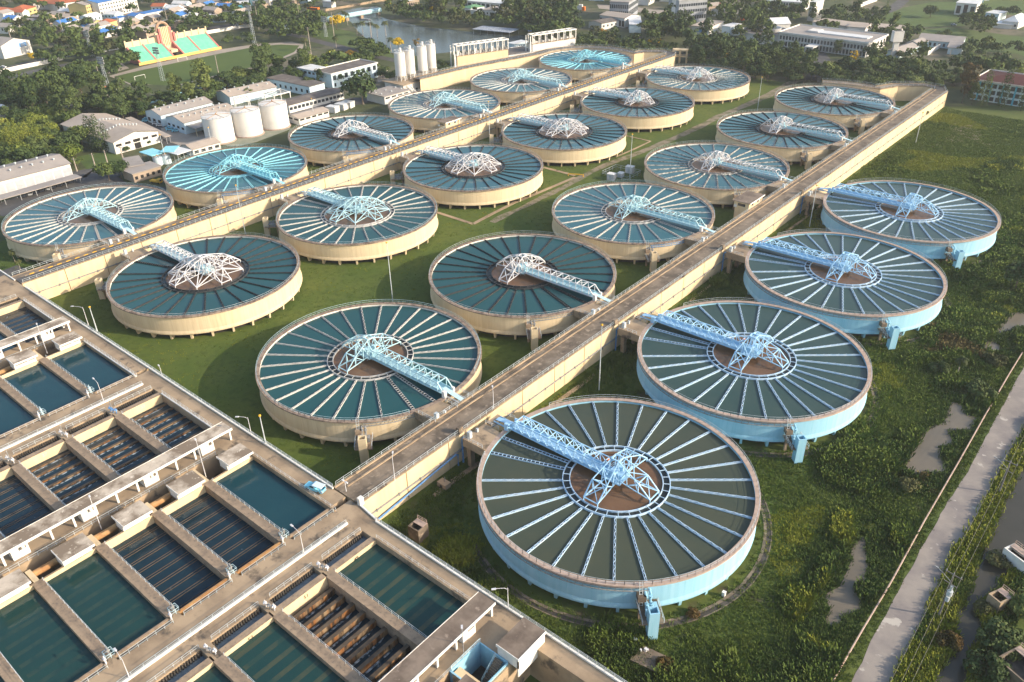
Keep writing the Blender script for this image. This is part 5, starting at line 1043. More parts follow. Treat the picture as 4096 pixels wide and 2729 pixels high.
# pump houses with open frames on top
for lab, o_, q, zl, ztop, n, wm in (('cream pump house with open frame of motors on its roof by the lake', O2, ((1850, 523), (2318, 458), (2318, 440)), 9.0, 366, 10, 'cream_wall'), ('white pump house with open frame of motors on its roof, farther one', O3, ((190, 412), (585, 352), (585, 335)), 9.0, 275, 8, 'w_plaster')):
    t, L, W, f_ = bld('pump_house', lab, 'pump house', o_, q, zl, 'flat', wm, 'concrete', over=.2)
    B = zm(*o_, q[1], z=zl)[0]; ht = hgt(B, ztop*ZS); W = max(W, 6)
    for i in range(n):
        x = L*i/(n-1)
        for y in (0, 5.5): w = MB(); w.box(x-.22, x+.22, y*f_-.22, y*f_+.22, zl+.3, zl+ht); part('post', w, M['white'], t)
    w = MB(); w.box(-.5, L+.5, -.35, .35, zl+ht, zl+ht+.7); w.box(-.5, L+.5, 5.5*f_-.35, 5.5*f_+.35, zl+ht, zl+ht+.7)
    for i in range(n): x = L*i/(n-1); w.box(x-.25, x+.25, min(.35, 5.2*f_), max(.0, 5.15*f_), zl+ht+.05, zl+ht+.65)
    part('frame_top', w, M['white'], t)
    w = MB(); w.box(0, L, min(2.6*f_, 2.9*f_), max(2.6*f_, 2.9*f_), zl+.3, zl+1.2); part('rail_wall', w, M['w_plaster'], t)
    for i in range(n-1):
        x = L*(i+.5)/(n-1); w = MB(); w.tube([(x-.5, 2.0*f_, zl+.3), (x-.5, 2.0*f_, zl+2.6)], .75, 9); w.tube([(x-.5, 2.0*f_, zl+2.6), (x-.5, 2.0*f_, zl+3.3)], .4, 9); w.box(x+.5, x+1.4, 1.8*f_-.4, 1.8*f_+.4, zl+.3, zl+2.0); part('motor', w, M['steel' if i % 3 else 'w_plaster'], t)
    w = MB(); w.box(-2.2, -1.6, -.3, .3, 0, zl+ht); w.box(-2.2, -1.6, 5.2*f_, 5.8*f_, 0, zl+ht) if f_ > 0 else w.box(-2.2, -1.6, -5.8, -5.2, 0, zl+ht); w.tube([(-1.0, 1*f_, 0), (-1.0, 1*f_, zl+1)], .5, 8); part('side_frame', w, M['white'], t)
bld('pump_annex', 'low white annex with dark yard between the two pump houses', 'building', O5, ((510, 490), (760, 455), (690, 400)), 4.0, 'flat', 'w_plaster', 'roof_dark', win=(('f', 6, 2.2, 3.0, .5, 'glass'),), para=.4)
bld('screen_house', 'pale hall with blue window strip behind the white pump house', 'building', O5, ((555, 385), (670, 360), (690, 335)), 6.0, 'flat', 'sky_wall', 'roof_white', win=(('f', 6, 1.5, 4.5, .6, 'glass'),))
# office block, tower and school to the right
t, L, W, f_ = bld('office_building', 'long two storey office with grid facade and flat grey roof', 'office', O4, ((110, 303), (918, 402), (1030, 320)), 9.0, 'flat', 'w_plaster', 'roof_grey', win=(('f', 27, 4.9, 7.4, .62, 'glass'), ('f', 27, .6, 3.6, .62, 'glass'), ('r', 6, 4.9, 7.4, .5, 'glass')), para=.7, over=.9)
w = MB(); w.box(L*.35, L*.92, W*.35*f_ if f_ > 0 else -W*.62, W*.62*f_ if f_ > 0 else -W*.35, 9.3, 10.0); part('skylight', w, M['roof_white'], t)
w = MB(); w.box(L*.24, L*.36, *sorted((W*.35*f_, W*.62*f_)), 9.3, 10.6); part('roof_box', w, M['w_plaster'], t)
for i in range(28): w = MB(); x = L*i/27; w.box(x-.18, x+.18, *sorted((0, -.7*f_)), 0, 8.9); part('pilaster', w, M['w_plaster'], t)
w = MB(); w.box(0, L, *sorted((-.06*f_, -.75*f_)), 4.1, 4.7); part('floor_band', w, M['w_plaster'], t)
w = MB(); w.box(L*.4, L*.5, *sorted((-1*f_, -13*f_)), 4.2, 5.0)
for x in (.405, .49):
    for y in (-12.5, -2): w.box(L*x, L*x+.5, *sorted((y*f_, (y-.5)*f_)), 0, 4.2)
part('portico', w, M['w_plaster'], t)
c = at(3072+1150*ZS, 535*ZS); h = hgt(c, 285*ZS); t = thing('water_tower', 'tall white slab tower with wide head beside the office', 'tower', (c.x, c.y, 0), R(40))
w = MB(); w.box(-1.6, 1.6, -1.2, 1.2, 0, h*.62); part('shaft', w, M['w_plaster'], t); w = MB(); w.box(-3.4, 3.0, -2.2, 2.2, h*.62, h); part('head', w, M['w_plaster'], t); w = MB(); w.box(-2.9, 2.5, -1.7, 1.7, h+.01, h+.03); part('opening', w, M['black'], t)
bld('school_building', 'long grey-roofed pale blue school hall behind the white tower', 'school', O8, ((440, 340), (800, 372), (858, 328)), 4.6, 'gable', 'sky_wall', 'roof_grey', 2.2, (('f', 9, 1, 3, .5, 'glass'),), over=1.2)
bld('school_wing', 'grey-roofed pale blue school wing right of the white tower foot', 'school', O8, ((270, 455), (425, 400), (365, 365)), 4.2, 'gable', 'sky_wall', 'roof_grey', 1.6, over=1.0)
bld('school_wing', 'small grey-roofed school wing between hall and tower', 'school', O8, ((435, 385), (505, 355), (440, 325)), 4.8, 'gable', 'sky_wall', 'roof_grey', 1.6, over=1.0)
bld('school_wing', 'grey-roofed school wing at the end of the courtyard', 'school', O8, ((690, 410), (810, 420), (770, 362)), 4.4, 'gable', 'sky_wall', 'roof_grey', 1.6, over=.8)
wall_line('white wall with pillars round the school courtyard', zm(*O8, (505, 485), (625, 410), (780, 440), (700, 475)), 3.0, 'w_plaster')
bld('dormitory', 'three storey blue and white block with maroon roof at right edge', 'building', O4, ((1905, 735), (2700, 850), (2560, 720)), 10.5, 'hip', 'sky_wall', 'roof_maroon', 3.0, (('f', 14, 7.4, 9.6, .7, 'glass'), ('f', 14, 4.0, 6.2, .7, 'glass'), ('f', 14, .6, 2.8, .7, 'glass'), ('f', 7, 0, 10.4, .16, 'teal_trim'), ('l', 3, 7, 9, .5, 'glass')), over=1.0, para=.3)
bld('hall', 'white gabled hall with bluish roof behind the office', 'hall', O7, ((205, 212), (352, 205), (490, 165)), 5.0, 'gable', 'w_plaster', 'roof_white', 3.4)
c = at(O7[0]+130*O7[2], 345*O7[2]); w = MB(); t = thing('round_building', 'low round white building with ring parapet left of the office', 'building', (c.x, c.y, 0)); w.lathe([(17, 0), (17, 5.5)], 40); part('wall', w, M['w_plaster'], t); w = MB(); w.disc(17.5, 5.6, 40); part('roof', w, M['roof_dark'], t); w = MB(); w.lathe([(17.3, 5.62), (17.3, 6.6), (17.7, 6.6)], 40); part('parapet', w, M['w_plaster'], t); w = MB(); w.lathe([(6.5, 5.7), (7.5, 8.2), (7.0, 8.2), (6.0, 6)], 30, 2, 4); part('ring_drum', w, M['w_plaster'], t)
for lab, o_, q, h_, rf, wm, rm, rh, wn in (
  ('long low flat-roofed block left part, behind the office', O7, ((545, 190), (830, 228), (865, 190)), 6, 'flat', 'w_plaster', 'roof_tan', 0, (('f', 12, 1, 3, .5, 'glass'),)),
  ('middle raised part of the flat-roofed blocks behind the office', O7, ((845, 232), (1000, 245), (1040, 205)), 7.5, 'flat', 'w_plaster', 'roof_tan', 0, (('f', 5, 2, 4, .5, 'glass'),)),
  ('right part of the flat-roofed blocks behind the office', O7, ((1000, 235), (1300, 262), (1330, 225)), 6, 'flat', 'w_plaster', 'roof_tan', 0, (('f', 12, 1, 3, .5, 'glass'),)),
  ('white open-sided shed with pale roof beyond the pump houses', O6, ((0, 130), (215, 160), (290, 125)), 7, 'gable', 'w_plaster', 'roof_tan', 1.6, (('f', 8, .5, 5, .8, 'black'),)),
  ('white dark-roofed house beyond the pump houses', O6, ((15, 205), (190, 172), (95, 150)), 5, 'gable', 'w_plaster', 'roof_dark', 1.2, (('f', 5, 2, 3.4, .4, 'glass'), ('r', 3, 2, 3.4, .4, 'glass'))),
  ('pale blue tall shed right of the white open-sided shed', O6, ((258, 215), (360, 215), (365, 140)), 6, 'flat', 'sky_wall', 'roof_white', 0, ()),
  ('angular white house with blue sign in the right tree belt', O6, ((795, 225), (950, 240), (985, 180)), 7.5, 'flat', 'w_plaster', 'roof_tan', 0, (('f', 1, 3.5, 5.5, .4, 'pipe_blue'),)),
  ('small white angular house in the right tree belt', O6, ((1060, 225), (1130, 235), (1075, 190)), 7.5, 'flat', 'sky_wall', 'roof_white', 0, ()),
  ('pale blue roof garden building before the slab block', O6, ((600, 150), (735, 160), (830, 130)), 5, 'flat', 'sky_wall', 'roof_dark', 0, (('f', 8, 3.4, 4.4, .5, 'w_plaster'),)),
  ('grey office block with blue glass at the top edge', O6, ((85, 15), (250, 22), (390, -30)), 14, 'flat', 'g_plaster', 'roof_grey', 0, (('f', 10, 9, 12, .7, 'glass'), ('r', 14, 9, 12, .7, 'glass'), ('f', 10, 3, 7, .7, 'glass'), ('r', 14, 3, 7, .7, 'glass'))),
  ('tall grey and white block with slab tower at the top edge', O6, ((600, -20), (690, 5), (840, -40)), 18, 'flat', 'g_plaster', 'roof_white', 0, (('r', 12, 13, 15, .8, 'glass'), ('r', 12, 8.5, 10.5, .8, 'glass'), ('r', 12, 3, 6, .8, 'glass'), ('f', 1, 0, 18, .35, 'w_plaster'))),
  ('white long building at the far top centre with dark bays', O5, ((150, 10), (470, 35), (480, -10)), 5, 'flat', 'w_plaster', 'roof_white', 0, (('f', 8, .5, 3.8, .7, 'glass'),)),
  ('green-roofed white house across the lake', O5, ((110, 62), (180, 75), (255, 48)), 4.5, 'hip', 'w_plaster', 'roof_green', 2, ()),
  ('tan-roofed white house across the lake', O5, ((280, 85), (395, 92), (415, 62)), 4.5, 'hip', 'w_plaster', 'roof_tan', 2, (('f', 4, 1, 2.6, .4, 'glass'),)),
  ('white flat-roofed annex across the lake between two houses', O5, ((160, 85), (275, 100), (285, 72)), 3.5, 'flat', 'w_plaster', 'roof_white', 0, ()),
  ('grey shed roof at top right of the centre blocks', O6, ((1080, 95), (1235, 55), (1150, 35)), 5, 'gable', 'w_plaster', 'roof_grey', 1.5, ()),
  ('tan shed roof beside a red roof at top centre right', O6, ((945, 55), (1060, 45), (1000, 25)), 5, 'gable', 't_plaster', 'roof_tan', 1.5, ()),
  ('small red-roofed shelter between two shed roofs, top centre right', O6, ((1050, 48), (1100, 40), (1080, 25)), 5, 'hip', 'w_plaster', 'roof_red', 1.5, ()),
  ('modern white house with red panels by the far meadow', O8, ((760, 25), (940, 38), (990, 5)), 9, 'flat', 'w_plaster', 'roof_white', 0, (('f', 3, 1, 7, .6, 'glass'), ('f', 1, 3, 8, .2, 'roof_maroon'))),
  ('pale flat-roofed house right of the modern house', O8, ((1015, 112), (1130, 125), (1158, 98)), 5, 'flat', 'sky_wall', 'roof_white', 0, ()),
  ('white hip-roofed house near the right edge', O8, ((1160, 180), (1300, 195), (1340, 145)), 5, 'hip', 'w_plaster', 'roof_white', 3.5, (('f', 3, 1.5, 3.2, .4, 'glass'),)),
  ('low white porch before the white hip-roofed house', O8, ((1075, 205), (1240, 218), (1250, 190)), 3, 'flat', 'w_plaster', 'roof_white', 0, ()),
  ('tall white stair tower at the top edge right of centre', O7, ((520, 20), (570, 25), (615, 0)), 14, 'flat', 'w_plaster', 'roof_white', 0, ()),
  ('white long block behind trees at the top edge right of centre', O7, ((150, 5), (480, 25), (500, -10)), 7, 'flat', 'w_plaster', 'roof_white', 0, (('f', 14, 4, 6, .7, 'glass'), ('f', 14, 1, 3, .7, 'glass'))),
  ('four storey cream apartment block with blue roof', O1, ((900, 30), (1248, -40), (1200, -75)), 13, 'gable', 'w_plaster', 'roof_blue', 2, (('f', 14, 10, 11.4, .5, 'glass'), ('f', 14, 7, 8.4, .5, 'glass'), ('f', 14, 4, 5.4, .5, 'glass'), ('f', 14, 1, 2.4, .5, 'glass'))),
  ('four storey yellow apartment block left of the blue roof', O1, ((785, 50), (895, 22), (850, -10)), 12, 'gable', 'y_plaster', 'roof_grey', 2, (('f', 6, 9, 10.4, .5, 'glass'), ('f', 6, 6, 7.4, .5, 'glass'), ('f', 6, 3, 4.4, .5, 'glass'))),
  ('blue-roofed house with white gable below the apartments', O1, ((1170, 140), (1240, 150), (1310, 130)), 5, 'gable', 'w_plaster', 'roof_blue', 1.6, (('f', 2, 2, 3.4, .4, 'glass'),)),
  ('long blue shed roof right of the white gable house', O1, ((1300, 135), (1510, 92), (1480, 78)), 4, 'flat', 'w_plaster', 'roof_blue', 0, ()),
  ('low blue shed roof left of the white gable house', O1, ((1090, 170), (1170, 150), (1150, 135)), 3.5, 'flat', 'w_plaster', 'roof_blue', 0, ()),
  ('car shelter with dark roof before the apartments', O1, ((1010, 118), (1260, 70), (1240, 55)), 3, 'flat', 'steel', 'roof_grey', 0, ()),
  ('white warehouse with blue sign at the left edge', O1, ((5, 425), (268, 368), (130, 300)), 9, 'gabley', 'w_plaster', 'roof_grey', 3.5, ()),
  ('red tiled house with white walls at the top left edge', O1, ((-60, 130), (200, 90), (150, 50)), 5, 'hip', 'w_plaster', 'roof_red', 3, ()),
  ('orange tiled house with yellow wall near top left', O1, ((215, 95), (330, 62), (270, 42)), 5, 'hip', 'y_plaster', 'roof_red', 3, (('f', 3, 1.5, 3, .4, 'glass'),)),
  ('long red tiled row of houses at the top edge', O1, ((300, 32), (500, 18), (480, -20)), 6, 'hip', 'w_plaster', 'roof_red', 3, (('f', 8, 2, 4, .4, 'glass'),)),
  ('red tiled row of houses beside the yellow apartments', O1, ((510, 42), (760, 5), (720, -30)), 6, 'hip', 'w_plaster', 'roof_red', 3, (('f', 8, 2, 4, .4, 'glass'),)),
  ('brown flat-roofed house among far left trees', O1, ((290, 148), (430, 140), (385, 122)), 5, 'hip', 't_plaster', 'roof_grey', 1.5, ()),
  ('brown shop house with tan roof amid far left trees', O1, ((415, 258), (545, 256), (520, 236)), 5, 'hip', 't_plaster', 'roof_tan', 1.2, ()),
  ('yellow house with red roof above the street trees', O1, ((880, 212), (975, 215), (1000, 185)), 5, 'hip', 'y_plaster', 'roof_red', 2.2, ()),
  ('long tan-roofed house left of the yellow house', O1, ((700, 212), (850, 216), (880, 190)), 5, 'gable', 'y_plaster', 'roof_tan', 1.8, ()),
  ('grey hip-roofed house behind the grandstand arch', O1, ((1480, 195), (1590, 205), (1620, 160)), 5, 'hip', 't_plaster', 'roof_grey', 2.5, ()),
  ('pale blue bungalow above the street', O1, ((1930, 165), (2060, 160), (2020, 135)), 4, 'gable', 'sky_wall', 'roof_grey', 1.4, (('f', 4, 1, 2.6, .4, 'glass'),)),
  ('blue gabled bungalow left of the pale blue bungalow', O1, ((1850, 160), (1925, 158), (1900, 135)), 4, 'gable', 'teal_trim', 'roof_white', 1.4, ()),
  ('orange painted house near the top centre', O1, ((2010, 20), (2095, 10), (2060, -10)), 5, 'flat', 'o_plaster', 'roof_grey', 0, (('f', 4, 1.5, 3.2, .5, 'glass'),)),
  ('grey-roofed house left of the orange house', O1, ((1920, 15), (2010, 25), (2005, -5)), 5, 'hip', 't_plaster', 'roof_grey', 2, ()),
  ('teal shed right of the orange house', O1, ((2180, 35), (2280, 30), (2250, 10)), 4, 'gable', 'teal_trim', 'roof_white', 1.2, ()),
  ('red-roofed house in the tree belt below the field', O1, ((870, 850), (1020, 845), (1050, 810)), 4.5, 'hip', 'w_plaster', 'roof_red', 2.4, ()),
  ('small red-roofed house at the left of the tree belt', O1, ((540, 915), (650, 900), (640, 880)), 4.5, 'hip', 'w_plaster', 'roof_red', 2.2, ()),
  ('white shed at the left edge among trees', O1, ((-60, 1010), (60, 985), (30, 960)), 6, 'flat', 'w_plaster', 'roof_white', 0, ()),
  ('yellow shop block with balcony at top left centre', O2, ((20, 40), (110, 30), (90, 5)), 5, 'flat', 't_plaster', 'roof_grey', 0, ()),
  ('white shop block by the canal road at the top', O2, ((690, 20), (730, 12), (720, -10)), 5, 'flat', 'w_plaster', 'roof_white', 0, ()),
  ('pale terrace building at the canal top', O2, ((1380, 12), (1500, -5), (1480, -25)), 5, 'flat', 't_plaster', 'roof_white', 0, (('f', 6, 1, 3, .5, 'glass'),)),
  ('white kiosk with blue front by the park road', O2, ((235, 255), (305, 250), (290, 232)), 3, 'flat', 'sky_wall', 'roof_white', 0, ())):
    bld('house' if 'house' in lab or 'bungalow' in lab else 'building', lab, 'house' if 'house' in lab or 'bungalow' in lab else 'building', o_, q, h_, rf, wm, rm, rh, wn)
for o in [x for x in COL.objects if x.get('label') == 'white warehouse with blue sign at the left edge']:
    w = MB(); w.box(14, 20, -.12, -.06, 5.6, 8.4); s_ = part('sign_board', w, M['pipe_blue'], o); tx = vtext(s_, 'Big', 'white', (17, -.15, 7.0), 2.4, (pi/2, 0, 0))
# solar jetty, hut, bridge pipe over the lake
t, L, W, f_ = bld('jetty_shed', 'low shed of solar-like panels on piles at the lake edge', 'shed', O5, ((200, 255), (515, 285), (530, 250)), 3.5, 'flat', 'steel', 'roof_blue', posts=True)
t.children[-1].data.materials.clear(); t.children[-1].data.materials.append(mat('panel roof', (0.2, 0.23, 0.3), (0.5, 0.52, 0.55), 1.2, (0.45, .55), .5))
bld('pump_hut', 'small cream hut with blue roof edge at the lake corner', 'hut', O5, ((680, 272), (735, 272), (735, 262)), 4, 'flat', 'cream_wall', 'roof_blue')
P = zm(*O2, (650, 178), (1145, 92), z=4); w = MB(); t = thing('pipe_bridge', 'thick white pipe crossing the lake inlet', 'pipe', (P[0].x, P[0].y, 0)); w.tube([P[0], P[1]], 2.0, 14); part('pipe', w, M['pale_cyan'], t, True, smooth=True)
for f in (.05, .35, .62, .95): p = P[0].lerp(P[1], f); w = MB(); w.box(p.x-1.5, p.x+1.5, p.y-1.5, p.y+1.5, 0, 2.6); part('pier', w, M['concrete'], t, True)
for lab, q in (('small work boat with white cabin below the pipe bridge', (950, 150)), ('dark small boat on the lake, upper one', (1010, 185)), ('dark small boat on the lake, lower one', (1018, 218))):
    p = zm(*O2, q)[0]; t = thing('boat', lab, 'boat', tuple(p), R(20)); w = MB(); w.poly([(-4, -1.2), (3, -1.2), (5, 0), (3, 1.2), (-4, 1.2)], .1, 1.0); part('hull', w, M['white' if 'white' in lab else 'steel'], t)
    if 'white' in lab: w = MB(); w.box(-2, 2, -1, 1, 1, 3); part('cabin', w, M['w_plaster'], t); w = MB(); w.box(-12, -5, -1.4, 1.4, 0.1, .8); part('pontoon', w, M['w_plaster'], t)
# grandstand
A, B = zm(*O1, (1290, 602), (2022, 452)); Cc = zm(*O1, (1900, 338), z=11)[0]; u = (B-A); L = u.length; u.normalize(); v = Vector((-u.y, u.x, 0)); W = max(16, (Cc-B).dot(v))
gs = thing('grandstand', 'pink and mint stepped grandstand with arch beside the green field', 'grandstand', (A.x, A.y, 0), atan2(u.y, u.x))
M['mint'] = mat('mint seats', (0.13, 0.46, 0.33), (0.18, 0.5, 0.37), .3, rough=.8); M['pinkred'] = mat('red pink paint', (0.55, 0.16, 0.15), (0.5, 0.2, 0.17), .3, rough=.8); M['creamy'] = mat('cream plaster', (0.72, 0.56, 0.36), (0.66, 0.5, 0.32), .3, rough=.8); M['ochre'] = mat('ochre wall paint', (0.75, 0.48, 0.14), (0.68, 0.44, 0.14), .2, rough=.8)
w = MB(); w.box(-1, L+1, -.8, 0, 0, 1.8); part('front_wall', w, M['ochre'], gs)
H, N = 10.0, 16
for x0, x1 in ((.01, .185), (.185+.02, .40), (.55, .74), (.76, .985)):
    w = MB()
    for i in range(N): w.box(L*x0, L*x1, .02+(W-2)*i/N, .02+(W-2)*(i+1)/N, .02, 1.5+(H-1.5)*(i+1)/N)
    part('seating', w, M['mint'], gs)
for x in (0, .185, .40, .53, .74, .985):
    w = MB(); w.box(L*x, L*x+L*.018, 0, .3, 0, 2); n0 = len(w.v); w.v += [(L*x, 0, 2), (L*x+L*.018, 0, 2), (L*x+L*.018, W-2, H+.6), (L*x, W-2, H+.6), (L*x, 0, .3), (L*x+L*.018, 0, .3), (L*x+L*.018, W-2, .3), (L*x, W-2, .3)]; w.f += [tuple(n0+i for i in q) for q in ((0, 1, 2, 3), (4, 0, 3, 7), (1, 5, 6, 2), (4, 5, 1, 0))]; part('aisle', w, M['pinkred'], gs)
w = MB(); w.box(0, L, W-2, W-1, 0, H+3.4)
for i in range(12): x = L*i/11; w.box(x-.5, x+.5, W-2.4, W-2, H, H+4.6)
part('back_wall', w, M['creamy'], gs)
w = MB(); w.box(L*.36, L*.575, W-3.2, W-1.5, 0, H+6); w.box(L*.40, L*.53, W-3.6, W-1.2, 0, H+9)
for i in range(7): x = L*(.405+.12*i/6); w.box(x-.35, x+.35, W-4.1, W-3.6, H-3, H+9.8)
part('gate_front', w, M['creamy'], gs)
for x in (.365, .398, .525, .565): w = MB(); w.box(L*x, L*x+1.5, W-4.4, W-1.2, 0, H+(5 if x in (.365, .565) else 9)); part('gate_pillar', w, M['pinkred'], gs)
w = MB(); w.tube([(L*.465+L*.075*cos(R(a)), W-2.4, H+7+L*.075*1.15*sin(R(a))) for a in range(0, 181, 15)], .9, 6); part('arch', w, mat('brown arch', (.36, .22, .14), (.42, .28, .2), 1, rough=.8), gs)
w = MB(); w.box(L*.43, L*.51, 4, W-4, 0, 5.0); part('podium', w, M['creamy'], gs); w = MB(); w.box(L*.44, L*.51, -.5, 4, .1, 3.2); part('tunnel', w, M['black'], gs)
# goals
for lab, q in (('white football goal at the far side of the field', (1680, 560)), ('white football goal at the near side of the field', (1290, 730))):
    p = zm(*O1, q)[0]; t = thing('football_goal', lab, 'goal', tuple(p), atan2(u.y, u.x)); w = MB(); w.beam((-3.6, 0, 0), (-3.6, 0, 2.4), .2); w.beam((3.6, 0, 0), (3.6, 0, 2.4), .2); w.beam((-3.6, 0, 2.4), (3.6, 0, 2.4), .2); part('frame', w, M['white'], t)
# tall poles behind: lattice floodlights and concrete poles
def lattice(label, b_, py, group='lattice floodlight towers'):
    h = hgt(b_, py); t = thing('floodlight_tower', label, 'floodlight', tuple(b_), R(20), group); w = MB(); a = 1.0
    for sx in (-1, 1):
        for sy in (-1, 1): w.beam((sx*a, sy*a, 0), (sx*.4, sy*.4, h), .16)
    k = 0
    for i in range(14):
        z0, z1 = h*i/14, h*(i+1)/14; r0, r1 = a-.6*i/14, a-.6*(i+1)/14
        w.beam((-r0, -r0, z0), (r1, -r1, z1), .1); w.beam((r0, r0, z0), (-r1, r1, z1), .1); w.beam((-r0, r0, z0), (-r1, -r1, z1), .1)
    part('mast', w, M['rail'], t)
    for zz in (0, 1.5, 3): 
        w = MB(); w.box(-2.4, 2.4, -.5, .1, h-3+zz, h-2+zz); part('lamp_row', w, M['steel'], t)
for lab, bq, ty in (('lattice floodlight tower at the near side of the field', at(1500*ZS, 745*ZS), 450*ZS), ('lattice floodlight tower beside the street right of the grandstand', at(2340*ZS, 400*ZS), 60*ZS), ('lattice floodlight tower in the tree belt at the left', at(905*ZS+40, 690*ZS+60), 540*ZS), ('lattice floodlight tower beside the park road', at(1024+645*ZS, 340*ZS), 165*ZS), ('lattice floodlight tower left of the street trees', at(850*ZS, 520*ZS), 300*ZS)):
    lattice(lab, bq, ty)
M['cpole'] = mat('concrete pole', (0.42, 0.36, 0.30), (0.34, 0.29, 0.25), .5, rough=.85)
for lab, bq, ty in (('beside the near side of the sports field', at(2020*ZS, 730*ZS), 495*ZS), ('in the left tree belt with red roof', at(950*ZS, 845*ZS), 610*ZS), ('on the street left of the wall', at(605*ZS, 380*ZS), 130*ZS), ('over the trees below the apartments', at(1110*ZS, 300*ZS), 130*ZS), ('behind the grandstand arch', at(1550*ZS, 250*ZS), 60*ZS), ('before the pale blue bungalow', at(1995*ZS, 190*ZS), 30*ZS), ('before the white signed warehouse', at(145*ZS, 495*ZS), 280*ZS), ('in the park left of the palms', at(1024+720*ZS, 350*ZS), 110*ZS), ('beside the lake bank palms', at(1024+1062*ZS, 365*ZS), 200*ZS), ('at the end of the field by the laboratory', at(1024+513*ZS, 540*ZS), 250*ZS), ('on the street at the top left centre', at(1024+28*ZS, 275*ZS), 60*ZS), ('over the orange bus shelter', at(1024+405*ZS, 215*ZS), 40*ZS), ('on the lawn by the workshop, left one', zm(*OA, (1128, 338))[0], 560+155*ZT), ('on the lawn by the workshop, right one', zm(*OA, (1265, 272))[0], 560+122*ZT), ('next to the roller-door garage corner', zm(*OA, (908, 370))[0], 560+210*ZT), ('before the white gabled warehouse', zm(*OA, (1452, 235))[0], 560+70*ZT)):
    h = hgt(bq, ty); t = thing('utility_pole', 'pale concrete utility pole '+lab, 'utility pole', tuple(bq), R(30), 'pale concrete utility poles'); w = MB(); w.tube([(0, 0, 0), (0, 0, h)], .32, 7, .18); part('pole', w, M['cpole'], t); w = MB(); w.beam((-1.2, 0, h-.8), (1.2, 0, h-.8), .18); part('cross_arm', w, M['timber'], t)
# concrete frame at the causeway end
p0 = zm(*O3, (1440, 560), (1600, 570), z=0)
c = at(2048+1560*ZS, 575*ZS); t = thing('ramp_frame', 'cream concrete frame with open bays at the far end of the asphalt causeway', 'frame', (c.x, c.y, 0), R(25))
h = hgt(c, 452*ZS)
for x in (-6, -1.5, 3):
    for y in (-2, 2): w = MB(); w.box(x-.5, x+.5, y-.5, y+.5, 0, h); part('post', w, M['cream_wall'], t)
w = MB()
for z in (h*.45, h-.9): w.box(-6.5, 3.5, -2.5, 2.5, z, z+.9)
part('beam', w, M['cream_wall'], t)
# white boxes by the round tree
for k, q in enumerate(((710, 1030), (790, 1005), (850, 985))):
    p = zm(*O2, q)[0]; t = thing('white_cabinet', f"white cabinet block in a fenced row, {['left', 'middle', 'right'][k]} of three by the round tree", 'cabinet', tuple(p), R(15), 'white cabinets in a row'); w = MB(); w.box(-3, 3, -2.2, 2.2, 0, 3.0); part('body', w, M['w_plaster'], t); w = MB(); w.box(-3.2, 3.2, -2.4, 2.4, 3.0, 3.3); part('lid', w, M['roof_white'], t)
# cars
def car_mesh():
    w = MB(); prism_xz(w, [(2.1, .3), (2.15, .75), (1.2, .9), (.6, 1.4), (-1.0, 1.42), (-1.7, .95), (-2.1, .9), (-2.15, .35)], -.85, .85); body = w.mesh('body')
    w = MB()
    for s in (-1, 1): w.quad((1.0, s*.86, .92), (.55, s*.86, 1.33), (-.95, s*.86, 1.35), (-1.5, s*.86, .95))
    w.quad((1.22, -.75, .93), (1.22, .75, .93), (.66, .72, 1.4), (.66, -.72, 1.4)); w.quad((-1.72, -.75, .98), (-1.72, .75, .98), (-1.06, .72, 1.42), (-1.06, -.72, 1.42)); win = w.mesh('window')
    w = MB(); w.tube([(0, -.12, 0), (0, .12, 0)], .32, 12); wh = w.mesh('wheel'); return body, win, wh
CB, CW, CH = car_mesh()
def car(label, p, ang, m, group):
    t = thing('parked_car', label, 'car', (p.x, p.y, .08), ang, group)
    b_ = link('body', CB, t)
    if not len(CB.materials): CB.materials.append(None)
    b_.material_slots[0].link = 'OBJECT'; b_.material_slots[0].material = M[m]
    w_ = link('window', CW, t)
    if not len(CW.materials): CW.materials.append(M['glass']); CH.materials.append(M['tyre'])
    for x in (1.3, -1.3):
        for s in (-.78, .78): link('wheel', CH, t, (x, s, .32))
M['car_white'] = mat('white car paint', (0.75, 0.75, 0.75), rough=.3); M['car_dark'] = mat('dark car paint', (0.03, 0.035, 0.05), rough=.3); M['car_silver'] = mat('silver car paint', (0.4, 0.42, 0.44), rough=.3); M['car_yellow'] = mat('yellow car paint', (0.8, 0.55, 0.02), rough=.4)
for k in range(9):
    p = zm(*OA, (300+k*68, 665-k*20.5))[0]; car(f"{'pale' if k in (1, 4) else 'dark'} car in the shade of the long carport", p, R(150), 'car_silver' if k in (1, 4) else 'car_dark', 'pale cars under the carport' if k in (1, 4) else 'dark cars under the carport')
for k, q in enumerate(((1350, 1105), (1385, 1118), (1560, 1185), (1600, 1195), (1640, 1205), (1345, 1120), (1570, 1200), (1620, 1212))):
    p = zm(*O1, q)[0]; car('light blue car parked on the yard before the pale blue shed', p, R(60+rnd(-8, 8)), 'car_blue', 'light blue cars on the shed yard')
for k, q in enumerate(((1440, 1145), (1475, 1160))):
    p = zm(*O1, q)[0]; car('white car parked on the yard before the pale blue shed', p, R(60), 'car_white', 'white cars on the shed yard')
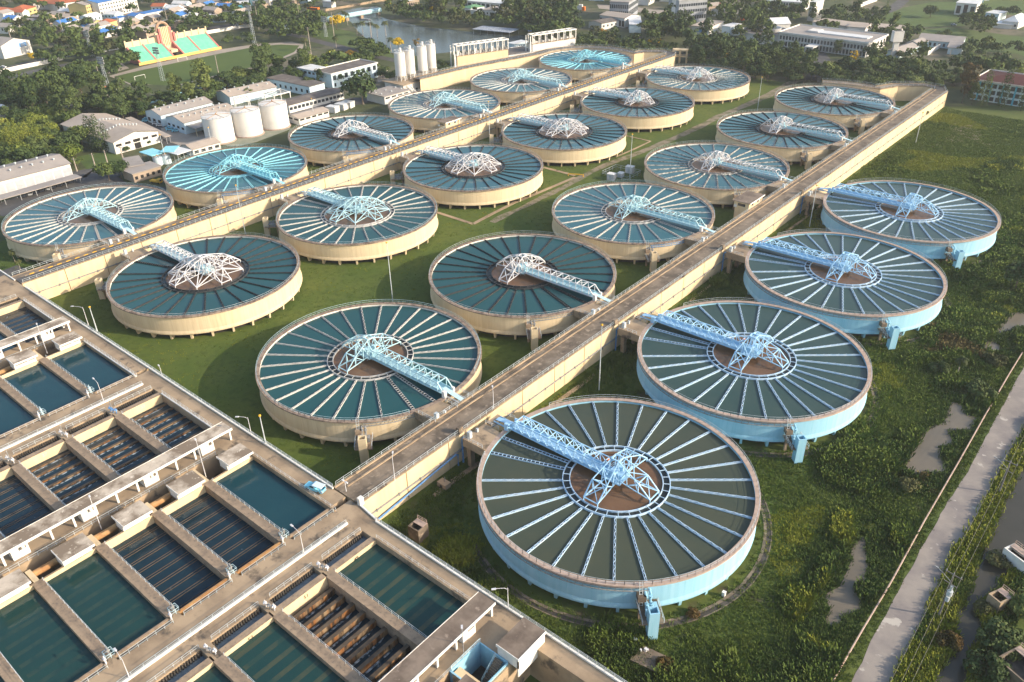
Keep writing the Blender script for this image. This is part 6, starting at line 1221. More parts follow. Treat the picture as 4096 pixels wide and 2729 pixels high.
for lab, o_, q, a, m in (('silver car on the yard before the long workshop', O2, (680, 940), 20, 'car_silver'), ('white car on the street left of the grandstand', O1, (735, 490), 20, 'car_white'), ('white car at the far left end of the street', O1, (35, 625), 20, 'car_white'), ('white van on the street right of the grandstand', O1, (2170, 235), 20, 'car_white'), ('yellow taxi on the street right of the grandstand', O1, (2215, 232), 20, 'car_yellow'), ('white car parked on the far meadow', O8, (735, 222), -10, 'car_silver'), ('dark car before the grey office block', O6, (195, 65), 10, 'car_dark'), ('dark car at the left edge under the trees', O1, (40, 910), 40, 'car_dark')):
    p = zm(*o_, q)[0]; car(lab, p, R(a), m, None)
p = zm(*OA, (1850, 510))[0]; t = thing('yellow_truck', 'small yellow truck parked behind the nearest left tank', 'truck', tuple(p), R(20)); w = MB(); w.box(.8, 2.4, -.95, .95, .5, 2.2); part('cab', w, M['yellow'], t); w = MB(); w.box(-3, .7, -1, 1, .7, 1.4); part('bed', w, M['yellow'], t); w = MB(); w.quad((2.41, -.8, 1.3), (2.41, .8, 1.3), (2.41, .8, 2.0), (2.41, -.8, 2.0)); part('windscreen', w, M['glass'], t)
for x in (-2, 1.6):
    for s in (-.9, .9): w = MB(); w.tube([(x, s-.1, .45), (x, s+.1, .45)], .45, 12); part('wheel', w, M['tyre'], t)
p = zm(*O5, (1110, 95))[0]; t = thing('box_truck', 'white box truck with orange cab at the top centre', 'truck', tuple(p), R(20)); w = MB(); w.box(-6, 4, -1.6, 1.6, 1, 5.2); part('box', w, M['w_plaster'], t); w = MB(); w.box(4.1, 6.5, -1.5, 1.5, .6, 3.6); part('cab', w, M['orange'], t)
p = zm(*O2, (530, 105))[0]; t = thing('bus', 'orange bus on the far street by the trees', 'bus', tuple(p), R(15)); w = MB(); w.box(-6, 6, -1.4, 1.4, .6, 3.4); part('body', w, M['orange'], t); w = MB(); w.box(-5.5, 5.5, -1.43, 1.43, 1.8, 2.8); part('window', w, M['glass'], t)
# ------------------------------------------------------------------ trees
import numpy as np
rng = np.random.default_rng(11)
def leaf_quads(c, nrm, size, up=None):
    """card corners for leaf clumps at c (n,3) facing nrm"""
    n = len(c); r = rng.normal(size=(n, 3)); t = np.cross(nrm, r); t /= np.linalg.norm(t, axis=1, keepdims=True)+1e-9; b_ = np.cross(nrm, t)
    s = size[:, None]; asp = rng.uniform(.6, 1.0, (n, 1))
    return np.stack([c-t*s-b_*s*asp, c+t*s-b_*s*asp*.7, c+t*s*.8+b_*s*asp, c-t*s*.7+b_*s*asp*.9], 1)
def quads_mesh(name, Q, m=None):
    n = len(Q); me = bpy.data.meshes.new(name); V = Q.reshape(-1, 3).astype(np.float32)
    me.vertices.add(4*n); me.vertices.foreach_set('co', V.ravel()); me.loops.add(4*n); me.loops.foreach_set('vertex_index', np.arange(4*n, dtype=np.int32))
    me.polygons.add(n); me.polygons.foreach_set('loop_start', np.arange(0, 4*n, 4, dtype=np.int32)); me.polygons.foreach_set('loop_total', np.full(n, 4, dtype=np.int32)); me.update(); me.validate()
    if m: me.materials.append(m)
    return me
def crown(kind, n):
    """leaf clumps through the volume of a crown about one unit wide and standing on z = 0"""
    if kind == 'column':
        z = rng.beta(1.2, 1.5, n)*2.6+.1; r = .42*np.sqrt(np.clip(1-(z-1.0)**2/3.0, .03, 1))*(1-.25*z/2.7); a = rng.uniform(0, 2*pi, n); rr = r*np.sqrt(rng.uniform(.3, 1, n))*(1+.25*np.sin(a*3+z*5))
        c = np.stack([rr*np.cos(a), rr*np.sin(a), z], 1); nr = np.stack([np.cos(a), np.sin(a), rng.uniform(-.2, .8, n)], 1)
    elif kind == 'willow':
        L = 16; lc = np.stack([rng.uniform(-.38, .38, L), rng.uniform(-.38, .38, L), rng.uniform(.45, 1.0, L)], 1); i = rng.integers(0, L, n); d = rng.normal(size=(n, 3)); d /= np.linalg.norm(d, axis=1, keepdims=True); sc = np.array([.19, .19, .12]); c = lc[i]+d*sc*rng.uniform(.7, 1.05, (n, 1)); c[:, 2] -= np.abs(rng.normal(0, .1, n)); nr = d
    else:
        L = {'broad': 15, 'round': 11, 'flat': 18, 'tall': 14, 'airy': 13}[kind]
        a = rng.uniform(0, 2*pi, L); q = np.sqrt(rng.uniform(0, 1, L))
        if kind == 'flat': lc = np.stack([.42*q*np.cos(a), .42*q*np.sin(a), .40+.30*(1-q*q)+rng.uniform(-.06, .06, L)], 1); lr = rng.uniform(.13, .2, L); sz = .55
        elif kind == 'tall': lc = np.stack([.26*q*np.cos(a), .26*q*np.sin(a), rng.uniform(.35, 1.35, L)], 1); lr = rng.uniform(.14, .24, L); sz = .95
        elif kind == 'airy': lc = np.stack([.36*q*np.cos(a), .36*q*np.sin(a), rng.uniform(.35, .95, L)], 1); lr = rng.uniform(.08, .17, L); sz = .7
        elif kind == 'round': lc = np.stack([.27*q*np.cos(a), .27*q*np.sin(a), .52+.25*(1-q)*rng.uniform(-1, 1, L)], 1); lr = rng.uniform(.19, .27, L); sz = .9
        else: lc = np.stack([.34*q*np.cos(a), .34*q*np.sin(a), .5+.28*(1-q*q)*rng.uniform(-.5, 1, L)], 1); lr = rng.uniform(.14, .24, L); sz = .75
        i = rng.integers(0, L, n); d = rng.normal(size=(n, 3)); d[:, 2] = np.abs(d[:, 2])*.9-.15*rng.uniform(0, 3, n); d /= np.linalg.norm(d, axis=1, keepdims=True)
        rr = lr[i]*rng.uniform(.72, 1.08, n); c = lc[i]+d*np.stack([rr, rr, rr*sz], 1); nr = d
    nr = nr+rng.normal(0, .45, nr.shape); nr /= np.linalg.norm(nr, axis=1, keepdims=True)
    return c, nr
def trunk_mb(h, r, nl, rnd_):
    w = MB(); w.tube([(0, 0, 0), (.02*h, .01*h, h*.5), (0, 0, h)], r, 7, r*.55)
    for k in range(nl):
        a = 2*pi*k/nl+rnd_.uniform(-.4, .4); z = h*rnd_.uniform(.55, .95); l = h*rnd_.uniform(.5, .9)
        w.tube([(0, 0, z), (cos(a)*l*.4, sin(a)*l*.4, z+l*.35), (cos(a)*l*.8, sin(a)*l*.8, z+l*.55)], r*.4, 5, r*.12)
    return w
def leafmat(name, c, c2, spread=.35, sub=.0):
    m = mat(name, c, c2, .35, (.35, .65), .75, spread=spread, spec=.15); return m
LM = {'dark': leafmat('dark foliage', (.042, .070, .024), (.062, .092, .030)), 'mid': leafmat('mid foliage', (.064, .098, .026), (.092, .124, .034)), 'light': leafmat('bright foliage', (.12, .155, .024), (.16, .185, .036)), 'olive': leafmat('olive foliage', (.085, .095, .036), (.115, .116, .046)), 'yellow': leafmat('yellow blossom', (.55, .36, .01), (.62, .42, .02), .1), 'rust': leafmat('rusty foliage', (.11, .065, .02), (.06, .055, .018)), 'red': leafmat('red blossom', (.5, .06, .02), (.4, .08, .02), .1), 'mauve': leafmat('mauve blossom', (.16, .11, .16), (.1, .1, .08), .1), 'palm': leafmat('palm foliage', (.055, .075, .022), (.085, .095, .035)), 'orange': leafmat('orange blossom', (.35, .17, .02), (.09, .1, .02), .1)}
M['bark'] = mat('bark', (.11, .085, .06), (.17, .14, .11), 1.5, rough=.9)
import random as _r
CR = {}
for kind in ('broad', 'round', 'flat', 'tall', 'airy', 'column', 'willow'):
    CR[kind] = []
    for k in range(3):
        n = {'airy': 700, 'round': 1300, 'column': 900}.get(kind, 1500); c, nr = crown(kind, n); CR[kind].append(quads_mesh('crown', leaf_quads(c, nr, rng.uniform(.018, .042, n)*(1.0 if kind != 'airy' else .9))))
        CR[kind][-1].materials.append(None)
PALM = []
for k in range(3):
    c = []; q = []
    for f in range(17):
        a = 2*pi*f/17+rng.uniform(-.15, .15); el = rng.uniform(-.2, 1.1); L = rng.uniform(.85, 1.1); P = np.array([0., 0., 0.]); pts = [P.copy()]
        for s in range(7): e2 = el-.26*s*(1+.2*el); P = P+np.array([cos(a)*cos(e2), sin(a)*cos(e2), sin(e2)])*L/7; pts.append(P.copy())
        sd = np.array([-sin(a), cos(a), 0])
        for s in range(1, 8):
            p = pts[s]; d = pts[s]-pts[s-1]; ln = .30*sin(pi*min(.95, s/8+.12))+.05
            for sg in (-1, 1):
                for hh in (0, .5):
                    b0 = p-d*hh; tip = b0+sd*sg*ln+d*.5+np.array([0, 0, -.45*ln]); q.append([b0, b0+d*.42, tip+d*.1, tip])
    PALM.append(quads_mesh('fronds', np.array(q))); PALM[-1].materials.append(None)
TRK = {}
for nm, h, r, nl in (('std', .42, .030, 5), ('tall', .5, .028, 5), ('thin', .5, .018, 4)): w = trunk_mb(h, r, nl, _r.Random(3)); me = w.mesh('trunk', M['bark']); TRK[nm] = me
w = MB(); w.tube([(0, 0, 0), (.04, 0, .4), (.02, .03, .8), (0, 0, 1)], .028, 7, .018); TRK['palm'] = w.mesh('trunk', M['cpole'])
def tree(x, y, kind, col, size, label, group, z=0.0, cat='tree', name=None, hz=1.0):
    """size: crown width (palms: height)"""
    rz = rnd(0, 6.28)
    t = thing(name or ('palm_tree' if kind == 'palm' else 'conifer' if kind == 'column' else 'tree'), label, cat, (x, y, z), rz, group)
    if kind == 'palm':
        tr = link('trunk', TRK['palm'], t); tr.scale = (size*.8, size*.8, size*.78); c = link('crown', _r.choice(PALM), t, (0, 0, size*.78)); s = size*.34; c.scale = (s, s, s)
    else:
        tr = link('trunk', TRK['thin' if kind in ('airy', 'column') else 'tall' if kind in ('tall',) else 'std'], t); tr.scale = (size,)*3
        c = link('crown', CR[kind][_r.randrange(3)], t, (0, 0, size*{'column': 0, 'round': -.14, 'broad': -.06, 'airy': 0}.get(kind, .04))); c.scale = (size, size, size*hz)
    c.material_slots[0].link = 'OBJECT'; c.material_slots[0].material = LM['palm' if kind == 'palm' else col]
    return t
def inside(p, poly):
    r = False; j = len(poly)-1
    for i in range(len(poly)):
        a, c = poly[i], poly[j]
        if (a[1] > p[1]) != (c[1] > p[1]) and p[0] < (c[0]-a[0])*(p[1]-a[1])/(c[1]-a[1])+a[0]: r = not r
        j = i
    return r
KEEP = [Zp(0, 0, ZS, (1040, 705), (1290, 600), (2030, 445), (2354, 420))+Zp(1024, 0, ZS, (230, 405), (400, 420), (350, 480), (100, 590))+Zp(0, 0, ZS, (2000, 690), (1600, 790), (1200, 770)), Zp(1024, 0, ZS, (680, 180), (700, 150), (800, 100), (960, 70), (1120, 60), (1150, 100), (1090, 125), (1180, 170), (1350, 210), (1560, 250), (1980, 295), (2100, 310))+Zp(2048, 0, ZS, (0, 330), (150, 320), (160, 360), (0, 400))+Zp(1024, 0, ZS, (2354, 420), (1900, 470), (1400, 520), (1220, 480), (1050, 390), (930, 280), (870, 200)),
 Zp(0, 0, ZS, (1280, 610), (2030, 455), (1910, 330), (1240, 420)), Zp(0, 0, ZS, (-100, 720), (450, 560), (1100, 440), (1100, 400), (450, 510), (-100, 670))]
def clear_of(x, y, r):
    if any(inside((x, y), P) for P in KEEP): return False
    for ax, ay, ux, uy, vx, vy, L, W in FOOT:
        dx, dy = x-ax, y-ay; a = dx*ux+dy*uy; c = dx*vx+dy*vy
        if -r < a < L+r and -r < c < W+r: return False
    for row, tx in TX.items():
        for i in range(6 if row != 'D' else 4):
            if hypot(x-tx, y-TY(row, i+1)) < 33+r: return False
    if -212 < x < -28 and y < 378 and not False: 
        if x > -46 or x < -194: return False
    return True
TREES = []
def belt(o, q, gap, kinds, sizes, label, group, z=3.0, n=None):
    P = zm(*o, *q, z=z+4); gap *= .82; sizes = (sizes[0]*1.05, sizes[1]*1.15); poly = [(p.x, p.y) for p in P]; x0, x1 = min(p[0] for p in poly), max(p[0] for p in poly); y0, y1 = min(p[1] for p in poly), max(p[1] for p in poly)
    k = 0; tries = int((x1-x0)*(y1-y0)/gap/gap*4); got = []
    for _ in range(min(tries, 20000)):
        x, y = rnd(x0, x1), rnd(y0, y1)
        if not inside((x, y), poly): continue
        s = rnd(*sizes); g = gap*(.7+.3*s/sizes[1])
        if any((x-a)**2+(y-b_)**2 < g*g for a, b_ in got): continue
        if not clear_of(x, y, s*.38): continue
        got.append((x, y)); kc = _r.choice(kinds); TREES.append((x, y, kc[0], kc[1], s, label, group))
B_ = ('broad', 'dark'); BM = ('broad', 'mid'); RL = ('round', 'light'); RM = ('round', 'mid'); FD = ('flat', 'dark'); FM = ('flat', 'mid'); TD = ('tall', 'dark'); TM_ = ('tall', 'mid'); AO = ('airy', 'olive'); AM = ('airy', 'mid'); BO = ('broad', 'olive')
belt(O1, ((0, 1110), (180, 1010), (420, 960), (640, 960), (740, 1030), (745, 1160), (680, 1300), (560, 1330), (420, 1330), (200, 1420), (0, 1400)), 7.5, (BM, BM, B_, RM, RL), (8, 12), 'dense green tree in the grove left of the white gabled warehouse', 'trees left of the white gabled warehouse', 5)
belt(O1, ((-80, 1060), (200, 1090), (330, 1220), (300, 1330), (0, 1360), (-80, 1300)), 7.5, (RL, RL, BM), (8, 12), 'bright yellow-green tree at the left edge above the garage', 'bright trees above the garage', 5)
belt(O1, ((800, 830), (1040, 790), (1280, 850), (1500, 820), (1720, 760), (1990, 700), (2200, 640), (2400, 600), (2400, 700), (2080, 770), (1760, 860), (1350, 980), (1110, 1030), (900, 940)), 9, (B_, B_, TD, FD, BM, TM_), (9, 14), 'dark tree in the belt between the sports field and the sheds', 'dark belt between field and sheds', 5)
belt(O1, ((1240, 940), (1500, 930), (1900, 800), (2060, 770), (2040, 820), (1700, 900), (1250, 1000)), 9, (RL, RL, RM), (6, 8.5), 'small bright tree along the pale blue wall', 'small bright trees along the pale blue wall', 3)
belt(O1, ((0, 760), (250, 690), (420, 620), (760, 560), (800, 700), (760, 830), (880, 900), (640, 1000), (400, 960), (150, 1010), (0, 1060)), 9.5, (B_, BM, B_, FM, RM, TD), (9, 13), 'mixed green tree in the wood below the far left street', 'wood below the far left street', 5)
belt(O1, ((300, 360), (500, 330), (900, 350), (1100, 360), (1200, 300), (1400, 290), (1400, 350), (1100, 420), (800, 450), (560, 480), (300, 470)), 10.5, (B_, BM, FM, TM_, BO), (9, 13), 'dusky tree along the far side of the street left of the grandstand', 'trees along the far left street', 5)
belt(O1, ((0, 130), (250, 130), (450, 110), (700, 120), (900, 170), (1050, 180), (1450, 190), (1400, 280), (1000, 330), (600, 320), (300, 330), (130, 280), (0, 260)), 13, (B_, BM, FM, BO, AM), (8, 12), 'tree among the scattered houses at top left', 'trees among top left houses', 4)
belt(O1, ((1450, 40), (1900, 30), (2354, 80), (2354, 210), (2200, 200), (1900, 200), (1640, 250), (1540, 200)), 12, (B_, BM, BO, FM), (9, 13), 'tree among houses above the street right of the grandstand', 'trees above the street right of the grandstand', 4)
belt(O1, ((1900, 330), (2220, 280), (2354, 260), (2354, 340), (2000, 400)), 11, (RM, B_, BM), (5.5, 8), 'round street tree behind the white wall right of the grandstand', 'round street trees by the grandstand', 3)
belt(O1, ((700, 560), (800, 540), (1050, 500), (1290, 470), (1290, 540), (1000, 640), (880, 640), (720, 640)), 9, (B_, BM, RM), (7, 11), 'tree on the white paved corner left of the grandstand', 'trees left of the grandstand', 4)
belt(O2, ((0, 600), (180, 540), (400, 540), (500, 500), (640, 460), (740, 480), (760, 560), (620, 580), (540, 620), (320, 680), (200, 640), (0, 700)), 9, (B_, BM, RL, TM_, RM), (9, 13), 'tree in the grove behind the two storey laboratory', 'grove behind the laboratory', 5)
belt(O2, ((780, 470), (1020, 440), (1100, 530), (1200, 560), (1180, 620), (1000, 540), (800, 540)), 8.5, (BM, B_, RM), (7, 10), 'tree between laboratory and park road', 'trees between laboratory and park road', 4)
belt(O2, ((880, 340), (1000, 330), (1200, 390), (1230, 450), (1060, 460), (900, 410)), 7.5, (BM, B_, RM), (7, 10), 'green tree on the near lake bank among palms', 'trees on the near lake bank', 4)
belt(O2, ((0, 60), (350, 60), (500, 130), (640, 120), (640, 300), (420, 300), (250, 300), (0, 260)), 11, (B_, BM, FM, AM), (9, 13), 'tree in the park beyond the field end', 'park trees beyond the field', 4)
belt(O2, ((1140, 60), (1380, 40), (1700, 90), (2354, 120), (2354, 220), (2000, 250), (1700, 210), (1450, 180), (1200, 110)), 11, (B_, BM, BM, AO, TM_), (10, 14), 'tree on the wooded far bank of the lake', 'trees on the far lake bank', 4)
belt(O2, ((1250, 590), (1290, 560), (1300, 700), (1240, 720), (1220, 640)), 8, (BM,), (6, 8), 'tree beside the left silo pair', 'trees beside the left silos', 4)
belt(O2, ((1660, 480), (1740, 470), (1800, 560), (1760, 620), (1670, 600)), 8, (BM, B_), (6, 8), 'tree between silos and cream pump house', 'trees between silos and pump house', 4)
belt(O3, ((0, 40), (250, 10), (560, 50), (560, 150), (740, 200), (560, 240), (350, 290), (0, 220)), 10.5, (B_, BM, TD, BM, AO), (10, 15), 'tree in the wood behind the white pump house', 'wood behind the white pump house', 5)
belt(O3, ((600, 300), (740, 270), (1000, 290), (1200, 320), (1400, 350), (1530, 370), (1540, 440), (1200, 450), (840, 430), (610, 420)), 9.5, (BM, B_, AM, AO, RM), (7, 11), 'tree in the row beyond the far end of the asphalt causeway', 'row beyond the asphalt causeway end', 4)
belt(O3, ((1180, 180), (1440, 160), (1640, 180), (1640, 300), (1400, 330), (1250, 290)), 10, (B_, BM, TD), (9, 14), 'tree in the clump between white shed and angular house', 'clump left of the angular house', 5)
belt(O3, ((1640, 350), (1800, 300), (2100, 340), (2354, 390), (2354, 610), (2000, 570), (1800, 530), (1640, 470)), 8.5, (B_, B_, BM, TD, FD), (9, 13), 'dark tree in the thick wood right of the asphalt causeway end', 'thick wood right of the causeway end', 5)
belt(O3, ((1800, 60), (2354, 40), (2354, 280), (2050, 260), (1960, 200)), 11, (B_, BM, AO, TM_), (9, 13), 'tree in the wood right of the angular white house', 'wood right of the angular house', 5)
belt(O4, ((-20, 460), (250, 450), (360, 470), (500, 540), (480, 590), (330, 670), (100, 640), (-20, 640)), 8.5, (B_, BM, TD), (8, 12), 'tree in front of the office left of its drive', 'trees before the office, left of drive', 4)
belt(O4, ((530, 590), (640, 530), (900, 560), (1100, 560), (1400, 580), (1560, 680), (1560, 740), (1100, 745), (740, 730), (520, 680)), 8.5, (FD, B_, FM, BM), (9, 14), 'spreading tree in front of the office right of its drive', 'trees before the office, right of drive', 4)
belt(O4, ((930, 430), (1080, 420), (1150, 520), (1420, 470), (1540, 540), (1300, 560), (1000, 540)), 9, (B_, BM, TM_), (8, 12), 'tree between office and tower foot', 'trees by the tower foot', 5)
belt(O4, ((1560, 560), (1900, 490), (2354, 590), (2354, 680), (1960, 660), (1700, 670), (1560, 640)), 9.5, (B_, BM, RM, RL), (10, 14), 'tree in the belt behind the maroon-roofed block', 'belt behind the maroon roof', 5)
belt(O4, ((0, 40), (380, 60), (840, 60), (850, 170), (600, 170), (450, 110), (200, 170), (0, 180)), 11, (B_, BM, TD), (9, 13), 'tree in the far wood behind the white gabled hall', 'far wood behind the white hall', 5)
belt(O4, ((420, 210), (620, 190), (640, 250), (300, 270), (220, 220)), 10, (B_, BM), (8, 11), 'tree between the white hall and the office', 'trees between hall and office', 4)
belt(O4, ((850, 80), (1050, 30), (1150, 40), (1080, 150), (900, 190)), 9.5, (B_, BM), (6, 9), 'tree along the far top lane', 'trees along the far top lane', 3)
belt(O4, ((930, 260), (1150, 250), (1400, 210), (1400, 290), (1160, 330), (960, 300)), 9, (BM, B_, TM_), (8, 12), 'tree between the office roof and the tower', 'trees behind the tower', 5)
belt(O4, ((1800, 120), (2000, 110), (2100, 230), (1960, 250), (1800, 200)), 9.5, (BM, B_, AM), (8, 11), 'tree beside the far white hip-roofed house', 'trees by the far hip-roofed house', 4)
belt(O4, ((1960, 30), (2354, 40), (2354, 110), (2000, 90)), 11, (B_, BM), (8, 12), 'tree behind the far houses at the top right edge', 'trees behind the top right houses', 4)
belt(O4, ((1780, 380), (2080, 340), (2100, 440), (1820, 460)), 9, (B_, BM), (8, 11), 'tree at the end of the school hall', 'trees at the school end', 4)
belt(O4, ((2160, 380), (2354, 370), (2354, 430), (2180, 420)), 9, (B_,), (6, 9), 'dark tree in the row at the right edge meadow', 'row on the right edge meadow', 3)
belt(O4, ((1450, 290), (1700, 270), (1720, 330), (1480, 310)), 8, (B_, BM), (4, 6), 'bushy tree on the meadow edge behind the school', 'bushy trees behind the school', 2)
belt(O1, ((0, -60), (2354, -120), (2354, 20), (1500, 40), (1250, 60), (700, 30), (0, 20)), 17, (B_, BM, BO), (9, 13), 'far tree at the top left edge', 'far trees at the top left edge', 4)
belt(O2, ((0, -100), (2354, -110), (2354, 10), (1700, 30), (1500, -10), (900, -20), (400, 40), (0, 30)), 19, (B_, BM, BO), (9, 13), 'far tree at the top centre edge', 'far trees at the top centre edge', 4)
belt(O3, ((0, -110), (2354, -110), (2354, 40), (1700, 60), (1450, -30), (800, -30), (0, 0)), 20, (B_, BM), (9, 13), 'far tree at the top right of centre', 'far trees top right of centre', 4)
SINGLE = [  # marked one by one: zoom frame, foot mark, kind, colour, width, label
 (O2, (985, 960), 'round', 'dark', 26, 'big round dark green tree beside the white cabinets'), (O2, (500, 820), 'broad', 'dark', 10, 'dark tree before the blue-white depot'), (O2, (740, 790), 'broad', 'dark', 13, 'dark tree before the laboratory front'), (O2, (600, 810), 'tall', 'dark', 7, 'slim dark tree between depot and laboratory'),
 (O1, (2230, 880), 'broad', 'dark', 11, 'dark tree beside the slatted white frame'), (O1, (2290, 930), 'airy', 'mid', 8, 'leafy plant tree right of the slatted white frame'), (OA, (1290, 480), 'broad', 'mid', 12, 'two-topped tree by the workshop, left crown'), (OA, (1430, 455), 'broad', 'dark', 10, 'two-topped tree by the workshop, right crown'), (OA, (920, 330), 'broad', 'mid', 7, 'small tree at the garage corner poles'),
 (O1, (1290, 1060), 'broad', 'light', 8, 'bright tree at the corner of the dark yard'), (O1, (1170, 1400), 'round', 'mid', 4, 'small round tree at the warehouse front'), (O1, (1375, 1335), 'round', 'mid', 3.5, 'clipped tree right of the warehouse door'),
 (O1, (1250, 575), 'broad', 'dark', 12, 'dark tree covering the left end of the grandstand'), (O1, (1140, 540), 'tall', 'dark', 8, 'darker tall tree left of the grandstand end'),
 (O1, (620, 770), 'airy', 'yellow', 7, 'yellow flowering tree in the left wood'), (O1, (640, 860), 'airy', 'yellow', 5, 'small yellow flowering tree in the left wood below the larger'), (O1, (310, 560), 'airy', 'yellow', 7, 'yellowish tree along the far left street'), (O1, (1185, 370), 'airy', 'orange', 6, 'orange-leaved tree behind the street'),
 (O2, (445, 260), 'airy', 'yellow', 9, 'yellow flowering tree left in the park'), (O2, (745, 275), 'broad', 'yellow', 14, 'large yellow flowering tree on the lake bank'), (O2, (1310, 450), 'broad', 'yellow', 10, 'yellow flowering tree left of the silos'), (O2, (1475, 450), 'airy', 'orange', 8, 'orange flowering tree between the silo pairs'), (O2, (1610, 170), 'broad', 'yellow', 14, 'yellow flowering tree on the far lake bank'), (O2, (1215, 70), 'airy', 'yellow', 7, 'small yellow tree on the far bank by the pipe'), (O2, (880, 540), 'broad', 'orange', 9, 'orange flowering tree behind the laboratory'),
 (O3, (1275, 415), 'broad', 'yellow', 6, 'bright yellow tree in the row at the causeway end, left'), (O3, (1340, 440), 'airy', 'yellow', 7, 'bright yellow tree in the row at the causeway end, right'), (O3, (1140, 390), 'broad', 'mauve', 8, 'mauve flowering tree beyond the causeway end'), (O3, (1990, 590), 'airy', 'yellow', 7, 'yellow flowering tree at the thick wood edge, left'), (O3, (2080, 600), 'airy', 'yellow', 8, 'yellow flowering tree at the thick wood edge, middle'), (O3, (2150, 610), 'airy', 'yellow', 7, 'yellow flowering tree at the thick wood edge, right'), (O3, (2110, 220), 'airy', 'red', 6, 'red flowering tree in the wood right of the angular house'), (O3, (2130, 170), 'airy', 'yellow', 7, 'yellow tree behind the red flowering one'), (O3, (1330, 350), 'round', 'light', 10, 'bright round tree in the row at the causeway end'), (O3, (830, 350), 'broad', 'orange', 10, 'orange tinged tree behind the white pump house'), (O3, (1745, 590), 'round', 'olive', 6, 'pale shrub tree at the foot of the ramp frame'),
 (O4, (785, 590), 'airy', 'yellow', 7, 'yellow flowering tree before the office'), (O4, (630, 510), 'tall', 'dark', 7, 'slim tree before the office facade'), (O4, (1490, 160), 'round', 'dark', 15, 'big lone round tree on the far meadow'), (O4, (1075, 160), 'column', 'mid', 5, 'slim conifer beside the far top lane'),
 (O4, (1780, 950), 'tall', 'rust', 14, 'tall rusty brown tree left of the maroon-roofed block'), (O4, (1870, 960), 'tall', 'mid', 8, 'green tree at the foot of the rusty tree'), (O4, (1965, 985), 'column', 'mid', 7.5, 'tapering tree before the maroon block, left'), (O4, (2135, 1000), 'column', 'mid', 7.5, 'tapering tree before the maroon block, middle'), (O4, (2330, 1020), 'column', 'mid', 8, 'tapering tree before the maroon block, right'), (O4, (1230, 550), 'round', 'dark', 10, 'round tree hiding the tower foot'), (O4, (1690, 790), 'broad', 'mid', 7, 'bush tree at the far corner of the bare causeway'),
 (O1, (870, 1390), 'column', 'dark', 7, 'dark columnar conifer before the warehouse, first'), (O1, (945, 1400), 'column', 'dark', 7, 'dark columnar conifer before the warehouse, second'), (O1, (1005, 1390), 'column', 'dark', 6, 'dark columnar conifer before the warehouse, third'), (O1, (910, 1395), 'column', 'dark', 6, 'dark columnar conifer before the warehouse, behind the others'), (O1, (760, 1330), 'round', 'mid', 15, 'round green tree left of the columnar conifers'), (O1, (520, 1440), 'broad', 'mid', 9, 'mid green tree behind the garage end'),
 ((3072, 700, ZS), (2270, 1060), 'broad', 'dark', 13, 'dark lone tree on the right edge of the weedy field')]
for k in range(7): SINGLE.append((O1, (150+k*42, 1465-k*8), 'column', 'light', 6.5, 'bright columnar conifer in the row behind the garage'))
TREES = [(at(o[0]+q[0]*o[2], o[1]+q[1]*o[2]).x, at(o[0]+q[0]*o[2], o[1]+q[1]*o[2]).y, k, c, s, l, 'bright conifers behind the garage' if 'behind the garage' in l and k == 'column' and c == 'light' else None) for o, q, k, c, s, l in SINGLE]+TREES
PALMS = ((O2, (460, 470), 9), (O2, (740, 445), 8), (O2, (845, 235), 9), (O2, (930, 330), 9), (O2, (985, 330), 10), (O2, (1060, 320), 9), (O2, (1115, 340), 9), (O2, (1195, 330), 10), (O2, (1245, 475), 9), (O2, (815, 200), 8))
for o, q, s in PALMS: p = zm(*o, q)[0]; tree(p.x, p.y, 'palm', None, s*1.25, 'coconut palm on the near lake bank park', 'palms in the lake park', cat='palm tree')
for o, q, s, l in (((3072, 1400, ZS), (1740, 230), 6.5, 'coconut palm in the bushes right of the second blue tank'), ((0, 560, ZT), (180, 1440), 5.5, 'palm at the foot of the nearest left tank'), ((0, 560, ZT), (240, 1530), 4.5, 'small palm at the asphalt corner, lower left'), ((1024, 0, ZS), (715, 1530), 4.5, 'banana-like palm under the third left tank'), ((600, 500, ZT), (1900, 570), 4, 'small palm beside the asphalt causeway'), ((3072, 0, ZS), (1440, 1110), 6, 'palm at the foot of the bare causeway wall')):
    p = zm(*o, q)[0]; tree(p.x, p.y, 'palm', None, s, l, None, cat='palm tree')
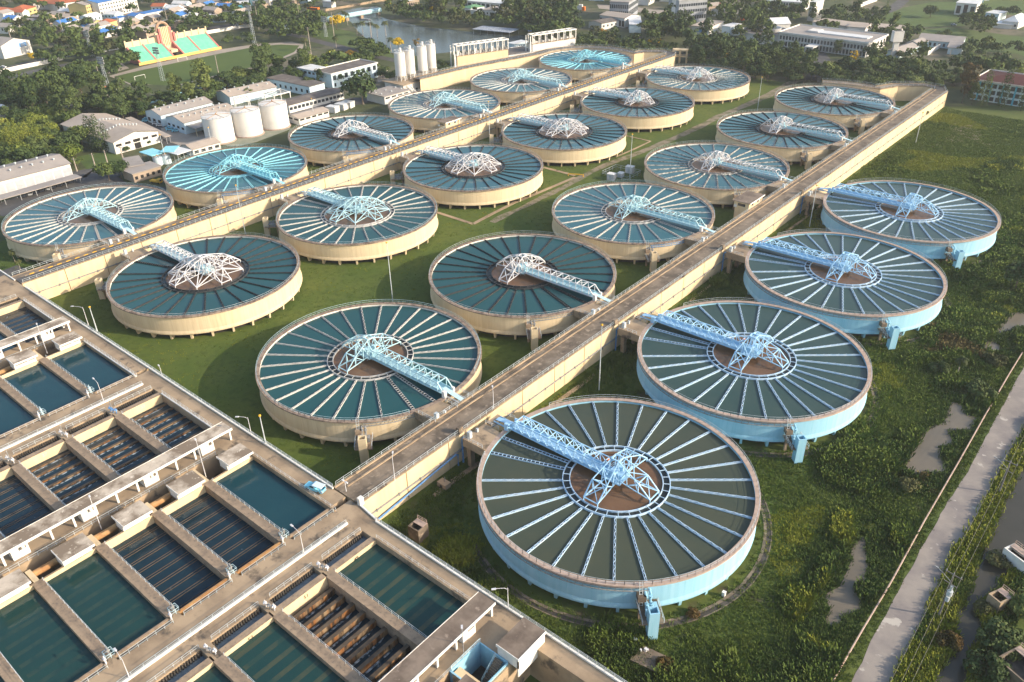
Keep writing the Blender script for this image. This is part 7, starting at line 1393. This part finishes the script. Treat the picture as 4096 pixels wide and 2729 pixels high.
def town(o, q, n, names):
    P = [(p.x, p.y) for p in zm(*o, *q, z=3)]; x0, x1 = min(p[0] for p in P), max(p[0] for p in P); y0, y1 = min(p[1] for p in P), max(p[1] for p in P); k = 0
    for _ in range(4000):
        if k >= n: break
        x, y = rnd(x0, x1), rnd(y0, y1)
        if not inside((x, y), P) or not clear_of(x, y, 5): continue
        rm, wm, nm = _r.choice((('roof_grey', 't_plaster', 'grey'), ('roof_tan', 'w_plaster', 'tan'), ('roof_red', 'w_plaster', 'red'), ('roof_white', 'sky_wall', 'white'), ('roof_tan', 't_plaster', 'tan'), ('roof_grey', 'w_plaster', 'grey'), ('roof_blue', 'w_plaster', 'blue')))
        L, W, h = rnd(9, 20), rnd(8, 11), rnd(4, 7); a = R(_r.choice((20, 110, 25, 115))+rnd(-8, 8)); k += 1
        t = thing('house', f"small {nm}-roofed house {names}", 'house', (x, y, 0), a, f"small {nm}-roofed houses {names}"); FOOT.append((x-cos(a)*L/2+sin(a)*W/2, y-sin(a)*L/2-cos(a)*W/2, cos(a), sin(a), -sin(a), cos(a), L, W))
        w = MB(); w.box(-L/2, L/2, -W/2, W/2, 0, h)
        for sx in (-L/2, L/2): w.quad((sx, -W/2, h), (sx, W/2, h), (sx, 0, h+1.9))
        part('wall', w, M[wm], t); w = MB()
        for s in (-1, 1): w.quad((-L/2-.5, s*(W/2+.6), h-.25), (L/2+.5, s*(W/2+.6), h-.25), (L/2+.5, 0, h+2), (-L/2-.5, 0, h+2))
        part('roof', w, M[rm], t)
        for i in range(3):
            xx = L*(i-1)*.3; w = MB(); w.box(xx-.7, xx+.7, -W/2-.05, -W/2+.02, h*.4, h*.75); w.box(xx-.7, xx+.7, W/2-.02, W/2+.05, h*.4, h*.75); part('window', w, M['glass'], t)
town(O1, ((-20, 140), (700, 100), (1450, 150), (1400, 300), (700, 330), (0, 300)), 26, 'among trees at the far left')
town(O1, ((1300, -30), (2354, -40), (2354, 180), (1650, 200)), 24, 'beyond the grandstand street')
town(O1, ((0, -120), (2354, -150), (2354, -30), (0, -10)), 26, 'along the top left edge')
town(O2, ((0, -60), (1000, -80), (1000, -20), (400, 30), (0, 60)), 16, 'at the top left of the lake')
town(O3, ((-400, -80), (2354, -120), (2354, -10), (1700, 20), (0, 10)), 26, 'along the top right of the centre')
town(O4, ((400, -60), (2354, -100), (2354, -10), (1500, -10)), 12, 'at the top right edge')
_keep = []
for t_ in TREES:
    if clear_of(t_[0], t_[1], t_[4]*.2): _keep.append(t_)
TREES = TREES[:len(SINGLE)]+[t_ for t_ in _keep if t_ not in TREES[:len(SINGLE)]]
TREES = [t_ for t_ in TREES if seen(t_[0], t_[1], 6, 60)]
TREES.sort(key=lambda t_: hypot(t_[0]-CAM[0], t_[1]-CAM[1])*(1 if t_[6] else .3))
NT = 290
for x, y, k, c, s, l, g in TREES[:NT]: tree(x, y, k, c, s, l, g, hz=rnd(.85, 1.15))
far = {}
for x, y, k, c, s, l, g in TREES[NT:]: far.setdefault(c, []).append((x, y, k, s))
for c, L_ in far.items():
    Q = []
    for x, y, k, s in L_:
        n = 260; cc, nr = crown(k if k in ('broad', 'round', 'flat', 'tall', 'airy') else 'broad', n); Q.append(leaf_quads(cc*s+np.array([x, y, s*.05]), nr, rng.uniform(.04, .075, n)*s))
    o = link('far_woods', quads_mesh('far_woods', np.concatenate(Q), LM[c])); o['kind'] = 'stuff'
print('TREES', len(TREES))
# ------------------------------------------------------------------ weeds, tall grass and water plants (nobody could count them)
WM = {'dark': mat('dark weeds', (.055, .092, .022), (.078, .118, .028), .25, (.35, .65), .8, spec=.1), 'mid': mat('green weeds', (.085, .130, .025), (.115, .155, .032), .25, (.35, .65), .8, spec=.1), 'bright': mat('yellow green weeds', (.17, .20, .022), (.21, .225, .035), .25, (.35, .65), .8, spec=.1), 'dry': mat('dry weeds', (.17, .13, .05), (.12, .105, .045), .4, (.35, .65), .85, spec=.1)}
POLY = {k: [(p.x, p.y) for p in smooth_loop(P, 1)] for k, P in POND.items()}; CANP = [(p.x, p.y) for p in CANAL]; ROADP = [(p.x, p.y) for p in LEFT]+[(p.x, p.y) for p in RIGHT[::-1]]
def xat(P, y):
    for a, c in zip(P, P[1:]):
        if (a.y-y)*(c.y-y) <= 0 and a.y != c.y: return a.x+(c.x-a.x)*(y-a.y)/(c.y-a.y)
    return None
CL = {k: [] for k in WM}      # clumps: x, y, height, spread, blades
def n2(x, y, s, o=0.0): return noise.noise(Vector((x*s+o, y*s-o, o)))
_w = _r.Random(5)
TK = [(tx, TY(r_, i+1)) for r_, tx in TX.items() for i in range(6 if r_ != 'D' else 4)]
def free(x, y, rt):
    for a, c in TK:
        if (x-a)**2+(y-c)**2 < rt*rt: return False
    return True
NCL = 0
for _ in range(260000):                      # right hand field
    x = _w.uniform(-35, 75); y = _w.uniform(-72, 370)
    dist = hypot(x-CAM[0], y-CAM[1])
    if _w.random() > min(1, (170/dist)**1.1): continue
    if y < -41.2 and x < 31: continue
    if y < -45 and x < 60 and not (x > 30): continue
    if not seen(x, y, 0, 40): continue
    rr = min(hypot(x-TX['D'], y-TY('D', i+1)) for i in range(4))
    if rr < 33.6 and not (rr > 30.5 and _w.random() < .35): continue
    lx, rx = xat(LEFT, y), xat(RIGHT, y)
    zone = 'field'
    if lx is not None and rx is not None:
        if lx-.2 < x < rx+.2: continue
        if x >= rx: zone = 'bank'
        elif x > lx-2.6: zone = 'verge'
    if any(inside((x, y), P) for P in POLY.values()): continue
    if inside((x, y), CANP): continue
    a, b2 = n2(x, y, .045), n2(x, y, .16, 7.3); d3 = n2(x, y, .03, 21)
    near_pond = any(hypot(x-p[0], y-p[1]) < 6 for P in POLY.values() for p in P[::3])
    if zone == 'verge': col, h, sp = ('mid', .25, .4)
    elif zone == 'bank':
        col, h, sp = ('bright' if b2 > -.25 else 'mid', .9+.5*b2, .8)
        cx = xat(CANAL[9:24], y) if False else None
        if x > 73: col, h = 'dark', 1.2
    elif near_pond and lx is not None and x > lx-12 and b2 > -.2: col, h, sp = ('dark', .55, .8)
    else:
        rough_ = a+.5*b2+(.25 if x > 30 else -.2)
        if y > 235: rough_ -= .15
        if rough_ > .18: col, h, sp = (('mid' if b2 > .05 else 'dark'), 1.0+.9*max(0, rough_), 1.0)
        elif rough_ > -.12: col, h, sp = (('mid' if b2 > -.05 else 'dark'), .55, .8)
        else: col, h, sp = (('bright' if d3 > .22 else 'mid'), .32, .6)
        if d3 > .33 and b2 > .15: col = 'bright'
        if d3 < -.38 and b2 < -.1 and x > 20: col = 'dry'
    CL[col].append((x, y, h, sp, dist)); NCL += 1
for _ in range(40000):                       # lawns between the tanks
    x = _w.uniform(-250, -30); y = _w.uniform(-40, 230); dist = hypot(x-CAM[0], y-CAM[1])
    if _w.random() > min(1, (110/dist)**1.3): continue
    if -46 < x < -36.5 or -208 < x < -199 or not free(x, y, 29.5): continue
    if not seen(x, y, 0, 20): continue
    b2 = n2(x, y, .1, 3.3); CL['mid' if b2 < .2 else 'bright'].append((x, y, b2*.05+.13, .5, dist))
for col, L_ in CL.items():
    if not L_: continue
    A_ = np.array(L_); n = len(A_); k = 9; idx = np.repeat(np.arange(n), k); m_ = len(idx)
    sc = np.clip(A_[idx, 4]/160, .75, 2.4); h = A_[idx, 2]*rng.uniform(.55, 1.2, m_); sp = A_[idx, 3]*sc
    px = A_[idx, 0]+rng.normal(0, .5, m_)*sp; py = A_[idx, 1]+rng.normal(0, .5, m_)*sp; an = rng.uniform(0, 2*pi, m_); lean = rng.uniform(.1, .9, m_)*h; wd = (.06+.075*h)*sc*rng.uniform(.6, 1.3, m_)
    dx, dy = np.cos(an), np.sin(an); b0 = np.stack([px, py, np.zeros(m_)], 1); sd_ = np.stack([-dy, dx, np.zeros(m_)], 1)*wd[:, None]; tip = b0+np.stack([dx*lean, dy*lean, h], 1)
    Q = np.stack([b0-sd_*.7, b0+sd_*.7, tip+sd_*.8, tip-sd_*.6], 1)
    o = link('undergrowth', quads_mesh('undergrowth', Q, WM[col])); o['kind'] = 'stuff'
# leafy bushes by the ponds and the canal reeds
for lab, o_, q, s, c in (('bushy reed clump between pond and road', (3072, 1400, ZS), (1960, 420), 8, 'dark'), ('bushy reed clump above the palm by the pond', (3072, 1400, ZS), (2080, 130), 7, 'olive'), ('shrub left of the pond palm', (3072, 1400, ZS), (1560, 200), 6, 'dark'), ('low shrub in the pond corner', (3072, 1400, ZS), (1290, 1280), 5, 'olive'), ('reed shrub at the canal bend beside the middle box', (3072, 2047, ZS), (1960, 900), 4, 'olive'), ('reed shrub beside the box at the picture edge', (3072, 2047, ZS), (2110, 480), 5, 'olive'), ('brownish reed shrub on the canal bank', (3072, 2047, ZS), (1650, 1220), 5, 'rust'), ('shrub right of the canal in the lower corner', (3072, 2047, ZS), (2150, 1250), 9, 'dark'), ('shrub below the canal in the lower corner', (3072, 2047, ZS), (1980, 1480), 8, 'dark'), ('shrub right of the middle intake box', (3072, 2047, ZS), (2320, 900), 8, 'mid'), ('rusty dry shrub beside the valve pad', (2048, 2047, ZS), (1400, 1430), 3.5, 'rust'), ('rusty dry shrub before the nearest blue tank', (2048, 2047, ZS), (1660, 950), 3, 'rust')):
    p = zm(*o_, q)[0]; tree(p.x, p.y, 'broad', c, s, lab, None, z=-s*.22, cat='shrub', name='shrub')
print('CLUMPS', {k: len(v) for k, v in CL.items()})
# ------------------------------------------------------------------ air
hz = MB(); hz.box(-1900, 700, -400, 2600, -1.0, 150)
hm = bpy.data.materials.new('haze'); hm.use_nodes = True; nt = hm.node_tree; nt.nodes.remove(nt.nodes['Principled BSDF'])
pv = nt.nodes.new('ShaderNodeVolumePrincipled'); pv.inputs['Color'].default_value = (.86, .90, .95, 1); pv.inputs['Density'].default_value = 0.00012; pv.inputs['Anisotropy'].default_value = 0.2
nt.links.new(pv.outputs[0], nt.nodes['Material Output'].inputs['Volume'])
ho = struct('haze', hz, hm, 'stuff')
S.cycles.volume_step_rate = 4; S.cycles.volume_max_steps = 64
